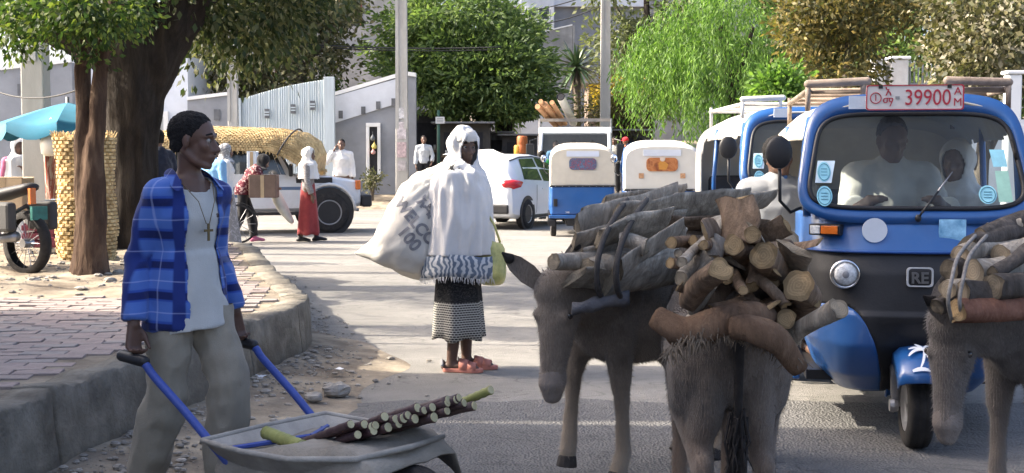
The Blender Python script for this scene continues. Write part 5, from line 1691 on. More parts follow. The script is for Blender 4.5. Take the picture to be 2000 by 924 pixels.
# --- firewood
def ring_mat(name, c):
    m, nt, b = _nt(name)
    tc = N(nt, 'ShaderNodeTexCoord')
    va = N(nt, 'ShaderNodeVectorMath', operation='SUBTRACT'); va.inputs[1].default_value = (.5, .5, .5); L(nt, tc.outputs['Generated'], va.inputs[0])
    ln = N(nt, 'ShaderNodeVectorMath', operation='LENGTH'); L(nt, va.outputs[0], ln.inputs[0])
    n = tnoise(nt, tc.outputs['Object'], 30, 4, .7)
    ad = N(nt, 'ShaderNodeMath', operation='MULTIPLY_ADD'); ad.inputs[1].default_value = .12; L(nt, n, ad.inputs[0]); L(nt, ln.outputs['Value'], ad.inputs[2])
    mu = N(nt, 'ShaderNodeMath', operation='MULTIPLY'); mu.inputs[1].default_value = 55; L(nt, ad.outputs[0], mu.inputs[0])
    sn = N(nt, 'ShaderNodeMath', operation='SINE'); L(nt, mu.outputs[0], sn.inputs[0])
    col = ramp(nt, sn.outputs[0], [(.0, tuple(q*.78 for q in c)), (.9, c)])
    rim = ramp(nt, ln.outputs['Value'], [(.40, 0.0), (.50, .75)])
    col = mix_rgb(nt, rim, col, tuple(q*.4 for q in c))
    col = mix_rgb(nt, ramp(nt, tnoise(nt, tc.outputs['Object'], 9, 3, .6), [(.4, 0.0), (.7, .6)]), col, tuple(q*.5 for q in c))
    L(nt, col, b.inputs['Base Color']); b.inputs['Roughness'].default_value = .9; b.inputs['Specular IOR Level'].default_value = .1
    bump(nt, b, n, .6, .01)
    return m
def wood_mats(pref, barkc, endc):
    return bark(pref + ' bark', barkc, tuple(q*1.9 for q in barkc), 14), ring_mat(pref + ' cut wood', endc)
W_grey = wood_mats('weathered grey', (.37, .33, .275), (.36, .3, .22))
W_brown = wood_mats('brown', (.21, .15, .105), (.38, .27, .15))
W_dark = wood_mats('charred dark', (.085, .075, .068), (.2, .17, .13))
def log_mesh(ln, r0, r1, bend=.03, seed=0, split=False):
    """irregular tapered branch along +X; returns bark mesh and cut face mesh"""
    rr = random.Random(seed)
    n, m = 12, 16
    rings = []
    b1, b2 = rr.uniform(-bend, bend), rr.uniform(-bend, bend)
    for i in range(n+1):
        f = i/n; x = (f-.5)*ln
        c = V((x, b1*math.sin(f*3.1) , b2*math.sin(f*3.1 + 1)))
        r = r0 + (r1-r0)*f
        ring = []
        for j in range(m):
            a = 2*math.pi*j/m
            k = 1 + .22*noise.noise(V((math.cos(a)*1.3 + seed, math.sin(a)*1.3, x*5))) + .10*noise.noise(V((math.cos(a)*4, math.sin(a)*4 + seed, x*12)))
            y_, z_ = r*k*math.cos(a), r*k*math.sin(a)
            if split: y_ *= 1.45 + .25*noise.noise(V((x*7, seed, 2 if y_ > 0 else 5))); z_ = .30*z_ + .10*r*noise.noise(V((x*9, y_*30, seed)))
            ex = (r*.35*noise.noise(V((math.cos(a)*1.5, math.sin(a)*1.5, seed*3.7))) if i in (0, n) else 0)
            ring.append(c + V((ex, y_, z_)))
        rings.append(ring)
    mb = MB(); mb.rings(rings, False, False)
    ends = MB()
    ends = []
    for ring, sg in ((rings[0], -1), (rings[-1], 1)):
        c = sum(ring, V())/m
        ends.append(MB()); ends[-1].add([p + V((sg*.0015, 0, 0)) for p in ring] + [c + V((sg*.001, 0, 0))], [(j, (j+1) % m, m) if sg > 0 else ((j+1) % m, j, m) for j in range(m)])
    return mb, ends
def add_log(t, c, d, ln, r0, r1, wm, seed, split=False, roll=None, name='log', bend=.03):
    d = V(d).normalized()
    q = d.to_track_quat('X', 'Z').to_matrix().to_4x4() @ Matrix.Rotation(roll if roll is not None else random.uniform(0, 6.28), 4, 'X')
    a, e = log_mesh(ln, r0, r1, bend, seed, split)
    Mx = Matrix.Translation(V(c)) @ q
    o = a.xf(Mx).build(name, wm[0], t, smooth=True)
    for q_ in e: q_.xf(Mx).build('cut_face', wm[1], o, smooth=True)
    return o
def rope(t, pts, r=.009, m=None):
    P = smooth3(pts)
    return MB().tube(P, r, 6).build('rope', m or mat('dark rope', (.055, .05, .047), .9, .3, 40, .5, 120), t, smooth=True)
def smooth3(pts, n=6):
    out = []; P = [V(p) for p in pts]
    for i in range(len(P)-1):
        p0, p1, p2, p3 = P[max(i-1,0)], P[i], P[i+1], P[min(i+2, len(P)-1)]
        for k in range(n):
            t = k/n
            out.append(0.5*((2*p1) + (p2-p0)*t + (2*p0-5*p1+4*p2-p3)*t*t + (3*p1-p0-3*p2+p3)*t**3))
    out.append(P[-1]); return out

# donkey with split logs, three-quarter front view, stepping
D1Y = 5.25
d1x = xt(1235, D1Y)
h1 = math.atan2(-.66, -.75)
donkey('grey-brown donkey with lowered head under a load of split logs, one foreleg raised', (d1x + .10, D1Y + .30, 0), h1, .93, poll=(.70, .10, .94), nose=(.76, .12, .49), fur=0,
       legs=dict(fr=[(.32, -.11, .74), (.40, -.11, .50), (.395, -.11, .48), (.42, -.11, .20), (.43, -.11, .12)], fl=[(.32, .11, .74), (.30, .11, .46), (.295, .11, .44), (.28, .11, .14), (.315, .11, .055)]),
       wears=((.25, .3, .9), (-.85, -.1, .72)))
# donkey seen from behind
D2Y = 4.15
d2x = xt(1448, D2Y)
h2 = math.atan2(.995, .02)
donkey('dark donkey seen from behind under a heap of round logs', (d2x - .005, D2Y + .44, 0), h2, .90, poll=(.72, 0, .98), nose=(.92, 0, .58), fur=1, barrel=.98,
       ears=((.1, .5, .6), (.1, -.5, .6)), legs=dict(hr=[(-.36, -.115, .76), (-.26, -.125, .54), (-.42, -.125, .37), (-.38, -.125, .13), (-.34, -.125, .055)]))
# donkey at the right edge
D3Y = 4.65
d3x = xt(1905, D3Y)
h3 = math.atan2(-.36, -.93)
donkey('smoke-grey donkey with drooping head under dark branches in front of the taxi', (d3x + .52, D3Y + .22, 0), h3, .93, poll=(.70, .0, .84), nose=(.73, .02, .40), fur=2, wears=((-.72, -.3, .5), (.3, .4, .8)))

# loads: bundles tied over the backs, logs are their pieces
def bundle(label, loc, name='firewood_bundle'):
    return thing(name, label, 'firewood', loc)
def dl(px, py, Y): return at(px, py, Y)
def log_px(t, org, a, b, r0, r1, wm, seed, split=False, roll=None, bend=.02):
    """a, b: (px, py, Y) of the two ends"""
    A, B = at(*a) - org, at(*b) - org
    return add_log(t, (A+B)*.5, B-A, (B-A).length, r0, r1, wm, seed, split, roll, bend=bend)
o1 = V((d1x, D1Y, .9))
t = bundle('tied load of weathered grey split logs on the grey-brown donkey', o1)
L1 = [((1130, 505, 5.0), (1330, 468, 5.3), .045, .05, W_grey, True), ((1118, 480, 5.05), (1330, 430, 5.4), .05, .055, W_grey, True),
      ((1130, 448, 5.1), (1320, 385, 5.45), .05, .05, W_grey, True), ((1200, 425, 5.15), (1450, 392, 5.6), .05, .055, W_grey, True),
      ((1170, 470, 4.95), (1300, 430, 5.1), .055, .06, W_grey, True), ((1085, 503, 4.85), (1240, 508, 5.15), .034, .04, W_grey, False),
      ((1150, 525, 4.9), (1310, 490, 5.2), .05, .045, W_grey, False), ((1125, 545, 4.85), (1200, 548, 5.0), .055, .06, W_grey, True),
      ((1190, 555, 4.9), (1340, 525, 5.2), .07, .06, W_grey, True), ((1215, 530, 4.85), (1330, 440, 5.0), .045, .04, W_grey, True),
      ((1210, 470, 4.92), (1262, 482, 4.88), .03, .035, W_grey, False), ((1290, 440, 5.3), (1480, 440, 5.7), .05, .05, W_brown, True),
      ((1300, 480, 5.3), (1470, 470, 5.6), .06, .05, W_brown, False), ((1320, 405, 5.4), (1500, 385, 5.8), .045, .05, W_grey, True),
      ((1180, 400, 5.3), (1330, 372, 5.6), .03, .035, W_grey, True), ((1140, 430, 5.3), (1260, 405, 5.55), .04, .035, W_grey, True),
      ((1230, 500, 5.3), (1420, 490, 5.6), .06, .06, W_brown, True), ((1240, 530, 5.5), (1420, 500, 5.7), .06, .06, W_brown, False), ((1180, 490, 5.4), (1400, 450, 5.7), .06, .06, W_brown, False)]
for k, (a, b, r0, r1, wm, sp_) in enumerate(L1):
    log_px(t, o1, a, b, r0, r1, wm, 10+k, sp_, random.uniform(-.5, .5) - (.9 if sp_ else 0))
for dx, k in ((0, 0), (38, 1)):
    rope(t, [at(1225+dx, 390, 5.2)-o1, at(1200+dx, 425, 4.98)-o1, at(1178+dx, 470, 4.86)-o1, at(1166+dx, 520, 4.80)-o1, at(1168+dx, 565, 4.83)-o1, at(1180+dx, 590, 4.95)-o1], .012)
M_burlap = mat('grey sacking', (.12, .12, .13), .95, .3, 8, .7, 90)
cl_ = MB(); rg_ = []
for i in range(9):
    f = i/8
    rg_.append([at(1118 + 110*f + 4*math.sin(f*9), 590 - 22*f + 9*j + 3*math.sin(f*12+j), 4.83 + .08*f - .02*math.sin(j))-o1 for j in range(4)])
cl_.rings(rg_, False, False, closed=False)
o = cl_.build('saddle_cloth', M_burlap, t, smooth=True); q = o.modifiers.new('s', 'SOLIDIFY'); q.thickness = .012

o2 = V((d2x, D2Y, .85))
t = bundle('heap of brown round logs with pale sawn ends on the dark donkey', o2)
L2 = [((1345, 590, 4.05), (1410, 525, 3.75), .040, .048, W_brown), ((1395, 470, 4.2), (1372, 560, 4.1), .05, .045, W_brown), ((1430, 385, 4.25), (1428, 500, 4.2), .062, .06, W_brown),
      ((1480, 520, 4.5), (1440, 478, 3.9), .048, .045, W_brown), ((1530, 560, 4.5), (1495, 502, 3.9), .05, .05, W_brown), ((1545, 580, 4.5), (1548, 492, 4.0), .05, .055, W_brown),
      ((1560, 620, 4.5), (1558, 555, 3.95), .052, .055, W_brown), ((1520, 640, 4.5), (1543, 618, 3.95), .045, .04, W_brown), ((1480, 620, 4.5), (1498, 585, 3.9), .035, .03, W_brown),
      ((1400, 500, 4.3), (1330, 530, 4.0), .032, .03, W_brown), ((1420, 540, 4.3), (1310, 520, 4.1), .028, .026, W_brown), ((1440, 470, 4.3), (1535, 440, 4.2), .032, .04, W_brown),
      ((1450, 600, 4.4), (1345, 575, 4.05), .04, .035, W_brown), ((1460, 540, 4.6), (1540, 470, 4.4), .05, .05, W_brown), ((1410, 560, 4.6), (1500, 480, 4.5), .055, .05, W_brown),
      ((1390, 590, 4.5), (1520, 570, 4.3), .055, .055, W_dark), ((1380, 540, 4.6), (1520, 530, 4.5), .06, .06, W_dark), ((1420, 620, 4.4), (1540, 590, 4.3), .06, .055, W_dark),
      ((1545, 690, 4.1), (1630, 590, 3.85), .032, .038, W_grey), ((1478, 530, 4.05), (1530, 600, 3.95), .022, .02, W_brown), ((1400, 600, 4.1), (1330, 555, 4.0), .022, .02, W_brown),
      ((1380, 450, 4.5), (1470, 430, 4.4), .05, .05, W_dark), ((1350, 560, 4.3), (1450, 520, 4.3), .05, .05, W_dark), ((1470, 570, 4.05), (1395, 612, 4.0), .03, .03, W_brown), ((1455, 500, 4.1), (1478, 555, 4.0), .03, .03, W_brown), ((1360, 610, 4.1), (1385, 555, 4.0), .03, .03, W_brown)]
for k, (a, b, r0, r1, wm) in enumerate(L2):
    log_px(t, o2, a, b, r0*random.uniform(.8, 1.0), r1*random.uniform(.7, .95), W_grey if k % 4 == 1 else wm, 60+k, k % 3 == 2, bend=.035)
rq = random.Random(11)
for k in range(22):
    px, py = rq.uniform(1370, 1550), rq.uniform(455, 610)
    d_ = rq.choice(((rq.uniform(-70, 70), rq.uniform(-60, 60), -.35), (rq.uniform(-90, 90), rq.uniform(-40, 40), -.12)))
    log_px(t, o2, (px, py, 4.35 + rq.uniform(-.1, .2)), (px + d_[0], py + d_[1], 4.30 + d_[2] + rq.uniform(-.1, .05)), rq.uniform(.014, .03), rq.uniform(.012, .028), (W_brown, W_brown, W_grey)[k % 3], 200+k, k % 5 == 0, bend=.03)
# curved slabs of bark laid over the rump
M_slab = bark('smooth brown bark slab', (.15, .095, .062), (.23, .16, .11), 7)
def slab(t, org, path, w, th=.03):
    P = smooth3([at(*p) - org for p in path], 5)
    rings = []
    for i, p in enumerate(P):
        f = i/(len(P)-1)
        tg = (P[min(i+1, len(P)-1)] - P[max(i-1, 0)]).normalized()
        nrm = V((0, -.75, .65)); nrm = (nrm - tg*nrm.dot(tg)).normalized(); sd_ = tg.cross(nrm)
        ww = w*(.75 + .35*math.sin(f*3.1))
        ring = []
        for j in range(12):
            a = 2*math.pi*j/12
            ring.append(p + sd_*ww*math.cos(a) + nrm*(th*math.sin(a) + .03*(1-math.cos(a)**2)*0 - .25*ww*math.cos(a)**2) + V((0,0,.008*noise.noise(V((f*6, a, w*30))))))
        rings.append(ring)
    return MB().rings(rings).build('bark_slab', M_slab, t, smooth=True)
slab(t, o2, [(1282, 615, 3.95), (1330, 640, 3.9), (1400, 625, 3.86), (1470, 608, 3.88), (1500, 612, 3.95)], .052)
slab(t, o2, [(1430, 635, 3.82), (1480, 640, 3.78), (1525, 665, 3.80), (1560, 715, 3.88)], .05)
slab(t, o2, [(1310, 660, 3.98), (1350, 650, 3.92), (1400, 655, 3.9)], .03)
fz = MB()
for k in range(420):
    f = random.random()
    p = at(1300 + 260*f, 690 - 55*math.sin(f*3.1) + random.gauss(0, 6) + 14*f, 3.86 + random.uniform(-.03, .03)) - o2
    fz.tube([p, p + V((random.gauss(0,.02), random.gauss(-.01,.01), -random.uniform(.015, .05)))], [.003, .001], 4)
tag(fz.build('frayed_fibres', mat('frayed fibre', (.15, .12, .09), .95, .4, 30), t), kind='stuff')

o3 = V((d3x, D3Y, .9))
t = bundle('bundle of dark rough branches roped on the smoke-grey donkey', o3)
L3 = [((1850, 560, 4.35), (1960, 545, 4.6), .034, .045), ((1830, 600, 4.4), (1900, 555, 4.5), .03, .03), ((1855, 530, 4.45), (1990, 500, 4.7), .04, .045), ((1870, 505, 4.5), (2020, 480, 4.8), .04, .042),
      ((1890, 480, 4.55), (2040, 440, 4.9), .038, .04), ((1920, 460, 4.6), (2060, 420, 4.9), .03, .04), ((1900, 530, 4.4), (2060, 520, 4.6), .045, .045), ((1940, 560, 4.3), (2080, 555, 4.5), .045, .05),
      ((1880, 570, 4.3), (2050, 590, 4.4), .05, .05), ((1950, 500, 4.5), (2070, 470, 4.8), .042, .042), ((1860, 585, 4.5), (2000, 570, 4.7), .05, .05), ((1900, 500, 4.8), (2050, 500, 5.0), .05, .05), ((1930, 445, 4.7), (1990, 436, 4.72), .018, .02), ((1880, 545, 4.7), (2040, 540, 4.9), .05, .05), ((1935, 530, 4.35), (2040, 470, 4.5), .025, .03)]
for k, (a, b, r0, r1) in enumerate(L3):
    log_px(t, o3, a, b, r0, r1, W_dark if k % 3 else W_grey, 120+k, False)
A, B = at(1870, 608, 4.25), at(2080, 590, 4.45)
log_px(t, o3, (1868, 605, 4.25), (2080, 592, 4.45), .042, .05, (bark('red brown bark', (.17, .085, .06), (.26, .14, .1), 9), W_brown[1]), 160)
M_rope2 = mat('pale grey rope', (.2, .19, .18), .9, .3, 40, .5, 120)
for dx in (0, 22):
    rope(t, [at(1905+dx, 460, 4.55)-o3, at(1872+dx, 500, 4.36)-o3, at(1858+dx, 550, 4.25)-o3, at(1852+dx, 590, 4.22)-o3, at(1860+dx, 630, 4.28)-o3], .007, M_rope2)
# ================================================================== VEHICLES
P_blue = mat('taxi blue paint', (.008, .088, .30), .28, .10, 2.5, .04, 40, spec=.5, coat=.5, dirt=(.02, .085, .27))
def dusty(m, dust=(.33, .30, .26), amt=.35):
    nt = m.node_tree; b = nt.nodes['Principled BSDF']
    src = b.inputs['Base Color'].links[0].from_socket
    v = coords(nt, 'Object')
    n = tnoise(nt, v, 3.0, 8, .75); n2 = tnoise(nt, coords(nt, 'Object', (30, 30, 2)), 2, 4, .6)
    f = N(nt, 'ShaderNodeMath', operation='MULTIPLY'); L(nt, ramp(nt, n, [(.42, amt*.25), (.75, amt)]), f.inputs[0]); L(nt, ramp(nt, n2, [(.3, .5), (.7, 1.0)]), f.inputs[1])
    L(nt, mix_rgb(nt, f.outputs[0], src, dust), b.inputs['Base Color'])
    L(nt, ramp(nt, n, [(.4, .28), (.7, .6)]), b.inputs['Roughness'])
    return m
dusty(P_blue, (.16, .21, .27), .16)
P_cream = mat('cream canopy vinyl', (.60, .55, .45), .55, .08, 3, .15, 60, dirt=(.5, .45, .36))
P_white = mat('white canopy vinyl', (.62, .60, .555), .55, .07, 3, .15, 60, dirt=(.62, .58, .5))
P_black = mat('black plastic', (.018, .018, .02), .45, .2, 6, .1, 80)
P_rubber = mat('tyre rubber', (.022, .021, .021), .9, .3, 14, .4, 60, dirt=(.06, .055, .05))
P_chrome = mat('chrome', (.75, .75, .76), .12, .05, 8, 0, metal=1.0)
P_steel = mat('grey steel', (.3, .3, .31), .4, .2, 8, .1, 60, metal=.8)
P_carw = mat('white car paint', (.66, .68, .70), .25, .04, 1.5, 0, spec=.5, coat=.6, dirt=(.58, .58, .57))
dusty(P_carw, (.45, .42, .38), .22)
P_amber = mat('amber lens', (.55, .13, .015), .2, .15, 20, .2, 90, spec=.7)
P_red = mat('red lens', (.5, .015, .02), .18, .15, 12, .1, 60, spec=.7)
P_lens = mat('clear lens', (.62, .63, .63), .15, .25, 70, .5, 120, metal=.0, spec=.9)
P_glass = glass_mat('windscreen glass', (.68, .76, .77), .20, .03)
P_dglass = mat('dark car glass', (.025, .03, .034), .06, .1, 2, 0, spec=.8)
P_seat = mat('black seat vinyl', (.03, .03, .033), .6, .2, 5, .2, 60)
P_sticker = mat('cyan sticker', (.30, .62, .72), .5, .12, 18, 0)
P_sticker2 = mat('pale sticker', (.62, .74, .80), .5, .10, 18, 0)
M_plate = mat('plate white', (.66, .62, .58), .5, .06, 8, .05, 40)
M_platered = mat('plate red', (.42, .03, .05), .5, .1)

def wheel(t, c, r, w, axis='X', rim=P_steel, spokes=0, tread=True):
    """tyre with tread blocks, rim dish and hub; axis = axle direction"""
    prof = [(r*.62, -w*.5), (r*.86, -w*.52), (r*.97, -w*.40), (r, -w*.2), (r*.985, -w*.17), (r*.985, -w*.12), (r, -w*.09), (r, w*.09), (r*.985, w*.12), (r*.985, w*.17), (r, w*.2), (r*.97, w*.40), (r*.86, w*.52), (r*.62, w*.5), (r*.6, 0)]
    q = MB(); q.lathe(prof + [prof[0]], 32, (0,0,0), axis, False)
    wh = q.build('wheel', P_rubber, t, smooth=True, loc=c)
    rm = MB().lathe([(r*.63, -w*.35), (r*.60, -w*.47), (r*.52, -w*.30), (r*.30, -w*.22), (r*.16, -w*.34), (.01, -w*.36)], 28, (0,0,0), axis, False)
    rm.lathe([(r*.63, w*.35), (r*.60, w*.47), (r*.52, w*.30), (r*.30, w*.22), (r*.16, w*.34), (.01, w*.36)], 28, (0,0,0), axis, False)
    o = rm.build('rim', rim, wh, smooth=True)
    if spokes:
        for s in (-1, 1):
            for k in range(spokes):
                a = 2*math.pi*k/spokes
                pts = []
                d = {'X': lambda u: V((s*w*.42, u*math.cos(a), u*math.sin(a)))}['X']
                MB().tube([d(r*.1), d(r*.6)], [r*.05, r*.085], 6, True, .5).build('spoke', P_chrome if False else P_steel, o, smooth=True)
    return wh
def sup(a, b, n, th, cx=0.0, cz=0.0, taper=0.0):
    c, s = math.cos(th), math.sin(th)
    x = a*math.copysign(abs(c)**(2/n), c); z = b*math.copysign(abs(s)**(2/n), s)
    return cx + x*(1 - taper*z/b), cz + z

def tuktuk(label, loc, rotz, canopy=P_cream, front=True, plate=True, rack=True, rear=None, scale=1.0, group='three-wheeled taxis in the street', rack_m=None):
    """local: nose towards -Y, y=0 at the front axle"""
    t = thing('three_wheel_taxi', label, 'taxi', loc, rotz, group)
    t.scale = (scale,)*3
    # ---- front cowl grid
    def wz(z): return np.interp(z, [.24, .34, .5, .8, .97, 1.14], [.36, .45, .51, .54, .545, .545])
    def yf(z): return np.interp(z, [.24, .34, .5, .65, .85, .97, 1.14], [.12, .02, -.05, -.06, -.03, .02, .09])
    Zs = [.24 + .0125*i for i in range(57)] + [.95] + [.96 + .02*i for i in range(10)]
    Nn = 180; grid = []
    for z in Zs:
        row = []
        for j in range(Nn+1):
            ph = math.pi*j/Nn
            c, s_ = math.cos(ph), math.sin(ph)
            x = -wz(z)*math.copysign(abs(c)**(2/3.2), c)
            y = .62 - (.62 - yf(z))*abs(s_)**(2/3.2)
            lobe = math.exp(-((abs(x)-.33)/.13)**2)*math.exp(-((z-.46)/.16)**2)
            y -= .05*lobe
            ctr = math.exp(-(x/.17)**2)*max(0, (.62-z)/.4)
            y += .13*ctr
            if .655 < z < .95: y += .014
            row.append(V((x, y, z)))
        grid.append(row)
    def zone(x, z):
        if z > .95: return 0
        lowb = np.interp(abs(x), [.0, .145, .16, .20, .25, .30, .36, .44, .54], [.20, .20, .34, .50, .61, .675, .70, .69, .66])
        return 1 if z > lowb else 0
    for zi, (nm, m) in enumerate((('cowl', P_blue), ('front_mask', P_black))):
        mb = MB(); vs = [p for r in grid for p in r]; fs = []
        for i in range(len(Zs)-1):
            for j in range(Nn):
                a = i*(Nn+1)+j
                c = (vs[a] + vs[a+1] + vs[a+Nn+2] + vs[a+Nn+1])*.25
                if zone(c.x, c.z) == zi: fs.append((a, a+1, a+Nn+2, a+Nn+1))
        used = sorted({k for f in fs for k in f}); mp = {k: i for i, k in enumerate(used)}
        mb.add([vs[k] for k in used], [tuple(mp[k] for k in f) for f in fs])
        me_ = mb.mesh(nm); bm = bmesh.new(); bm.from_mesh(me_)
        for _ in range(10):
            upd = []
            for q in bm.verts:
                if not q.is_boundary or q.co.z < .245 or q.co.z > .94 or q.co.y > .6: continue
                nb = [e.other_vert(q).co for e in q.link_edges if e.is_boundary]
                if len(nb) == 2: upd.append((q, q.co*.4 + (nb[0]+nb[1])*.3))
            for q, c_ in upd: q.co = c_
        bm.to_mesh(me_); bm.free()
        o = put(nm, me_, m, t, smooth=True)
        q = o.modifiers.new('s', 'SOLIDIFY'); q.thickness = .012
        if zi == 0: cowl = o
        else: mask = o
    MB().tube([V((g.x*1.003, g.y-.006, .953)) for g in grid[57][12:-12]], .007, 6).build('trim_line', mat('deep blue trim', (.01, .05, .2), .3), cowl, smooth=True)
    # ---- windscreen frame
    def ws(th, a, b, n, grow=0.0):
        x, z = sup(a, b, n, th, 0, 1.415, .085)
        return V((x, .07 + (z-1.10)*.40, z))
    K = 72
    outer = [ws(2*math.pi*k/K, .545, .325, 4.5) for k in range(K)]
    inner = [ws(2*math.pi*k/K, .490, .235, 5.5) + V((0, -.004, 0)) for k in range(K)]
    inner = [p + V((0, 0, -.015)) for p in inner]
    ob = [p + V((0, .10, 0)) for p in outer]; ib = [p + V((0, .03, 0)) for p in inner]
    MB().rings([ib, inner, outer, ob], False, False).build('windscreen_frame', P_blue, t, smooth=True)
    MB().tube(inner + inner[:2], .013, 8).build('rubber_seal', P_black, t, smooth=True)
    gl = MB().add(inner + [V((0, sum(p.y for p in inner)/K, sum(p.z for p in inner)/K))], [(k, (k+1) % K, K) for k in range(K)])
    glass = gl.build('windscreen', P_glass, t)
    # ---- canopy (roof + rear hood) with door openings
    ys = [.30, .36, .45, .6, .8, 1.0, 1.2, 1.4, 1.5, 1.6, 1.65, 1.7, 1.75, 1.8, 1.85, 1.9, 1.98, 2.05, 2.10, 2.135, 2.15]
    KA = 64; vs = []; fs = []
    for i, y in enumerate(ys):
        hw = np.interp(y, [.3, .6, 1.2, 2.05, 2.15], [.50, .53, .58, .61, .585]); zt_ = np.interp(y, [.3, .7, 1.4, 2.05, 2.15], [1.705, 1.74, 1.74, 1.69, 1.62])
        for k in range(KA+1):
            th = math.pi*k/KA
            x, z = sup(hw, zt_-1.30, 3.6, th, 0, 1.30)
            f = k/KA
            if f < .12: z = .92 + (1.30-.92)*(f/.12); x = hw
            elif f > .88: z = .92 + (1.30-.92)*((1-f)/.12); x = -hw
            else:
                th = math.pi*(f-.12)/.76
                x, z = sup(hw, zt_-1.30, 3.6, th, 0, 1.30)
            vs.append(V((x, y, z)))
    def keep(c):
        if c.z > 1.52 + .03*(c.y < .5): return True
        if c.y > 1.78: return True
        if c.y > 1.62 and c.z > 1.42: return (c.y-1.62)**2 + (c.z-1.42)**2 > .135**2
        return False
    W_ = KA+1
    for i in range(len(ys)-1):
        for k in range(KA):
            a = i*W_+k; c = (vs[a]+vs[a+1]+vs[a+W_]+vs[a+W_+1])*.25
            if keep(c): fs.append((a, a+1, a+W_+1, a+W_))
    bk = (len(ys)-1)*W_
    fs.append(tuple(range(bk, bk+W_)))
    used = sorted({k for f in fs for k in f}); mp = {k: i for i, k in enumerate(used)}
    can = MB().add([vs[k] for k in used], [tuple(mp[k] for k in f) for f in fs]).build('canopy', canopy, t, smooth=True)
    try: can.data.set_sharp_from_angle(angle=R(40))
    except Exception: pass
    q = can.modifiers.new('s', 'SOLIDIFY'); q.thickness = .012
    MB().tube([V((-.60, 2.162, .935)), V((.60, 2.162, .935))], .014, 6).build('hem_band', P_black, can)
    for k in range(9): MB().ell((-.5 + k*.125, 2.18, .93), (.009, .006, .009), 8, 6).build('stud', P_steel, can)
    # rear window with printed film
    rw = rear or mat('smoked rear film', (.06, .07, .09), .25, .5, 18, 0, spec=.5)
    MB().prism(rrect(.50, .215, .07, 6, 0, 1.34), 2.153, 2.166).build('rear_window', rw, can)
    MB().prism(rrect(.60, .10, .01, 2, 0, 1.525), 2.152, 2.157).build('roof_sign_panel', mat('pale lilac panel', (.62, .66, .74), .5, .04), can)
    # ---- rear body
    mb = MB(); rings = []
    for y, hw, z0 in ((1.28, .58, .36), (1.5, .60, .36), (2.0, .60, .36), (2.12, .59, .38), (2.16, .565, .42)):
        rings.append([V((x, y, z)) for x, z in ((-hw, z0), (hw, z0), (hw+.01, .6), (hw, .92), (-hw, .92), (-hw-.01, .6))])
    rb = mb.rings(rings).build('rear_body', P_blue, t, bevel=.02)
    for s in (-1, 1):
        MB().box((s*.50-.035, 2.162, .56), (s*.50+.035, 2.195, .70)).build('tail_lamp', P_black, rb, bevel=.01)
        MB().prism([(1.66, .20), (1.66, .34), (1.75, .45), (1.95, .49), (2.12, .43), (2.19, .30), (2.19, .20), (2.16, .20), (2.15, .3), (2.08, .40), (1.93, .445), (1.78, .415), (1.70, .32), (1.70, .2)], s*.6-.09, s*.6+.03, 'X').build('mudguard', P_black, rb)
        wheel(t, (s*.53, 1.93, .205), .205, .10)
    MB().box((-.3, 1.5, .2), (.3, 2.12, .36)).build('engine', P_black, t, bevel=.03)
    MB().box((-.62, 2.165, .34), (.62, 2.20, .40)).build('rear_bumper', P_blue, rb, bevel=.012)
    # ---- floor, side sills, seats, bars
    MB().box((-.50, .3, .27), (.50, 1.32, .32)).build('floor', P_black, t)
    for s in (-1, 1):
        MB().box((s*.545-.02, .40, .25), (s*.545+.02, 1.3, .36)).build('side_sill', P_blue, t, bevel=.01)
        MB().tube([(s*.515, .22, 1.12), (s*.52, .34, 1.45), (s*.49, .42, 1.62)], .02, 8).build('door_post', P_blue, t, smooth=True)
        MB().tube([(s*.57, 1.30, .9), (s*.57, 1.3, 1.2), (s*.545, 1.28, 1.6)], .018, 8).build('roof_post', P_blue, t, smooth=True)
    MB().box((-.50, 1.36, .55), (.50, 1.82, .70)).build('rear_seat', P_seat, t, bevel=.04)
    MB().box((-.52, 1.84, .66), (.52, 1.94, 1.22)).build('backrest', P_seat, t, bevel=.04)
    MB().box((-.22, .66, .50), (.22, .98, .62)).build('driver_seat', P_seat, t, bevel=.04)
    MB().box((-.22, 1.0, .62), (.22, 1.05, .98)).build('seat_back', P_seat, t, bevel=.02)
    MB().tube([(0, .30, .5), (0, .33, 1.0)], .035, 8).tube([(-.3, .40, 1.02), (0, .33, 1.02), (.3, .40, 1.02)], .016, 8).build('handlebar', P_black, t, smooth=True)
    # ---- front wheel, fender, fork
    wheel(t, (0, 0, .205), .205, .115)
    rings = []
    for k in range(15):
        a = R(150 - k*14); rr = .262
        c = V((0, rr*math.cos(a)*1.04, .22 + rr*math.sin(a)))
        out = V((0, math.cos(a), math.sin(a)))
        w_ = .115
        rings.append([c + V((-w_, 0, 0)) - out*.075, c + V((-w_, 0, 0)) - out*.02, c + V((-w_*.75, 0, 0)) + out*.012, c + out*.026, c + V((w_*.75, 0, 0)) + out*.012, c + V((w_, 0, 0)) - out*.02, c + V((w_, 0, 0)) - out*.075])
    rings = rings[:12]
    fd = MB().rings(rings, False, False, closed=False).build('front_fender', P_blue, t, smooth=True)
    q = fd.modifiers.new('s', 'SOLIDIFY'); q.thickness = .008
    MB().tube([(-.095, .0, .2), (-.095, .06, .45), (-.03, .10, .6)], [.022, .028, .03], 8).build('fork_leg', P_steel, t, smooth=True)
    MB().tube([(.095, .0, .2), (.095, .06, .45), (.03, .10, .6)], [.022, .028, .03], 8).build('fork_leg', P_steel, t, smooth=True)
    MB().lathe([(.03, -.02), (.035, 0), (.03, .02)], 12, (-.105, 0, .205), 'X').build('axle_nut', P_steel, t)
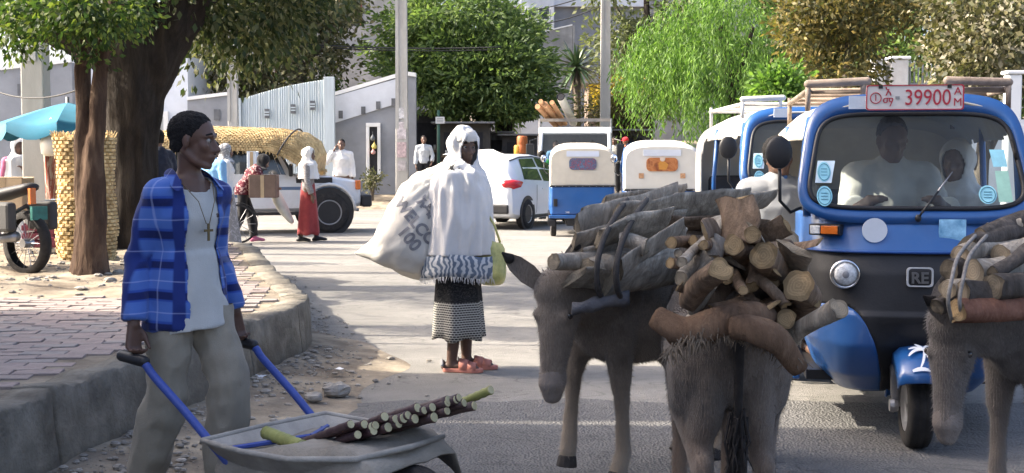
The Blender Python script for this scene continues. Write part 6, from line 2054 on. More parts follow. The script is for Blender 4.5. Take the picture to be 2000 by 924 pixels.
    # ---- mirrors
    for s in (-1, 1):
        mr = MB().tube([(s*.545, .24, 1.16), (s*.60, .18, 1.14), (s*.655, .14, 1.20), (s*.66, .12, 1.36)], .009, 8).build('mirror_stalk', P_black, t, smooth=True)
        MB().ell((s*.665, .11, 1.44), (.066, .022, .082), 20, 12).build('mirror_shell', P_black, mr, smooth=True)
        MB().ell((s*.665, .128, 1.44), (.058, .012, .073), 20, 12).build('mirror_glass', P_chrome, mr, smooth=True)
    if front:
        # lamps
        for s in (-1, 1):
            yy = yf(.845) - .012 + .055
            hl = MB().lathe([(.068, .02), (.074, -.008), (.066, -.022), (.060, -.018)], 28, (s*.345, yy, .845), 'Y', False).build('headlight', P_chrome, mask, smooth=True)
            MB().lathe([(.061, -.016), (.045, -.032), (.02, -.039), (.002, -.040)], 28, (s*.345, yy, .845), 'Y').build('lens', P_lens, hl, smooth=True)
            MB().ell((s*.345, yy-.030, .845), (.024, .014, .024), 12, 8).build('bulb_cap', mat('bulb grey', (.25, .25, .26), .3), hl, smooth=True) if True else MB().ell((0,0,0), (.01,.01,.01)).build('bulb_cap', P_steel, hl, smooth=True)
            x0 = s*.435
            sg = MB().box((x0-.08, .085, 1.03), (x0+.08, .16, 1.085), Matrix.Translation((x0, .1, 0)) @ Matrix.Rotation(s*.42, 4, 'Z') @ Matrix.Translation((-x0, -.1, 0))).build('turn_signal', P_black, cowl, bevel=.006)
            for k, (u0, u1, m) in enumerate(((-.07, -.02, P_lens), (-.015, .07, P_amber))):
                if s > 0: u0, u1, m = (-.07, .07, P_amber) if k == 0 else (None, None, None)
                if u0 is None: continue
                MB().box((x0+u0, .077, 1.037), (x0+u1, .084, 1.078), Matrix.Translation((x0, .1, 0)) @ Matrix.Rotation(s*.42, 4, 'Z') @ Matrix.Translation((-x0, -.1, 0))).build('signal_lens', m, sg, bevel=.003)
        # badge
        yb = yf(.84) - .004
        MB().rings([[V((x*k, yb + d, .84 + z*k)) for x, z in rrect(.125, .095, .018, 4)] for k, d in ((1.0, .0), (1.0, -.012), (.86, -.012), (.86, .0))], False, False).build('badge_frame', mat('badge silver', (.7, .72, .74), .25, .05, 8, 0, metal=.4), mask, smooth=False)
        me = text_mesh('RE', .075, .003, bold=.002)
        o = put('badge_letters', me, mat('badge grey', (.2, .2, .2), .4, .1, metal=.6), mask); o.location = (0, yb-.004, .833); o.rotation_euler = (R(90), 0, 0)
        # white round mark and cyan notice below the glass
        def on_cowl(x, z):
            j = min(range(len(grid[62])), key=lambda q: abs(grid[62][q].x - x) + (10 if grid[62][q].y > .5 else 0))
            f = lambda zz: .62 - (.62 - yf(zz))*abs(1 - min(1, (abs(x)/wz(zz)))**3.2)**(1/3.2)
            return f(z) - .010
        y1 = on_cowl(-.2, 1.05)
        MB().lathe([(.001, -.002), (.060, -.002), (.060, .004)], 32, (-.205, y1-.016, 1.06), 'Y').build('round_decal', mat('white decal', (.68, .72, .78), .5, .05), cowl)
        o = MB().box((.10, on_cowl(.16, 1.06)-.006, 1.0), (.225, on_cowl(.16, 1.06)+.004, 1.115)).build('paper_notice', mat('cyan notice', (.16, .42, .70), .6, .25, 16, 0, col2=(.35, .62, .8)), cowl)
        # stickers on the glass
        def onws(x, z): return V((x, .07 + (z-1.10)*.40 - .016, z))
        def oval(x, z, a, b, m, nm='sticker'):
            pts = [onws(x + a*math.cos(2*math.pi*k/28), z + b*math.sin(2*math.pi*k/28)) for k in range(28)]
            o = MB().add([p + V((0, -.001, 0)) for p in pts], [tuple(range(28))]).build(nm, m, glass)
            ring = MB().tube([onws(x + a*.82*math.cos(2*math.pi*k/28), z + b*.82*math.sin(2*math.pi*k/28)) + V((0,-.003,0)) for k in range(29)], .0018, 4).build('printed_ring', mat('sticker ink', (.08, .25, .33), .6), o)
            for q in (-.3, 0, .3):
                MB().tube([onws(x - a*.45, z + b*q) + V((0,-.003,0)), onws(x + a*.45, z + b*q) + V((0,-.003,0))], .0016, 4).build('printed_line', mat('sticker ink', (.08, .25, .33)), o)
        def quad(pts, m):
            MB().add([onws(x, z) for x, z in pts], [tuple(range(len(pts)))]).build('sticker', m, glass)
        quad([(-.485, 1.29), (-.405, 1.29), (-.385, 1.40), (-.47, 1.40)], P_sticker2); oval(-.44, 1.345, .033, .05, P_sticker)
        oval(-.44, 1.225, .038, .05, P_sticker)
        oval(.335, 1.235, .042, .045, P_sticker)
        quad([(.37, 1.37), (.435, 1.37), (.425, 1.455), (.355, 1.455)], P_sticker); quad([(.385, 1.20), (.45, 1.20), (.438, 1.35), (.375, 1.35)], mat('green sticker', (.32, .55, .45), .5, .1, 14))
        # wiper
        wp = MB().tube([onws(.0, 1.125) + V((0,-.03,0)), onws(.10, 1.25) + V((0,-.02,0))], .006, 6).ell(onws(0, 1.12) + V((0,-.02,0)), (.016,.014,.02), 10, 8).build('wiper_arm', P_black, t, smooth=True)
        MB().tube([onws(.07, 1.21) + V((0,-.008,0)), onws(.175, 1.345) + V((0,-.006,0))], [.005, .0035], 6).build('wiper_blade', P_steel, wp, smooth=True)
        # paper strip above the glass
        MB().box((-.315, .235, 1.66), (-.21, .243, 1.725), ).build('paper_strip', mat('paper strip', (.6, .66, .74), .6, .08, 20), t)
    if plate:
        pl = thing('number_plate', '', '', (0,0,0)); bpy.data.objects.remove(pl)
        py_, pz_ = .215, 1.715
        pb = MB().prism(rrect(.47, .125, .012, 3, 0, pz_), py_, py_+.008).build('number_plate', M_plate, t)
        MB().rings([[V((x*k, py_ + d, pz_ + z*kk)) for x, z in rrect(.47, .125, .012, 3)] for k, kk, d in ((1.0, 1.0, -.001), (1.0, 1.0, -.004), (.975, .92, -.004), (.975, .92, -.001))], False, False).build('plate_border', M_platered, pb)
        def lt(s_, size, x, z, bold=.0, sx=1.0):
            me = text_mesh(s_, size, .001, bold=.0)
            o = put('plate_letters', me, M_platered, pb); o.location = (x, py_-.003, z); o.rotation_euler = (R(90), 0, 0); o.scale = (sx, 1, 1)
        lt('39900', .110, .062, pz_-.004, .003, .82)
        lt('A', .055, .205, pz_+.028, .002); lt('M', .055, .205, pz_-.026, .002)
        lt('አ', .06, -.128, pz_+.028, .0015); lt('ማ', .06, -.128, pz_-.026, .0015)
        lt('1', .045, -.188, pz_-.002, .002)
        MB().tube([V((-.188 + .026*math.cos(2*math.pi*k/24), py_-.003, pz_-.002 + .026*math.sin(2*math.pi*k/24))) for k in range(25)], .0025, 5).build('plate_ring', M_platered, pb)
        MB().box((-.093, py_-.004, pz_-.008), (-.073, py_-.001, pz_+.006)).build('plate_dash', mat('plate dash', (.3, .3, .3), .6), pb)
        for s in (-1, 1): MB().box((s*.165-.01, py_-.006, pz_+.045), (s*.165+.01, py_-.001, pz_+.062)).build('plate_clip', P_black, pb)
    if rack:
        rm = rack_m or mat('weathered rack pipe', (.36, .33, .29), .6, .3, 10, .3, 60, dirt=(.2, .15, .11))
        rk = MB().tube([(-.50, .50, 1.765), (.50, .50, 1.765)], .016, 8).build('roof_rack', rm, t, smooth=True)
        for s in (-1, 1):
            MB().tube([(s*.50, .46, 1.765), (s*.50, 1.95, 1.765)], .016, 8).build('rack_rail', rm, rk, smooth=True)
            MB().tube([(s*.50, .46, 1.80), (s*.20, .46, 1.812)], .022, 8, True).build('rack_bar', rm, rk, smooth=True)
            MB().tube([(s*.50, .46, 1.66), (s*.50, .46, 1.80)], .014, 8).build('rack_post', rm, rk, smooth=True)
            MB().tube([(s*.22, .46, 1.72), (s*.22, .46, 1.812)], .014, 8).build('rack_post', rm, rk, smooth=True)
            MB().tube([(s*.50, 1.9, 1.6), (s*.50, 1.9, 1.80)], .014, 8).build('rack_post', rm, rk, smooth=True)
        for y in (.9, 1.4, 1.9): MB().tube([(-.50, y, 1.765), (.50, y, 1.765)], .013, 8).build('rack_cross_bar', rm, rk, smooth=True)
    return t, glass, fd
tx, ty = xt(1797, 5.94), 5.94
TROT = R(-9)
main, mglass, mfd = tuktuk('blue three-wheeled taxi with red plate 39900 facing the donkeys', (tx, ty, 0), TROT, P_cream, rack_m=mat('rusty rack pipe', (.24, .19, .15), .7, .35, 10, .3, 60, dirt=(.12, .08, .06)))
# palm tree mark on the fender
def palm_mark(fd):
    M_pm = mat('white stencil', (.72, .76, .82), .5, .05)
    def S(u, v):     # u across, v (0..1) up the fender face -> surface just outside the fender
        a = R(146 - v*52); rr = .262
        out = V((0, math.cos(a), math.sin(a)))
        return V((u, rr*math.cos(a)*1.04, .22 + rr*math.sin(a))) + out*(.036 - 1.55*u*u)
    def strip(pts, w):
        vs = []; fs = []
        n = len(pts)
        for i, (u, v) in enumerate(pts):
            f = i/(n-1); ww = w*(.35 + .65*math.sin(math.pi*min(f*.9+.1, 1)))
            a, b = pts[max(i-1, 0)], pts[min(i+1, n-1)]
            dx, dy = b[0]-a[0], (b[1]-a[1])*.24; l = math.hypot(dx, dy) or 1
            vs += [S(u - dy/l*ww, v + dx/l*ww/.24), S(u + dy/l*ww, v - dx/l*ww/.24)]
        for i in range(n-1): fs.append((2*i, 2*i+2, 2*i+3, 2*i+1))
        MB().add(vs, fs).build('palm_stencil', M_pm, fd)
    c = (.012, .66)
    for ex, ey, bow in ((.075, .62, .22), (.068, .40, .20), (-.055, .72, .16), (-.062, .50, .20), (.045, .88, .08), (-.02, .92, .06), (.04, .28, .12)):
        strip([(c[0] + (ex-c[0])*t, c[1] + (ey-c[1])*t + bow*t*(1-t)*1.6) for t in [i/8 for i in range(9)]], .010)
    strip([(c[0] - .035*t*t, c[1] - .5*t) for t in [i/6 for i in range(7)]], .006)
    strip([(-.055 + .085*t, .14 + .04*math.sin(t*3.1)) for t in [i/6 for i in range(7)]], .010)
palm_mark(mfd)
# taxi behind it
t2, _, _ = tuktuk('blue taxi with a white hood waiting right behind the 39900 taxi', (2.30, 9.05, 0), R(0), P_white, front=True, plate=False, rack=True, scale=1.04, rack_m=mat('white rack pipe', (.6, .58, .54), .6, .15))
def film_mat(name, cols, scale, dist=1.0):
    m, nt, b = _nt(name)
    v = coords(nt, 'Object', (1, 1, 1))
    n = tnoise(nt, v, scale, 4, .65, dist)
    c = ramp(nt, n, [((i+.5)/len(cols)*.6+.2, q) for i, q in enumerate(cols)])
    L(nt, c, b.inputs['Base Color']); b.inputs['Roughness'].default_value = .3
    return m
ta, _, _ = tuktuk('blue taxi with a cream hood and a sparkling printed rear window seen from behind', (xt(1140, 23.0), 20.9+2.1, 0), R(180), P_cream, front=False, plate=False, rack=False,
       rear=film_mat('blue red glitter film', [(.03, .05, .10), (.12, .2, .32), (.05, .07, .12), (.4, .08, .12), (.03, .04, .07)], 22, 2))
ta.location = (xt(1138, 22.6), 22.6 + 2.16, 0)
tb_, _, _ = tuktuk('blue taxi with a white hood and an orange picture in its rear window', (0, 0, 0), R(180), P_white, front=False, plate=False, rack=False,
       rear=film_mat('orange brown picture film', [(.10, .03, .02), (.35, .11, .03), (.5, .2, .07), (.25, .06, .02)], 5, 1.5))
tb_.location = (xt(1302, 19.6), 19.6 + 2.16, 0); tb_.rotation_euler = (0, 0, R(178))
# a plain standing figure printed on that window
fm = MB(); 
fm.prism([(-.06, 1.26), (.05, 1.26), (.06, 1.36), (.035, 1.385), (.03, 1.40), (-.03, 1.40), (-.04, 1.385), (-.1, 1.34), (-.09, 1.31)], 2.167, 2.169)
rwb = [c for c in tb_.children if c.name.startswith('canopy')][0]
fm.build('printed_figure', mat('printed ochre', (.55, .25, .05), .4), rwb)
MB().lathe([(.001, 2.168), (.042, 2.168), (.042, 2.170)], 20, (-.005, 0, 1.43), 'Y').build('printed_head', mat('printed pale', (.6, .5, .42), .4), rwb)
for x in (-.33, .33): MB().box((x-.04, 2.153, 1.12), (x+.04, 2.158, 1.2)).build('small_sticker', mat('orange sticker', (.5, .28, .15), .5, .3, 30), rwb)
for tt, s in ((ta, 1), (tb_, 1)):
    cp_ = [c for c in tt.children if c.name.startswith('rear_body')][0]
    me = text_mesh('348', .05, .001); o = put('body_number', me, mat('white number', (.7, .72, .75), .5), cp_); o.location = (.28, 2.168, .45); o.rotation_euler = (R(90), 0, R(180))

# people in the taxi
SIT = dict(lkne=(.42,.12,.92), lank=(.42,.12,.50), ltoe=(.58,.13,.46), rkne=(.42,-.12,.92), rank=(.42,-.12,.50), rtoe=(.58,-.13,.46))
def in_taxi(x, y, z): 
    c, s_ = math.cos(TROT), math.sin(TROT)
    return (tx + x*c - y*s_, ty + x*s_ + y*c, z)
def seat_person(label, x, y, zseat, H=1.7, head_z=None, **kw):
    s_ = H/1.7
    return person(label, in_taxi(x, y, zseat - .86*s_), R(-90) + TROT + kw.pop('turn', 0.0), H, {**SIT, **kw.pop('ov', {})}, **kw)
seat_person('taxi driver in a white tunic at the handlebar of the 39900 taxi', -.03, .78, .80, 1.70, ov=dict(lelb=(.2,.24,1.14), lwri=(.42,.22,1.22), lhand=(.50,.16,1.26), relb=(.2,-.24,1.14), rwri=(.42,-.22,1.22), rhand=(.50,-.16,1.26), lkne=(.36,.16,.90), rkne=(.36,-.16,.90), lank=(.38,.16,.52), rank=(.38,-.16,.52), ltoe=(.5,.16,.48), rtoe=(.5,-.16,.48), head=(.05,0,1.575)),
            skin=0, top=C_offwhite, top_kw=dict(g=.035, hem=.9), bottom=C_navy, pitch=R(12), yaw=R(10), width=1.12, vox=.012)
seat_person('smiling woman passenger in a white veil behind the taxi windscreen', .36, 1.02, .70, 1.62, ov=dict(lelb=(.05,.2,1.12), lwri=(.2,.1,1.05), lhand=(.3,.05,1.0), relb=(.05,-.2,1.12), rwri=(.2,-.1,1.05), rhand=(.3,-.05,1.0)), skin=1, hair=False, top=C_offwhite, skirt=None, bottom=C_black,
            scarf=dict(m=C_white, low=.98, wide=.22, deep=.17, fold=.012), yaw=R(-25), vox=.012, turn=R(-5))
seat_person('man in a pale grey shirt sitting in the side opening of the 39900 taxi', -.60, 1.36, .72, 1.66, ov=dict(relb=(.08,-.30,1.10), rwri=(.26,-.24,1.0), rhand=(.36,-.2,.98), lelb=(.05,.2,1.12), lwri=(.2,.1,1.05), lhand=(.3,.05,1.0)), skin=1, top=C_grey, top_kw=dict(g=.03), bottom=C_khaki, yaw=R(30), vox=.012, turn=R(6))

# ------------------------------------------------------------------ cars
def car(name, label, cat, loc, heading, st, win, wheels, wr, ww, paint, extras=None, rim=P_steel, spokes=0):
    """st: stations (x, half width low, half width belt, z sill, z belt, half width roof, z roof); +X ahead"""
    t = thing(name, label, cat, loc, heading)
    def sec(x):
        xs = [s[0] for s in st]
        return [np.interp(x, xs, [s[k] for s in st]) for k in range(1, 7)]
    xs = sorted(set([s[0] for s in st] + [st[0][0] + (st[-1][0]-st[0][0])*i/48 for i in range(49)]))
    rings = []
    for x in xs:
        wl, wb, zs, zb, wr_, zr = sec(x)
        half = [(wl*.9, zs), (wl, zs+.07), (wl*1.01, zs + (zb-zs)*.45), (wb, zs + (zb-zs)*.85), (wb*.975, zb), (wb*.975 + (wr_-wb*.975)*.5, zb + (zr-zb)*.52), (wr_, zb + (zr-zb)*.9), (wr_*.86, zr), (wr_*.4, zr + .015)]
        rings.append([V((x, -y, z)) for y, z in half] + [V((x, y, z)) for y, z in half[::-1]])
    body = MB().rings(rings).build('body', paint, t, smooth=True)
    try: body.data.set_sharp_from_angle(angle=R(32))
    except Exception: pass
    def side(x, f, sg, off=.006):
        wl, wb, zs, zb, wr_, zr = sec(x)
        y = wb*.975 + (wr_-wb*.975)*f; z = zb + (zr-zb)*f*.96
        return V((x, sg*(y+off), z))
    for w in win:
        for sg in (-1, 1):
            pts = []
            lo = [side(w[0] + (w[1]-w[0])*i/6, w[4], sg) for i in range(7)]
            hi = [side(w[2] + (w[3]-w[2])*i/6, w[5], sg) for i in range(7)]
            mid = [lo[i].lerp(hi[i], .5) + V((0, sg*.004, 0)) for i in range(7)]
            mb = MB().add(lo + mid + hi, [(i, i+1, 8+i, 7+i) for i in range(6)] + [(7+i, 8+i, 15+i, 14+i) for i in range(6)])
            mb.build('side_window', P_dglass, t, smooth=True)
    for x, hw in wheels:
        for sg in (-1, 1):
            MB().lathe([(wr*1.2, 0), (wr*1.2, .02), (.01, .02)] if sg > 0 else [(wr*1.2, 0), (wr*1.2, -.02), (.01, -.02)], 28, (x, sg*(hw-.008), wr*1.02), 'Y').build('wheel_arch', P_black, t)
            wheel(t, (x, sg*(hw - ww*.32), wr), wr, ww, 'Y', rim)
    if extras: extras(t, sec, side, body)
    return t
# white hatchback seen from its rear right quarter
def hatch_extra(t, sec, side, body):
    # rear window, tail lamps, bumper, handles, mirrors, pillars
    MB().add([V((-1.62, -.50, 1.36)), V((-1.62, .50, 1.36)), V((-1.85, .58, 1.05)), V((-1.85, -.58, 1.05))], [(0, 1, 2, 3)]).build('rear_window', P_dglass, t)
    for sg in (-1, 1):
        MB().tube([(-1.865, sg*.66, .93), (-1.80, sg*.785, .92), (-1.62, sg*.845, .93), (-1.50, sg*.86, .96)], [.085, .10, .075, .02], 10, True, 1.0).build('tail_lamp', P_red, t, smooth=True)
        MB().tube([(.55, sg*.86, .98), (.53, sg*.96, 1.0), (.50, sg*1.0, 1.0)], [.03, .07, .05], 10, True).build('door_mirror', P_carw, t, smooth=True)
        for x in (-.35, .35): MB().box((x-.09, sg*.868-.012, .80), (x+.09, sg*.868+.012, .825)).build('door_handle', P_carw, t, bevel=.006)
        for x in (-.75, .08, .95): MB().tube([(x-.02, sg*.868, .32), (x, sg*.874, .6), (x+.02, sg*.865, .9)], .004, 4).build('door_seam', P_black, t)
        MB().tube([side(x, .97, sg, -.01) for x in (-1.5, -1.0, -.4, .2, .6)], .014, 6).build('roof_gutter', P_black, t)
        MB().tube([(-1.4, sg*.86, .26), (1.3, sg*.86, .26)], .03, 6).build('sill_trim', P_black, t)
    MB().box((-1.94, -.74, .33), (-1.87, .74, .52)).build('bumper', P_black, t, bevel=.03)
car('hatchback_car', 'white hatchback with red tail lamps stopped behind the woman in white', 'car', (xt(1003, 25.6), 26.7, 0), R(66),
    [(-1.92, .72, .70, .38, .78, .5, .80), (-1.86, .80, .78, .28, .98, .62, 1.02), (-1.78, .83, .81, .25, 1.0, .60, 1.20), (-1.55, .85, .84, .22, 1.0, .58, 1.42), (-1.1, .865, .855, .20, .98, .58, 1.51), (-.3, .865, .86, .20, .95, .58, 1.53), (.3, .865, .86, .20, .92, .56, 1.48), (.62, .865, .85, .20, .92, .58, 1.32), (1.05, .86, .82, .20, .93, .68, .99), (1.6, .82, .76, .22, .86, .6, .90), (1.88, .70, .64, .28, .70, .5, .74), (1.93, .6, .55, .35, .6, .4, .62)],
    [(-1.30, -.38, -1.12, -.40, .06, .90), (-.30, .62, -.32, .38, .05, .92)], [(-1.22, .86), (1.23, .86)], .31, .19, P_carw, hatch_extra)
# white off-roader, heading right and away
LCW = mat('off-road white paint', (.62, .64, .66), .3, .06, 1.5, 0, coat=.5, dirt=(.5, .48, .45))
def lc_extra(t, sec, side, body):
    for sg in (-1, 1):
        MB().box((-1.9, sg*.785-.012, .84), (1.42, sg*.785+.012, .90)).build('side_stripe', mat('slate blue stripe', (.10, .16, .26), .5), t)
        q = MB().box((-.62, sg*.785-.014, .70), (.10, sg*.785+.014, .86)).build('door_panel_sign', mat('slate blue stripe', (.10, .16, .26)), t)
        me = text_mesh('AAU', .13, .001); o = put('door_letters', me, mat('pale letters', (.6, .62, .65), .6), q); o.location = (-.26, sg*.803, .78); o.rotation_euler = (R(90), 0, 0 if sg < 0 else R(180))
        MB().box((.55, sg*.775-.01, .97), (1.25, sg*.775+.01, 1.08)).build('hood_vent', P_black, t, bevel=.02)
        MB().box((1.70, sg*.70-.10, .84), (1.80, sg*.70+.085, 1.02)).build('corner_lamp', P_amber, t, bevel=.02)
        MB().tube([(.42, sg*.80, 1.18), (.44, sg*.93, 1.2)], .012, 6).build('mirror_arm', P_black, t)
        MB().box((.40, sg*.93-.06, 1.10), (.47, sg*.93+.06, 1.34)).build('door_mirror', P_black, t, bevel=.02)
        for x in (-.80, .22): MB().tube([(x, sg*.795, .42), (x, sg*.797, 1.1)], .005, 4).build('door_seam', P_black, t)
        # flared arches
        for x in (1.18, -1.55):
            MB().tube([(x + .50*math.cos(R(a)), sg*.83, .45 + .50*math.sin(R(a))) for a in range(0, 181, 15)], .04, 8, False, .8).build('arch_flare', LCW, t, smooth=True)
        MB().box((-.75, sg*.80-.05, .36), (.62, sg*.80+.05, .42)).build('step', P_black, t)
    MB().box((1.82, -.82, .50), (2.02, .82, .74)).build('bumper', P_black, t, bevel=.04)
    MB().add([V((.165, -.655, 1.80)), V((.165, .655, 1.80)), V((.485, .70, 1.19)), V((.485, -.70, 1.19))], [(0, 1, 2, 3)]).build('windscreen', P_dglass, t)
    MB().tube([(1.62, -.66, .47), (1.78, -.66, .44)], .03, 8).build('tow_hook', P_steel, t)
car('off_road_car', 'white off-roader with a blue side stripe carrying straw mats on its roof', 'car', (xt(598, 24.6) - .78, 24.2, 0), R(17),
    [(-2.4, .76, .76, .5, 1.08, .66, 1.78), (-2.3, .79, .79, .45, 1.1, .70, 1.88), (-1.0, .79, .79, .42, 1.1, .70, 1.92), (-.2, .79, .79, .42, 1.1, .70, 1.92), (.10, .79, .79, .42, 1.1, .69, 1.86), (.46, .79, .785, .42, 1.11, .72, 1.16), (.55, .79, .78, .42, 1.10, .70, 1.14), (1.2, .785, .77, .45, 1.06, .66, 1.10), (1.72, .77, .74, .5, .98, .60, 1.02), (1.80, .74, .70, .52, .86, .5, .9)],
    [(-2.2, -.95, -2.2, -.95, .06, .88), (-.80, .26, -.80, .03, .06, .88), (.27, .36, .06, .12, .08, .8)], [(-1.55, .80), (1.18, .80)], .40, .25, LCW, lc_extra)
# light truck facing the camera
TY = 30.5
tr = thing('light_truck', 'small white cab-over truck with a railed bed coming up the road', 'truck', (xt(1123, TY), TY, 0), R(-3))
cabo = MB().prism([(-.05, .45), (-.10, .8), (-.08, 1.15), (1.55, 1.15), (1.55, .6), (1.5, .45)], -.93, .93, 'X').build('cab_lower', P_carw, tr, bevel=.05, seg=3)
MB().prism([(.27, 2.08), (.32, 2.15), (.42, 2.24), (1.5, 2.26), (1.55, 2.1), (.4, 2.06)], -.92, .92, 'X').build('cab_roof', P_carw, tr, bevel=.05, seg=3)
MB().box((-.9, 1.48, 1.15), (.9, 1.54, 2.1)).build('cab_back', mat('cab lining', (.12, .12, .13), .8, .15), tr)
def fr(x, f): 
    y = -.08 + .38*f; z = 1.15 + .95*f; return V((x, y-.012, z))
MB().add([fr(-.86, .02), fr(.86, .02), fr(.82, .98), fr(-.82, .98)], [(0, 1, 2, 3)]).build('windscreen', glass_mat('truck glass', (.72, .76, .77), .22), tr)
for sg in (-1, 1):
    MB().tube([fr(sg*.88, .0), fr(sg*.84, 1.0)], .045, 8).build('front_pillar', P_carw, tr, smooth=True)
    MB().box((sg*.89-.03, 1.30, 1.15), (sg*.89+.03, 1.47, 2.1)).build('rear_pillar', P_carw, tr)
MB().tube([fr(-.86, .02), fr(.86, .02)], .025, 6).build('screen_seal', P_black, tr)
for sg in (-1, 1):
    MB().add([(sg*.90, .05, 1.16), (sg*.90, 1.29, 1.16), (sg*.88, 1.29, 2.05), (sg*.87, .38, 2.05)], [(0, 1, 2, 3)]).build('side_window', glass_mat('truck glass', (.72, .76, .77), .22), tr)
    MB().box((sg*.70-.16, -.13, .62), (sg*.70+.16, -.085, .82)).build('headlight', P_lens, tr, bevel=.03)
    MB().box((sg*.70-.16, -.14, .86), (sg*.70+.16, -.09, .94)).build('signal', P_amber, tr, bevel=.01)
    m_ = MB().tube([(sg*.93, .2, 1.3), (sg*1.10, .05, 1.35), (sg*1.12, .05, 1.9), (sg*.95, .25, 1.95)], .015, 6).build('mirror_arm', P_black, tr)
    MB().box((sg*1.12-.10, .0, 1.40), (sg*1.12+.10, .06, 1.82)).build('mirror', P_black, m_, bevel=.02)
    wheel(tr, (sg*.80, .75, .38), .38, .2, 'X'); wheel(tr, (sg*.80, 3.6, .38), .38, .3, 'X')
MB().box((-.94, -.16, .40), (.94, -.06, .60)).build('bumper', P_steel, tr, bevel=.03)
MB().box((-.6, -.125, 1.0), (.6, -.09, 1.08)).build('grille', P_black, tr)
bed = MB().box((-.95, 1.7, .75), (.95, 5.0, .88)).build('bed', P_steel, tr)
for sg in (-1, 1):
    MB().box((sg*.95-.03, 1.7, .9), (sg*.95+.03, 5.0, 1.3)).build('side_board', mat('truck bed green', (.12, .17, .16), .6, .2), bed)
    MB().tube([(sg*.93, 1.75, .9), (sg*.93, 1.75, 2.5)], .035, 8).build('headboard_post', P_steel, bed)
MB().box((-.93, 1.72, 2.42), (.93, 1.78, 2.50)).build('headboard_rail', mat('rail rust', (.28, .25, .22), .7, .3), bed)
MB().box((-.93, 1.73, 1.2), (.93, 1.77, 1.28)).build('headboard_rail', _M['rail rust'], bed)
for x, h in ((-.45, 'driver'), (.35, 'second')):
    pass
# the truck's load
def stick(a, b, r, m, label, name='timber_pole'):
    a, b = V(a), V(b)
    o = thing(name, label, 'pole', a)
    MB().tube([V((0,0,0)), b-a], r, 14, cap=True).build('shaft', m, o, smooth=False)
    return o
pa, pb = at(1095, 189, 31.2), at(1120, 240, 33.5)
pipe = thing('metal_pipe', 'thick grey pipe end sticking up out of the truck bed', 'pipe', pa)
d = pb - pa
MB().tube([V((0,0,0)), d], .105, 18, cap=False).build('tube_wall', mat('zinc pipe', (.5, .48, .44), .5, .12, 4, .1, 40, metal=.3), pipe, smooth=True)
MB().tube([d*.004, d*.9], .085, 18).build('bore', M_dark, pipe)
for k, (a, b) in enumerate((((1056, 198), (1090, 240)), ((1064, 203), (1096, 242)), ((1078, 200), (1104, 242)), ((1050, 208), (1086, 246)))):
    stick(at(*a, 31.4 + k*.1), at(*b, 33.4), .06 + .012*(k % 2), mat('orange timber', (.38, .21, .11), .8, .25, 5, .3, 40), ['pointed orange timber pole leaning over the truck cab', 'second orange timber pole beside the pointed one', 'stout orange timber pole next to the grey pipe', 'lowest orange timber pole on the truck headboard'][k])
# people in the truck cab
TS = dict(SIT)
for x, lab, top in ((-.45, 'truck driver in a light blue shirt behind the truck windscreen', C_blue), (.02, 'dark-clothed middle passenger in the truck cab', C_black), (.50, 'outer passenger in the truck cab near the right mirror', C_grey)):
    a = R(-90) - R(3)
    person(lab, (tr.location.x + x, TY + .85, 1.15 - .86), a, 1.62, TS, skin=2, top=top, bottom=C_black)
# ================================================================== STREET THINGS
# straw mats over the off-roader's roof: arched woven sheet, courses of reeds are its pieces
M_straw = mat('straw', (.50, .36, .17), .85, .30, 9, .5, 60, col2=(.60, .46, .24), dirt=(.36, .25, .12))
M_straw2 = mat('shaded straw', (.42, .29, .14), .85, .3, 12, .5, 60)
def weave(name, P, nu, nv, m, parent, thick=.02, gap=.12, seed=0):
    """surface P(u,v) (+normal) broken into rows of short reed bundles, each a raised pillow"""
    rr = random.Random(seed)
    mb = MB()
    for i in range(nv):
        for j in range(nu):
            o = .5*(i % 2)
            u0, u1 = (j + o + gap*.5)/nu, (j + 1 + o - gap*.5)/nu
            v0, v1 = (i + gap*.4)/nv, (i + 1 - gap*.4)/nv
            if u0 > 1: continue
            u1 = min(u1, 1)
            if u1 - u0 < .2/nu: continue
            h = thick*rr.uniform(.55, 1.25)
            c = [P(u0, v0, 0), P(u1, v0, 0), P(u1, v1, 0), P(u0, v1, 0)]
            e = [P(u0 + (u1-u0)*.16, v0 + (v1-v0)*.14, h), P(u1 - (u1-u0)*.16, v0 + (v1-v0)*.14, h*rr.uniform(.8, 1.2)), P(u1 - (u1-u0)*.16, v1 - (v1-v0)*.14, h), P(u0 + (u1-u0)*.16, v1 - (v1-v0)*.14, h*rr.uniform(.8, 1.2))]
            mb.add(c + e, [(4, 5, 6, 7), (0, 1, 5, 4), (1, 2, 6, 5), (2, 3, 7, 6), (3, 0, 4, 7)])
    return tag(mb.build(name, m, parent), kind='stuff')
MYc = 24.0
mats = thing('straw_mat_load', 'woven straw mats roped over the off-roader roof, drooping past its windscreen', 'straw mat', (0, 0, 0))
pts_top = [(330, 262), (420, 250), (500, 252), (560, 254), (605, 262), (628, 278), (636, 300), (630, 330)]
pts_bot = [(330, 300), (420, 296), (500, 296), (545, 296), (575, 308), (598, 322), (610, 336), (616, 345)]
def lerp_pts(pts, u):
    k = u*(len(pts)-1); i = min(int(k), len(pts)-2); f = k-i
    return pts[i][0] + (pts[i+1][0]-pts[i][0])*f, pts[i][1] + (pts[i+1][1]-pts[i][1])*f
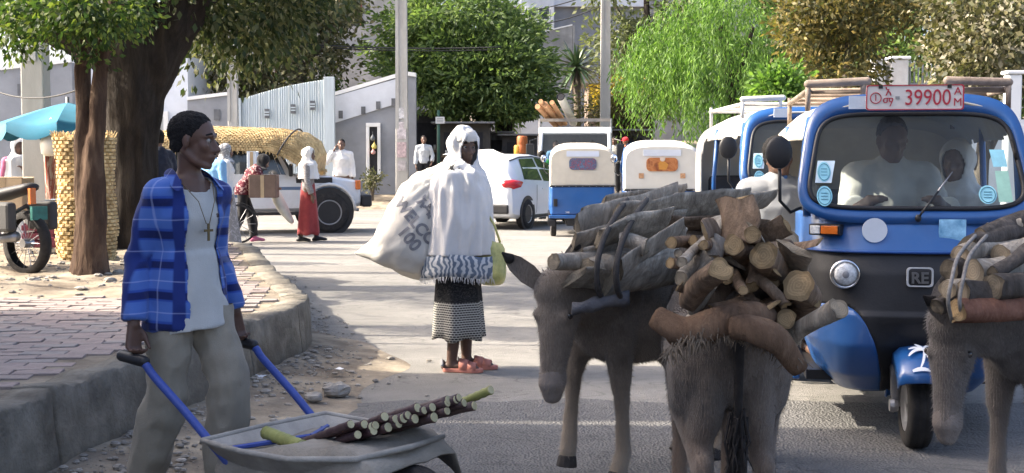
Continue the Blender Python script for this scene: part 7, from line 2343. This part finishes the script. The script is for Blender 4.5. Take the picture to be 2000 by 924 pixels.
def matP(u, v, h):
    """u along the car, v round the arch from the near eave over the top to the far eave"""
    a = math.pi*(v*1.0)
    tx_, ty_ = lerp_pts(pts_top, u); bx_, by_ = lerp_pts(pts_bot, u)
    px = bx_ + (tx_-bx_)*min(1, math.sin(a)*1.05); 
    T = at(tx_, ty_, MYc + .3); B = at(bx_, by_, MYc + .3)
    z = B.z + (T.z-B.z)*math.sin(a)**.75; x = B.x + (T.x-B.x)*math.sin(a)**.75
    y = 23.25 + .30*(x+4) + 1.75*(1-math.cos(a))*.5 - h*math.cos(a)
    return V((x, y, z + h*abs(math.sin(a))))
weave('reed_courses', matP, 70, 40, M_straw, mats, .022, .10, 3)
core = MB(); vs = []; fs = []
for i in range(25):
    for j in range(25): vs.append(matP(i/24, j/24, -.02))
for i in range(24):
    for j in range(24):
        a = i*25+j; fs.append((a, a+1, a+26, a+25))
core.add(vs, fs).build('mat_core', M_straw2, mats, smooth=True)
rpts = [matP(.52, v, .06) for v in [k/20 for k in range(21)]]
MB().tube(rpts, .018, 6).build('rope', mat('dark rope', (.055, .05, .047)), mats, smooth=True)
fr = MB()
for k in range(260):
    u = random.random(); p = matP(u, random.uniform(0, .03), .02)
    fr.tube([p, p + V((random.gauss(0, .03), -.02, -random.uniform(.02, .09)))], [.006, .003], 4)
for k in range(160):
    v = random.random(); p = matP(1.0, v, .01)
    fr.tube([p, p + V((random.uniform(.0, .06), random.gauss(0, .02), -random.uniform(0, .06)))], [.006, .003], 4)
tag(fr.build('loose_reeds', M_straw, mats), kind='stuff')

# standing roll of straw matting behind the slender tree
RY = 12.2
rp = gnd(168, 512, WALK + .02)
rx = xt(168, RY)
roll = thing('straw_mat_roll', 'tall rolled straw mat standing on end between the two trees', 'straw mat', (rx, RY, WALK))
HT = at(168, 268, RY).z - WALK
def rollP(u, v, h):
    a = 2*math.pi*u; r = .265 + .015*math.sin(v*7) - .03*(v < .3)*(.3-v)*3 + h
    return V((r*math.cos(a), r*math.sin(a), HT*v))
weave('reed_courses', rollP, 22, 34, M_straw, roll, .028, .12, 5)
MB().lathe([(.25, 0), (.262, HT*.5), (.262, HT)], 24).build('mat_core', M_straw2, roll)
fr = MB()
for k in range(160):
    a = random.random()*6.28; p = V((.27*math.cos(a), .27*math.sin(a), HT))
    fr.tube([p - V((0,0,.03)), p + V((random.gauss(0,.03), random.gauss(0,.03), random.uniform(.02, .07)))], [.007, .003], 4)
tag(fr.build('loose_reeds', M_straw, roll), kind='stuff')

# parasol
UY = 14.2
up = at(132, 200, UY)
par = thing('parasol', 'faded turquoise market parasol with a scalloped valance beside the concrete pole', 'parasol', (up.x, UY, WALK))
M_par = mat('turquoise canvas', (.035, .19, .29), .85, .18, 3, .2, 80, dirt=(.06, .17, .24))
hz = up.z - WALK
nseg = 8; R0 = .80; drop = at(152, 243, UY).z - up.z
for k in range(nseg):
    a0, a1 = 2*math.pi*k/nseg + .2, 2*math.pi*(k+1)/nseg + .2
    vs = []; fs = []; n = 7
    for i in range(n+1):
        f = i/n
        for j in range(6):
            g = j/5; a = a0 + (a1-a0)*g
            sag = .045*f*f*math.sin(math.pi*g)
            rr = R0*f*(math.cos((a1-a0)/2)/math.cos(a - (a0+a1)/2))
            vs.append(V((rr*math.cos(a), rr*math.sin(a), hz + drop*f**1.15 - sag)))
    for i in range(n):
        for j in range(5):
            q = i*6+j; fs.append((q, q+1, q+7, q+6))
    vv = []; e0 = n*6
    for j in range(6): vv.append(vs[e0+j] + V((0, 0, -.10 - .05*math.sin(math.pi*j/5))))
    vs += vv
    for j in range(5): fs.append((e0+j, e0+j+1, (n+1)*6+j+1, (n+1)*6+j))
    MB().add(vs, fs).build('canopy_panel', M_par, par, smooth=True)
    MB().tube([V((0,0,hz-.01)), V((R0*math.cos(a0), R0*math.sin(a0), hz+drop-.01))], .008, 5).build('rib', P_steel, par)
MB().tube([(0,0,-.1), (0,0,hz+.06)], .02, 8).build('pole', P_steel, par, smooth=True)

# stall goods under the parasol
def crate(label, px, py, Y, w, d, h, m, z=None, rot=0.0, name='crate', slats=True, cat='crate'):
    p = at(px, py, Y)
    t = thing(name, label, cat, (p.x, Y, p.z), rot)
    if slats:
        for sg in (-1, 1):
            for k in range(3):
                z0 = h*k/3 + .01
                MB().box((-w/2, sg*d/2-.01, z0), (w/2, sg*d/2+.01, z0 + h/3-.03)).build('slat', m, t, bevel=.004)
                MB().box((sg*w/2-.01, -d/2+.012, z0), (sg*w/2+.01, d/2-.012, z0 + h/3-.03)).build('slat', m, t, bevel=.004)
        for sx in (-1, 1):
            for sy in (-1, 1): MB().box((sx*(w/2-.025)-.012, sy*(d/2-.025)-.012, 0), (sx*(w/2-.025)+.012, sy*(d/2-.025)+.012, h)).build('corner_post', m, t)
        MB().box((-w/2+.012, -d/2+.012, 0), (w/2-.012, d/2-.012, .012)).build('bottom', m, t)
    else:
        MB().box((-w/2, -d/2, 0), (w/2, d/2, h)).build('carton_body', m, t, bevel=.01)
        for sg in (-1, 1): MB().box((-w/2, 0, 0), (w/2, d*.5, .006), Matrix.Translation((0, sg*d*.5, h+.004)) @ Matrix.Rotation(sg*R(20), 4, 'X') @ Matrix.Translation((0, -d*.25 - sg*d*.25, 0))).build('flap', m, t)
        MB().box((-.03, -d/2-.003, 0), (.03, -d/2-.001, h)).build('tape', mat('parcel tape', (.35, .27, .17), .4), t)
    return t
C_card = mat('cardboard', (.42, .33, .22), .85, .12, 6, .2, 50)
M_mar = mat('maroon plastic', (.14, .03, .05), .45, .15)
crate('brown cardboard carton behind the motorbike seat', 20, 418, 13.6, .42, .35, .40, C_card, slats=False, name='cardboard_box', cat='box')
crate('dark maroon crate on the ground right of the concrete pole', 92, 482, 13.2, .40, .35, .26, M_mar)
crate('smaller maroon crate beside the straw roll', 121, 478, 13.0, .16, .25, .32, M_mar)
crate('olive green tin box on top of the maroon crate', 87, 437, 13.2, .15, .2, .11, mat('olive tin', (.16, .15, .04), .5, .2), slats=False, name='tin_box', cat='box')
crate('pale blue carton on the stall behind the straw roll', 112, 432, 14.0, .2, .2, .24, mat('pale blue carton', (.35, .42, .52), .7, .1), slats=False, name='cardboard_box', cat='box')
# striped cloth hanging at the stall
sc = thing('hanging_cloth', 'red striped cloth hanging behind the concrete pole', 'cloth', at(108, 400, 14.6))
vs = []; fs = []
for i in range(9):
    for j in range(13): vs.append(((i/8-.5)*.24, .025*math.sin(i*1.6+j*.3), j/12*.62))
for i in range(8):
    for j in range(12): a = i*13+j; fs.append((a, a+13, a+14, a+1))
o = MB().add(vs, fs).build('cloth_sheet', pattern_cloth('red stripe cloth', (.25, .08, .06), (.4, .34, .28), 9, .5, (3, 3, .2)), sc, smooth=True)
q = o.modifiers.new('s', 'SOLIDIFY'); q.thickness = .005
MB().tube([(-.14, 0, .62), (.14, 0, .62)], .01, 6).build('hanger_rod', P_steel, sc)
# white lantern bag under the parasol
lb = thing('white_jug', 'white plastic jug hanging under the parasol rim', 'jug', at(101, 305, 13.6))
MB().lathe([(.07, 0), (.11, .03), (.12, .14), (.09, .22), (.035, .26), (.035, .31)], 18).build('jug_body', mat('white plastic', (.7, .68, .6), .4, .06), lb, smooth=True)
MB().tube([(.0, 0, .30), (.05, 0, .36), (0, 0, .42), (-.05, 0, .36), (0, 0, .30)], .008, 6).build('jug_handle', mat('white plastic', (.7, .68, .6)), lb, smooth=True)

# motorbike at the left edge
BY = 11.2
mk = thing('motorbike', 'dusty motorbike with a windshield parked on the pavement at the left edge', 'motorbike', (xt(-38, BY), BY, WALK), R(150))
def mwheel(c, r):
    o = MB(); 
    for k in range(1): o.lathe([(r-.07, -.04), (r-.02, -.045), (r, 0), (r-.02, .045), (r-.07, .04)], 30, (0,0,0), 'Y', False)
    wq = o.build('wheel', P_rubber, mk, smooth=True, loc=c)
    for k in range(14):
        a = 2*math.pi*k/14; MB().tube([(.02*math.cos(a), 0, .02*math.sin(a)), ((r-.06)*math.cos(a), 0, (r-.06)*math.sin(a))], .004, 4).build('spoke', P_steel, wq)
    MB().lathe([(.04, -.05), (.04, .05)], 12, (0,0,0), 'Y').build('hub', P_steel, wq)
mwheel((.66, 0, .29), .29); mwheel((-.62, 0, .29), .29)
MB().tube([(.66, 0, .29), (.50, 0, .80), (.46, 0, .92)], [.03, .03, .03], 8).build('fork', P_steel, mk, smooth=True)
tk = MB().ell((.15, 0, .72), (.26, .12, .13), 16, 10).build('fuel_tank', mat('tank black', (.03, .03, .035), .25, .1), mk, smooth=True)
MB().tube([(-.05, 0, .70), (-.35, 0, .72), (-.66, 0, .78)], [.09, .12, .09], 12, True, .5).build('seat', P_seat, mk, smooth=True)
MB().tube([(.42, -.34, .98), (.44, -.12, 1.0), (.46, 0, .96), (.44, .12, 1.0), (.42, .34, .98)], .014, 8).build('handlebar', P_black, mk, smooth=True)
MB().lathe([(.02, .1), (.08, .06), (.09, 0), (.085, -.02)], 18, (.55, 0, .86), 'X').build('headlamp', P_black, mk, smooth=True)
MB().box((-.12, -.14, .28), (.28, .14, .55)).build('engine', P_steel, mk, bevel=.04)
MB().tube([(.12, .15, .35), (-.2, .17, .30), (-.7, .17, .36)], [.025, .03, .045], 10).build('exhaust', P_steel, mk, smooth=True)
MB().tube([(-.62, -.16, .55), (-.62, 0, .62), (-.62, .16, .55)], .02, 6).build('rear_rack', P_black, mk)
MB().prism(rrect(.36, .3, .1, 5), -.01, .01, 'Y').xf(Matrix.Translation((.5, 0, 1.12)) @ Matrix.Rotation(R(90), 4, 'Z') @ Matrix.Rotation(R(-25), 4, 'X')).build('windshield', glass_mat('smoke shield', (.3, .32, .34), .5), mk)
MB().tube([V((.5 , 0, 1.12)) + V(p) for p in ((0, -.18, -.12), (-.03, -.18, .08), (-.05, -.1, .15), (-.05, .1, .15), (-.03, .18, .08), (0, .18, -.12))], .012, 6).build('shield_rim', P_chrome, mk, smooth=True)
for sg in (-1, 1): MB().box((-.72, sg*.22-.05, .40), (-.40, sg*.22+.05, .66)).build('pannier', mat('dark pannier', (.05, .05, .05), .7, .2), mk, bevel=.03)
MB().box((-.80, -.08, .50), (-.77, .08, .62)).build('rear_plate', mat('teal plate', (.03, .14, .12), .5, .3, 12), mk)
MB().box((-.79, .03, .64), (-.76, .09, .78)).build('tail_lamp', P_amber, mk)

# wheelbarrow with sugar cane
WB = R(-38)
hx, hy = mx + .0, MY
bar = thing('wheelbarrow', 'dusty metal wheelbarrow with bent blue handles pushed by the plaid-shirted man', 'wheelbarrow', (mx, MY, 0), WB)
ci, si = math.cos(WB), math.sin(WB)
def wbl(px, py, dx_depth):
    p = at(px, py, dx_depth); d = p - V((mx, MY, 0)); return V((d.x*ci + d.y*si, -d.x*si + d.y*ci, d.z))
M_handle = mat('blue enamel', (.035, .07, .30), .45, .15, 6, .2, 60, dirt=(.06, .08, .24))
M_tray = mat('cement crusted tray', (.34, .32, .285), .88, .25, 6, .6, 40, dirt=(.22, .21, .19))
for sg in (-1, 1):
    h0 = V((.065, sg*.275, .612)); 
    pts = smooth3([h0 + V((-.10, 0, .012)), h0, h0 + V((.045, 0, -.012)), h0 + V((.09, -sg*.002, -.05)), V((.34, sg*.268, .445)), V((.52, sg*.26, .32)), V((.62, sg*.25, .26)), V((.80, sg*.22, .22)), V((1.30, sg*.10, .20))], 4)
    hd = MB().tube(pts, .0165, 12).build('handle', M_handle, bar, smooth=True)
    MB().tube([h0 + V((-.115, 0, .012)), h0 + V((.03, 0, .002))], .023, 12, True).build('grip', P_black, hd, smooth=True)
    MB().tube([V((.55, sg*.25, .33)), V((.58, sg*.26, .02)), V((.70, sg*.26, .02)), V((.76, sg*.23, .28))], .015, 8).build('leg', M_handle, bar, smooth=True)
# tray: open tapered tub
def tring(x0, x1, w, z, n=6):
    return [V(p) for p in ((x0, -w, z), (x0 + (x1-x0)*.33, -w*1.04, z-.004), (x0 + (x1-x0)*.66, -w*1.0, z), (x1, -w*.72, z+.02), (x1+.05, 0, z+.03), (x1, w*.72, z+.02), (x0 + (x1-x0)*.66, w*1.0, z), (x0 + (x1-x0)*.33, w*1.04, z-.004), (x0, w, z), (x0-.03, 0, z-.004))]
rings = [tring(.66, 1.02, .16, .17), tring(.58, 1.10, .24, .26), tring(.50, 1.20, .305, .355), tring(.485, 1.22, .318, .362), tring(.515, 1.19, .295, .362), tring(.60, 1.09, .23, .265), tring(.67, 1.01, .15, .182)]
MB().rings(rings, True, True).build('tray', M_tray, bar, smooth=True, bevel=0)
MB().tube(tring(.495, 1.21, .312, .365) + tring(.495, 1.21, .312, .365)[:1], .011, 8).build('tray_rim', M_tray, bar, smooth=True)
for sg in (-1, 1): MB().tube([V((.58, sg*.24, .335)), V((.74, 0, .36))], .01, 6).build('brace', M_handle, bar)
wq = wheel(bar, (1.28, 0, .165), .165, .075, 'Y', P_steel)
MB().tube([(1.28, -.09, .165), (1.28, .09, .165)], .012, 8).build('axle', P_steel, bar)
# sacking lining that hangs over the front of the tray
sh_ = MB(); vs = []; fs = []
for i in range(14):
    for j in range(13):
        u, v = i/13, j/12
        x = .53 + .76*u; y = (v-.5)*.60*(1-.18*u)
        z = .325 + .115*u + .03*noise.noise(V((u*3, v*3, 7))) - .18*max(0, abs(v-.5)*2-.85)/.15*.6 + .018*noise.noise(V((u*5, v*5, 3))) - (.10*max(0, u-.8)/.2)
        vs.append((x, y, z))
for i in range(13):
    for j in range(12): a = i*13+j; fs.append((a, a+13, a+14, a+1))
o = sh_.add(vs, fs).build('sacking', mat('dirty sacking', (.31, .28, .235), .95, .25, 5, .6, 70, dirt=(.2, .18, .15)), bar, smooth=True); q = o.modifiers.new('s', 'SOLIDIFY'); q.thickness = .008
# sugar cane stalks: the cut ends face the camera side
cane = thing('sugar_cane_bundle', 'bundle of dark sugar cane stalks with pale cut ends in the wheelbarrow', 'sugar cane', (mx, MY, 0), WB)
M_cane = mat('purple cane skin', (.06, .03, .035), .45, .35, 8, .2, 60, dirt=(.12, .09, .06))
M_caneg = mat('green cane skin', (.27, .28, .09), .5, .2, 8, .2, 60)
M_pith = mat('cane pith', (.50, .46, .28), .7, .12, 30, .3, 90)
def cane_stalk(a, b, r, m=M_cane):
    a, b = V(a), V(b); n = 7
    pts = []; rad = []
    for i in range(n*3+1):
        f = i/(n*3); pts.append(a.lerp(b, f)); rad.append(r*(1.10 if i % 3 == 0 else .96))
    o = MB().tube(pts, rad, 10).build('stalk', m, cane, smooth=True)
    d = (b-a).normalized()
    for e, sg in ((a, -1), (b, 1)): MB().tube([e + d*sg*.0005, e + d*sg*.004], r*.93, 10).build('cut_end', M_pith, o)
rs = random.Random(4)
for k in range(24):
    f = k/23
    # stalks lie from the tray out over its front; ends staggered along a rising line
    e = at(690 + 235*f + rs.uniform(-10, 10), 838 - 55*f + rs.uniform(-12, 16), 4.25 + .10*f)
    e = V((e.x - mx, e.y - MY, e.z)); e = V((e.x*ci + e.y*si, -e.x*si + e.y*ci, e.z))
    st_ = at(560 + 60*f + rs.uniform(-30, 30), 885 - 25*f + rs.uniform(-8, 8), 4.62 + .1*f)
    st_ = V((st_.x - mx, st_.y - MY, st_.z)); st_ = V((st_.x*ci + st_.y*si, -st_.x*si + st_.y*ci, st_.z))
    cane_stalk(st_, e, rs.uniform(.0145, .0185))
def toB(px, py, Y):
    p = at(px, py, Y); return V(((p.x-mx)*ci + (p.y-MY)*si, -(p.x-mx)*si + (p.y-MY)*ci, p.z))
cane_stalk(toB(870, 800, 4.5), toB(958, 762, 4.35), .016, M_caneg)
cane_stalk(toB(520, 845, 4.6), toB(590, 872, 4.4), .024, M_caneg)

# bicycle with crate beside the stooping person
bk = thing('bicycle', 'old dark bicycle standing behind the woman with the mottled grey skirt', 'bicycle', (xt(404, 20.6), 20.6, 0), R(10))
for x in (-.5, .5):
    o = MB().lathe([(.30, -.018), (.325, -.02), (.335, 0), (.325, .02), (.30, .018)], 28, (0,0,0), 'Y', False).build('wheel', P_rubber, bk, smooth=True, loc=(x, 0, .335))
    for k in range(12):
        a = 2*math.pi*k/12; MB().tube([(0,0,0), (.31*math.cos(a), 0, .31*math.sin(a))], .004, 4).build('spoke', P_steel, o)
    for sg in (1,): MB().tube([(.36*math.cos(R(a)), 0, .36*math.sin(R(a))) for a in range(20, 161, 14)], .02, 6, False, .4).build('mudguard', P_black, o, smooth=True)
MB().tube([(-.5,0,.335), (-.1,0,.32), (.36,0,.78), (-.18,0,.82), (-.1,0,.32)], .018, 8).build('frame', P_black, bk)
MB().tube([(.5,0,.335), (.38,0,.80), (.34,0,1.0)], .018, 8).build('fork', P_black, bk)
MB().tube([(.22, -.28, 1.02), (.36, -.1, 1.06), (.36, .1, 1.06), (.22, .28, 1.02)], .014, 8).build('handlebar', P_black, bk, smooth=True)
MB().tube([(-.28,0,.92), (-.08,0,.92)], [.08, .03], 10, True, .5).build('saddle', P_seat, bk, smooth=True)
MB().box((-.78, -.12, .70), (-.28, .12, .73)).build('carrier', P_black, bk)
for px, py, w, h, m, lab, nm in ((516, 386, .46, .38, mat('brown crate wood', (.13, .09, .07), .8, .2), 'dark brown box held between the stooping person and the red-skirted woman', 'crate'),):
    crate(lab, px, py, 20.9, w, .3, h, m, slats=False, name='wooden_box', cat='box')
crate('white and blue striped carton on the head-height load behind the stooping person', 494, 340, 22.2, .17, .2, .40, mat('white blue carton', (.5, .56, .62), .7, .2, 6, stretch=(8, 1, 1)), slats=False, name='cardboard_box', cat='box')
sk = thing('feed_sack', 'pale plastic sack hanging from the crate beside the off-roader wheel', 'sack', at(553, 432, 21.2))
MB().tube([(-.18, 0, .75), (-.15, 0, .5), (0, 0, .2), (.12, 0, .03)], [.05, .16, .17, .09], 14, True, .6).build('sack_cloth', mat('dirty pale film', (.5, .48, .42), .6, .15), sk, smooth=True, sub=1)
MB().tube([(-.18, 0, .75), (-.2, 0, .85)], .02, 6).build('sack_neck', _M['dirty pale film'], sk)

# sign post under the round tree, tarp stall, far goods
Y = 40.0
sp_ = thing('sign_post', 'thin green post with a small white sign under the round tree', 'sign', (xt(857, Y), Y, gz(0, Y)))
hz = at(857, 215, Y).z - gz(0, Y)
MB().tube([(0,0,-.1), (0,0,hz)], .05, 8).build('post', mat('green paint', (.05, .12, .09), .6, .2), sp_, smooth=True)
bz = at(857, 235, Y).z - gz(0, Y)
q = MB().box((-.09, -.09, bz-.11), (.20, -.06, bz+.11)).build('sign_board', M_white, sp_)
for k in range(3): MB().box((-.05, -.095, bz - .06 + k*.05), (.15, -.092, bz - .045 + k*.05)).build('sign_line', mat('faint ink', (.3, .3, .3), .7), q)
Y = 34.0
st_ = thing('tarp_stall', 'low stall covered with a white tarpaulin behind the white hatchback', 'stall', (xt(928, Y), Y, .15))
for sx in (-.7, .7):
    for sy in (-.4, .4): MB().tube([(sx, sy, -.2), (sx, sy, 1.35)], .03, 6).build('leg', M_wood, st_)
vs = []; fs = []
for i in range(15):
    for j in range(9):
        x, y = (i/14-.5)*1.75, (j/8-.5)*1.0
        e = max(abs(i/14-.5), abs(j/8-.5))*2
        vs.append((x, y, 1.55 - .35*max(0, e-.6) + .07*noise.noise(V((x*2.5, y*2.5, 8)))))
for i in range(14):
    for j in range(8): a = i*9+j; fs.append((a, a+9, a+10, a+1))
MB().add(vs, fs).build('tarpaulin', C_white, st_, smooth=True)
MB().box((-.75, -.45, .8), (.75, .45, .86)).build('table_board', M_wood, st_)
for k, (px, py, w, c, lab) in enumerate(((1020, 300, .3, (.35, .10, .03), 'orange-red drum left of the dark-clothed person'), (900, 282, .25, (.5, .52, .54), 'grey plastic bin standing on the white tarp stall'), (1012, 318, .24, (.45, .22, .03), 'yellow jerrycan below the orange-red drum'))):
    Yk = 35 if k != 1 else 34
    p = at(px, py, Yk)
    o = MB().lathe([(w*.42, 0), (w*.5, .03), (w*.5, .22), (w*.46, .25), (w*.5, .28), (w*.5, .46), (w*.42, .5)], 18).build('drum', mat('drum %d' % k, c, .5, .15), smooth=True, loc=p)
    tag(o, lab, 'drum')
# market clutter in the shade below the round tree
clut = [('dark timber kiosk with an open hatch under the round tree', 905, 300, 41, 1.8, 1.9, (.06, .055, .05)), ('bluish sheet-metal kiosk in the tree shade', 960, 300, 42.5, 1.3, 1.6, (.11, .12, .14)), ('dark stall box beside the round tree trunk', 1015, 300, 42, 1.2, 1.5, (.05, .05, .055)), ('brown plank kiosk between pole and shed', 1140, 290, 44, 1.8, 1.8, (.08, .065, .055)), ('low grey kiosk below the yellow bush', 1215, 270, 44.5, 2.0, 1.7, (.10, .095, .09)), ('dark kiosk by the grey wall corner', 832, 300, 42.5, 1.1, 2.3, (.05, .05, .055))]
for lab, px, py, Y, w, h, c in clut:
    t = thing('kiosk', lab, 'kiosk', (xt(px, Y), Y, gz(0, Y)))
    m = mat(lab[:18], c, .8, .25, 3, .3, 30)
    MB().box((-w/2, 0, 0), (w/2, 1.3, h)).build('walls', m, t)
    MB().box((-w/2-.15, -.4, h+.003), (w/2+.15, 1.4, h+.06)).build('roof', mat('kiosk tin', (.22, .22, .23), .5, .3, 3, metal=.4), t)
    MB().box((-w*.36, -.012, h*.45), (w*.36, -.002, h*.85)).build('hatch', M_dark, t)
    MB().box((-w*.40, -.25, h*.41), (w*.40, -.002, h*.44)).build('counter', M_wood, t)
    for k in range(4):
        x = -w*.3 + w*.2*k
        MB().lathe([(.05, 0), (.06, .1), (.05, .18)], 10, (x, -.14, h*.443)).build('ware', mat('ware %d' % (k % 3), ((.5, .5, .48), (.4, .12, .08), (.15, .25, .4))[k % 3], .6), t, smooth=True)


# two thin posts added out of view on the left to cast shadow lines
for yy, lab in ((10.05, 'unseen thin post added left of the trees to cast a shadow line'), (9.62, 'thinner unseen post added beside the first to cast a second shadow line')):
    t = thing('shadow_post', lab, 'post', (-4.75, yy, WALK))
    MB().tube([(0,0,-.1), (0,0,4.9)], .035 if yy > 10 else .022, 8).build('shaft', P_steel, t, smooth=True)
    MB().lathe([(.03, 4.9), (.06, 4.92), (.02, 4.98)], 10).build('cap', P_steel, t)
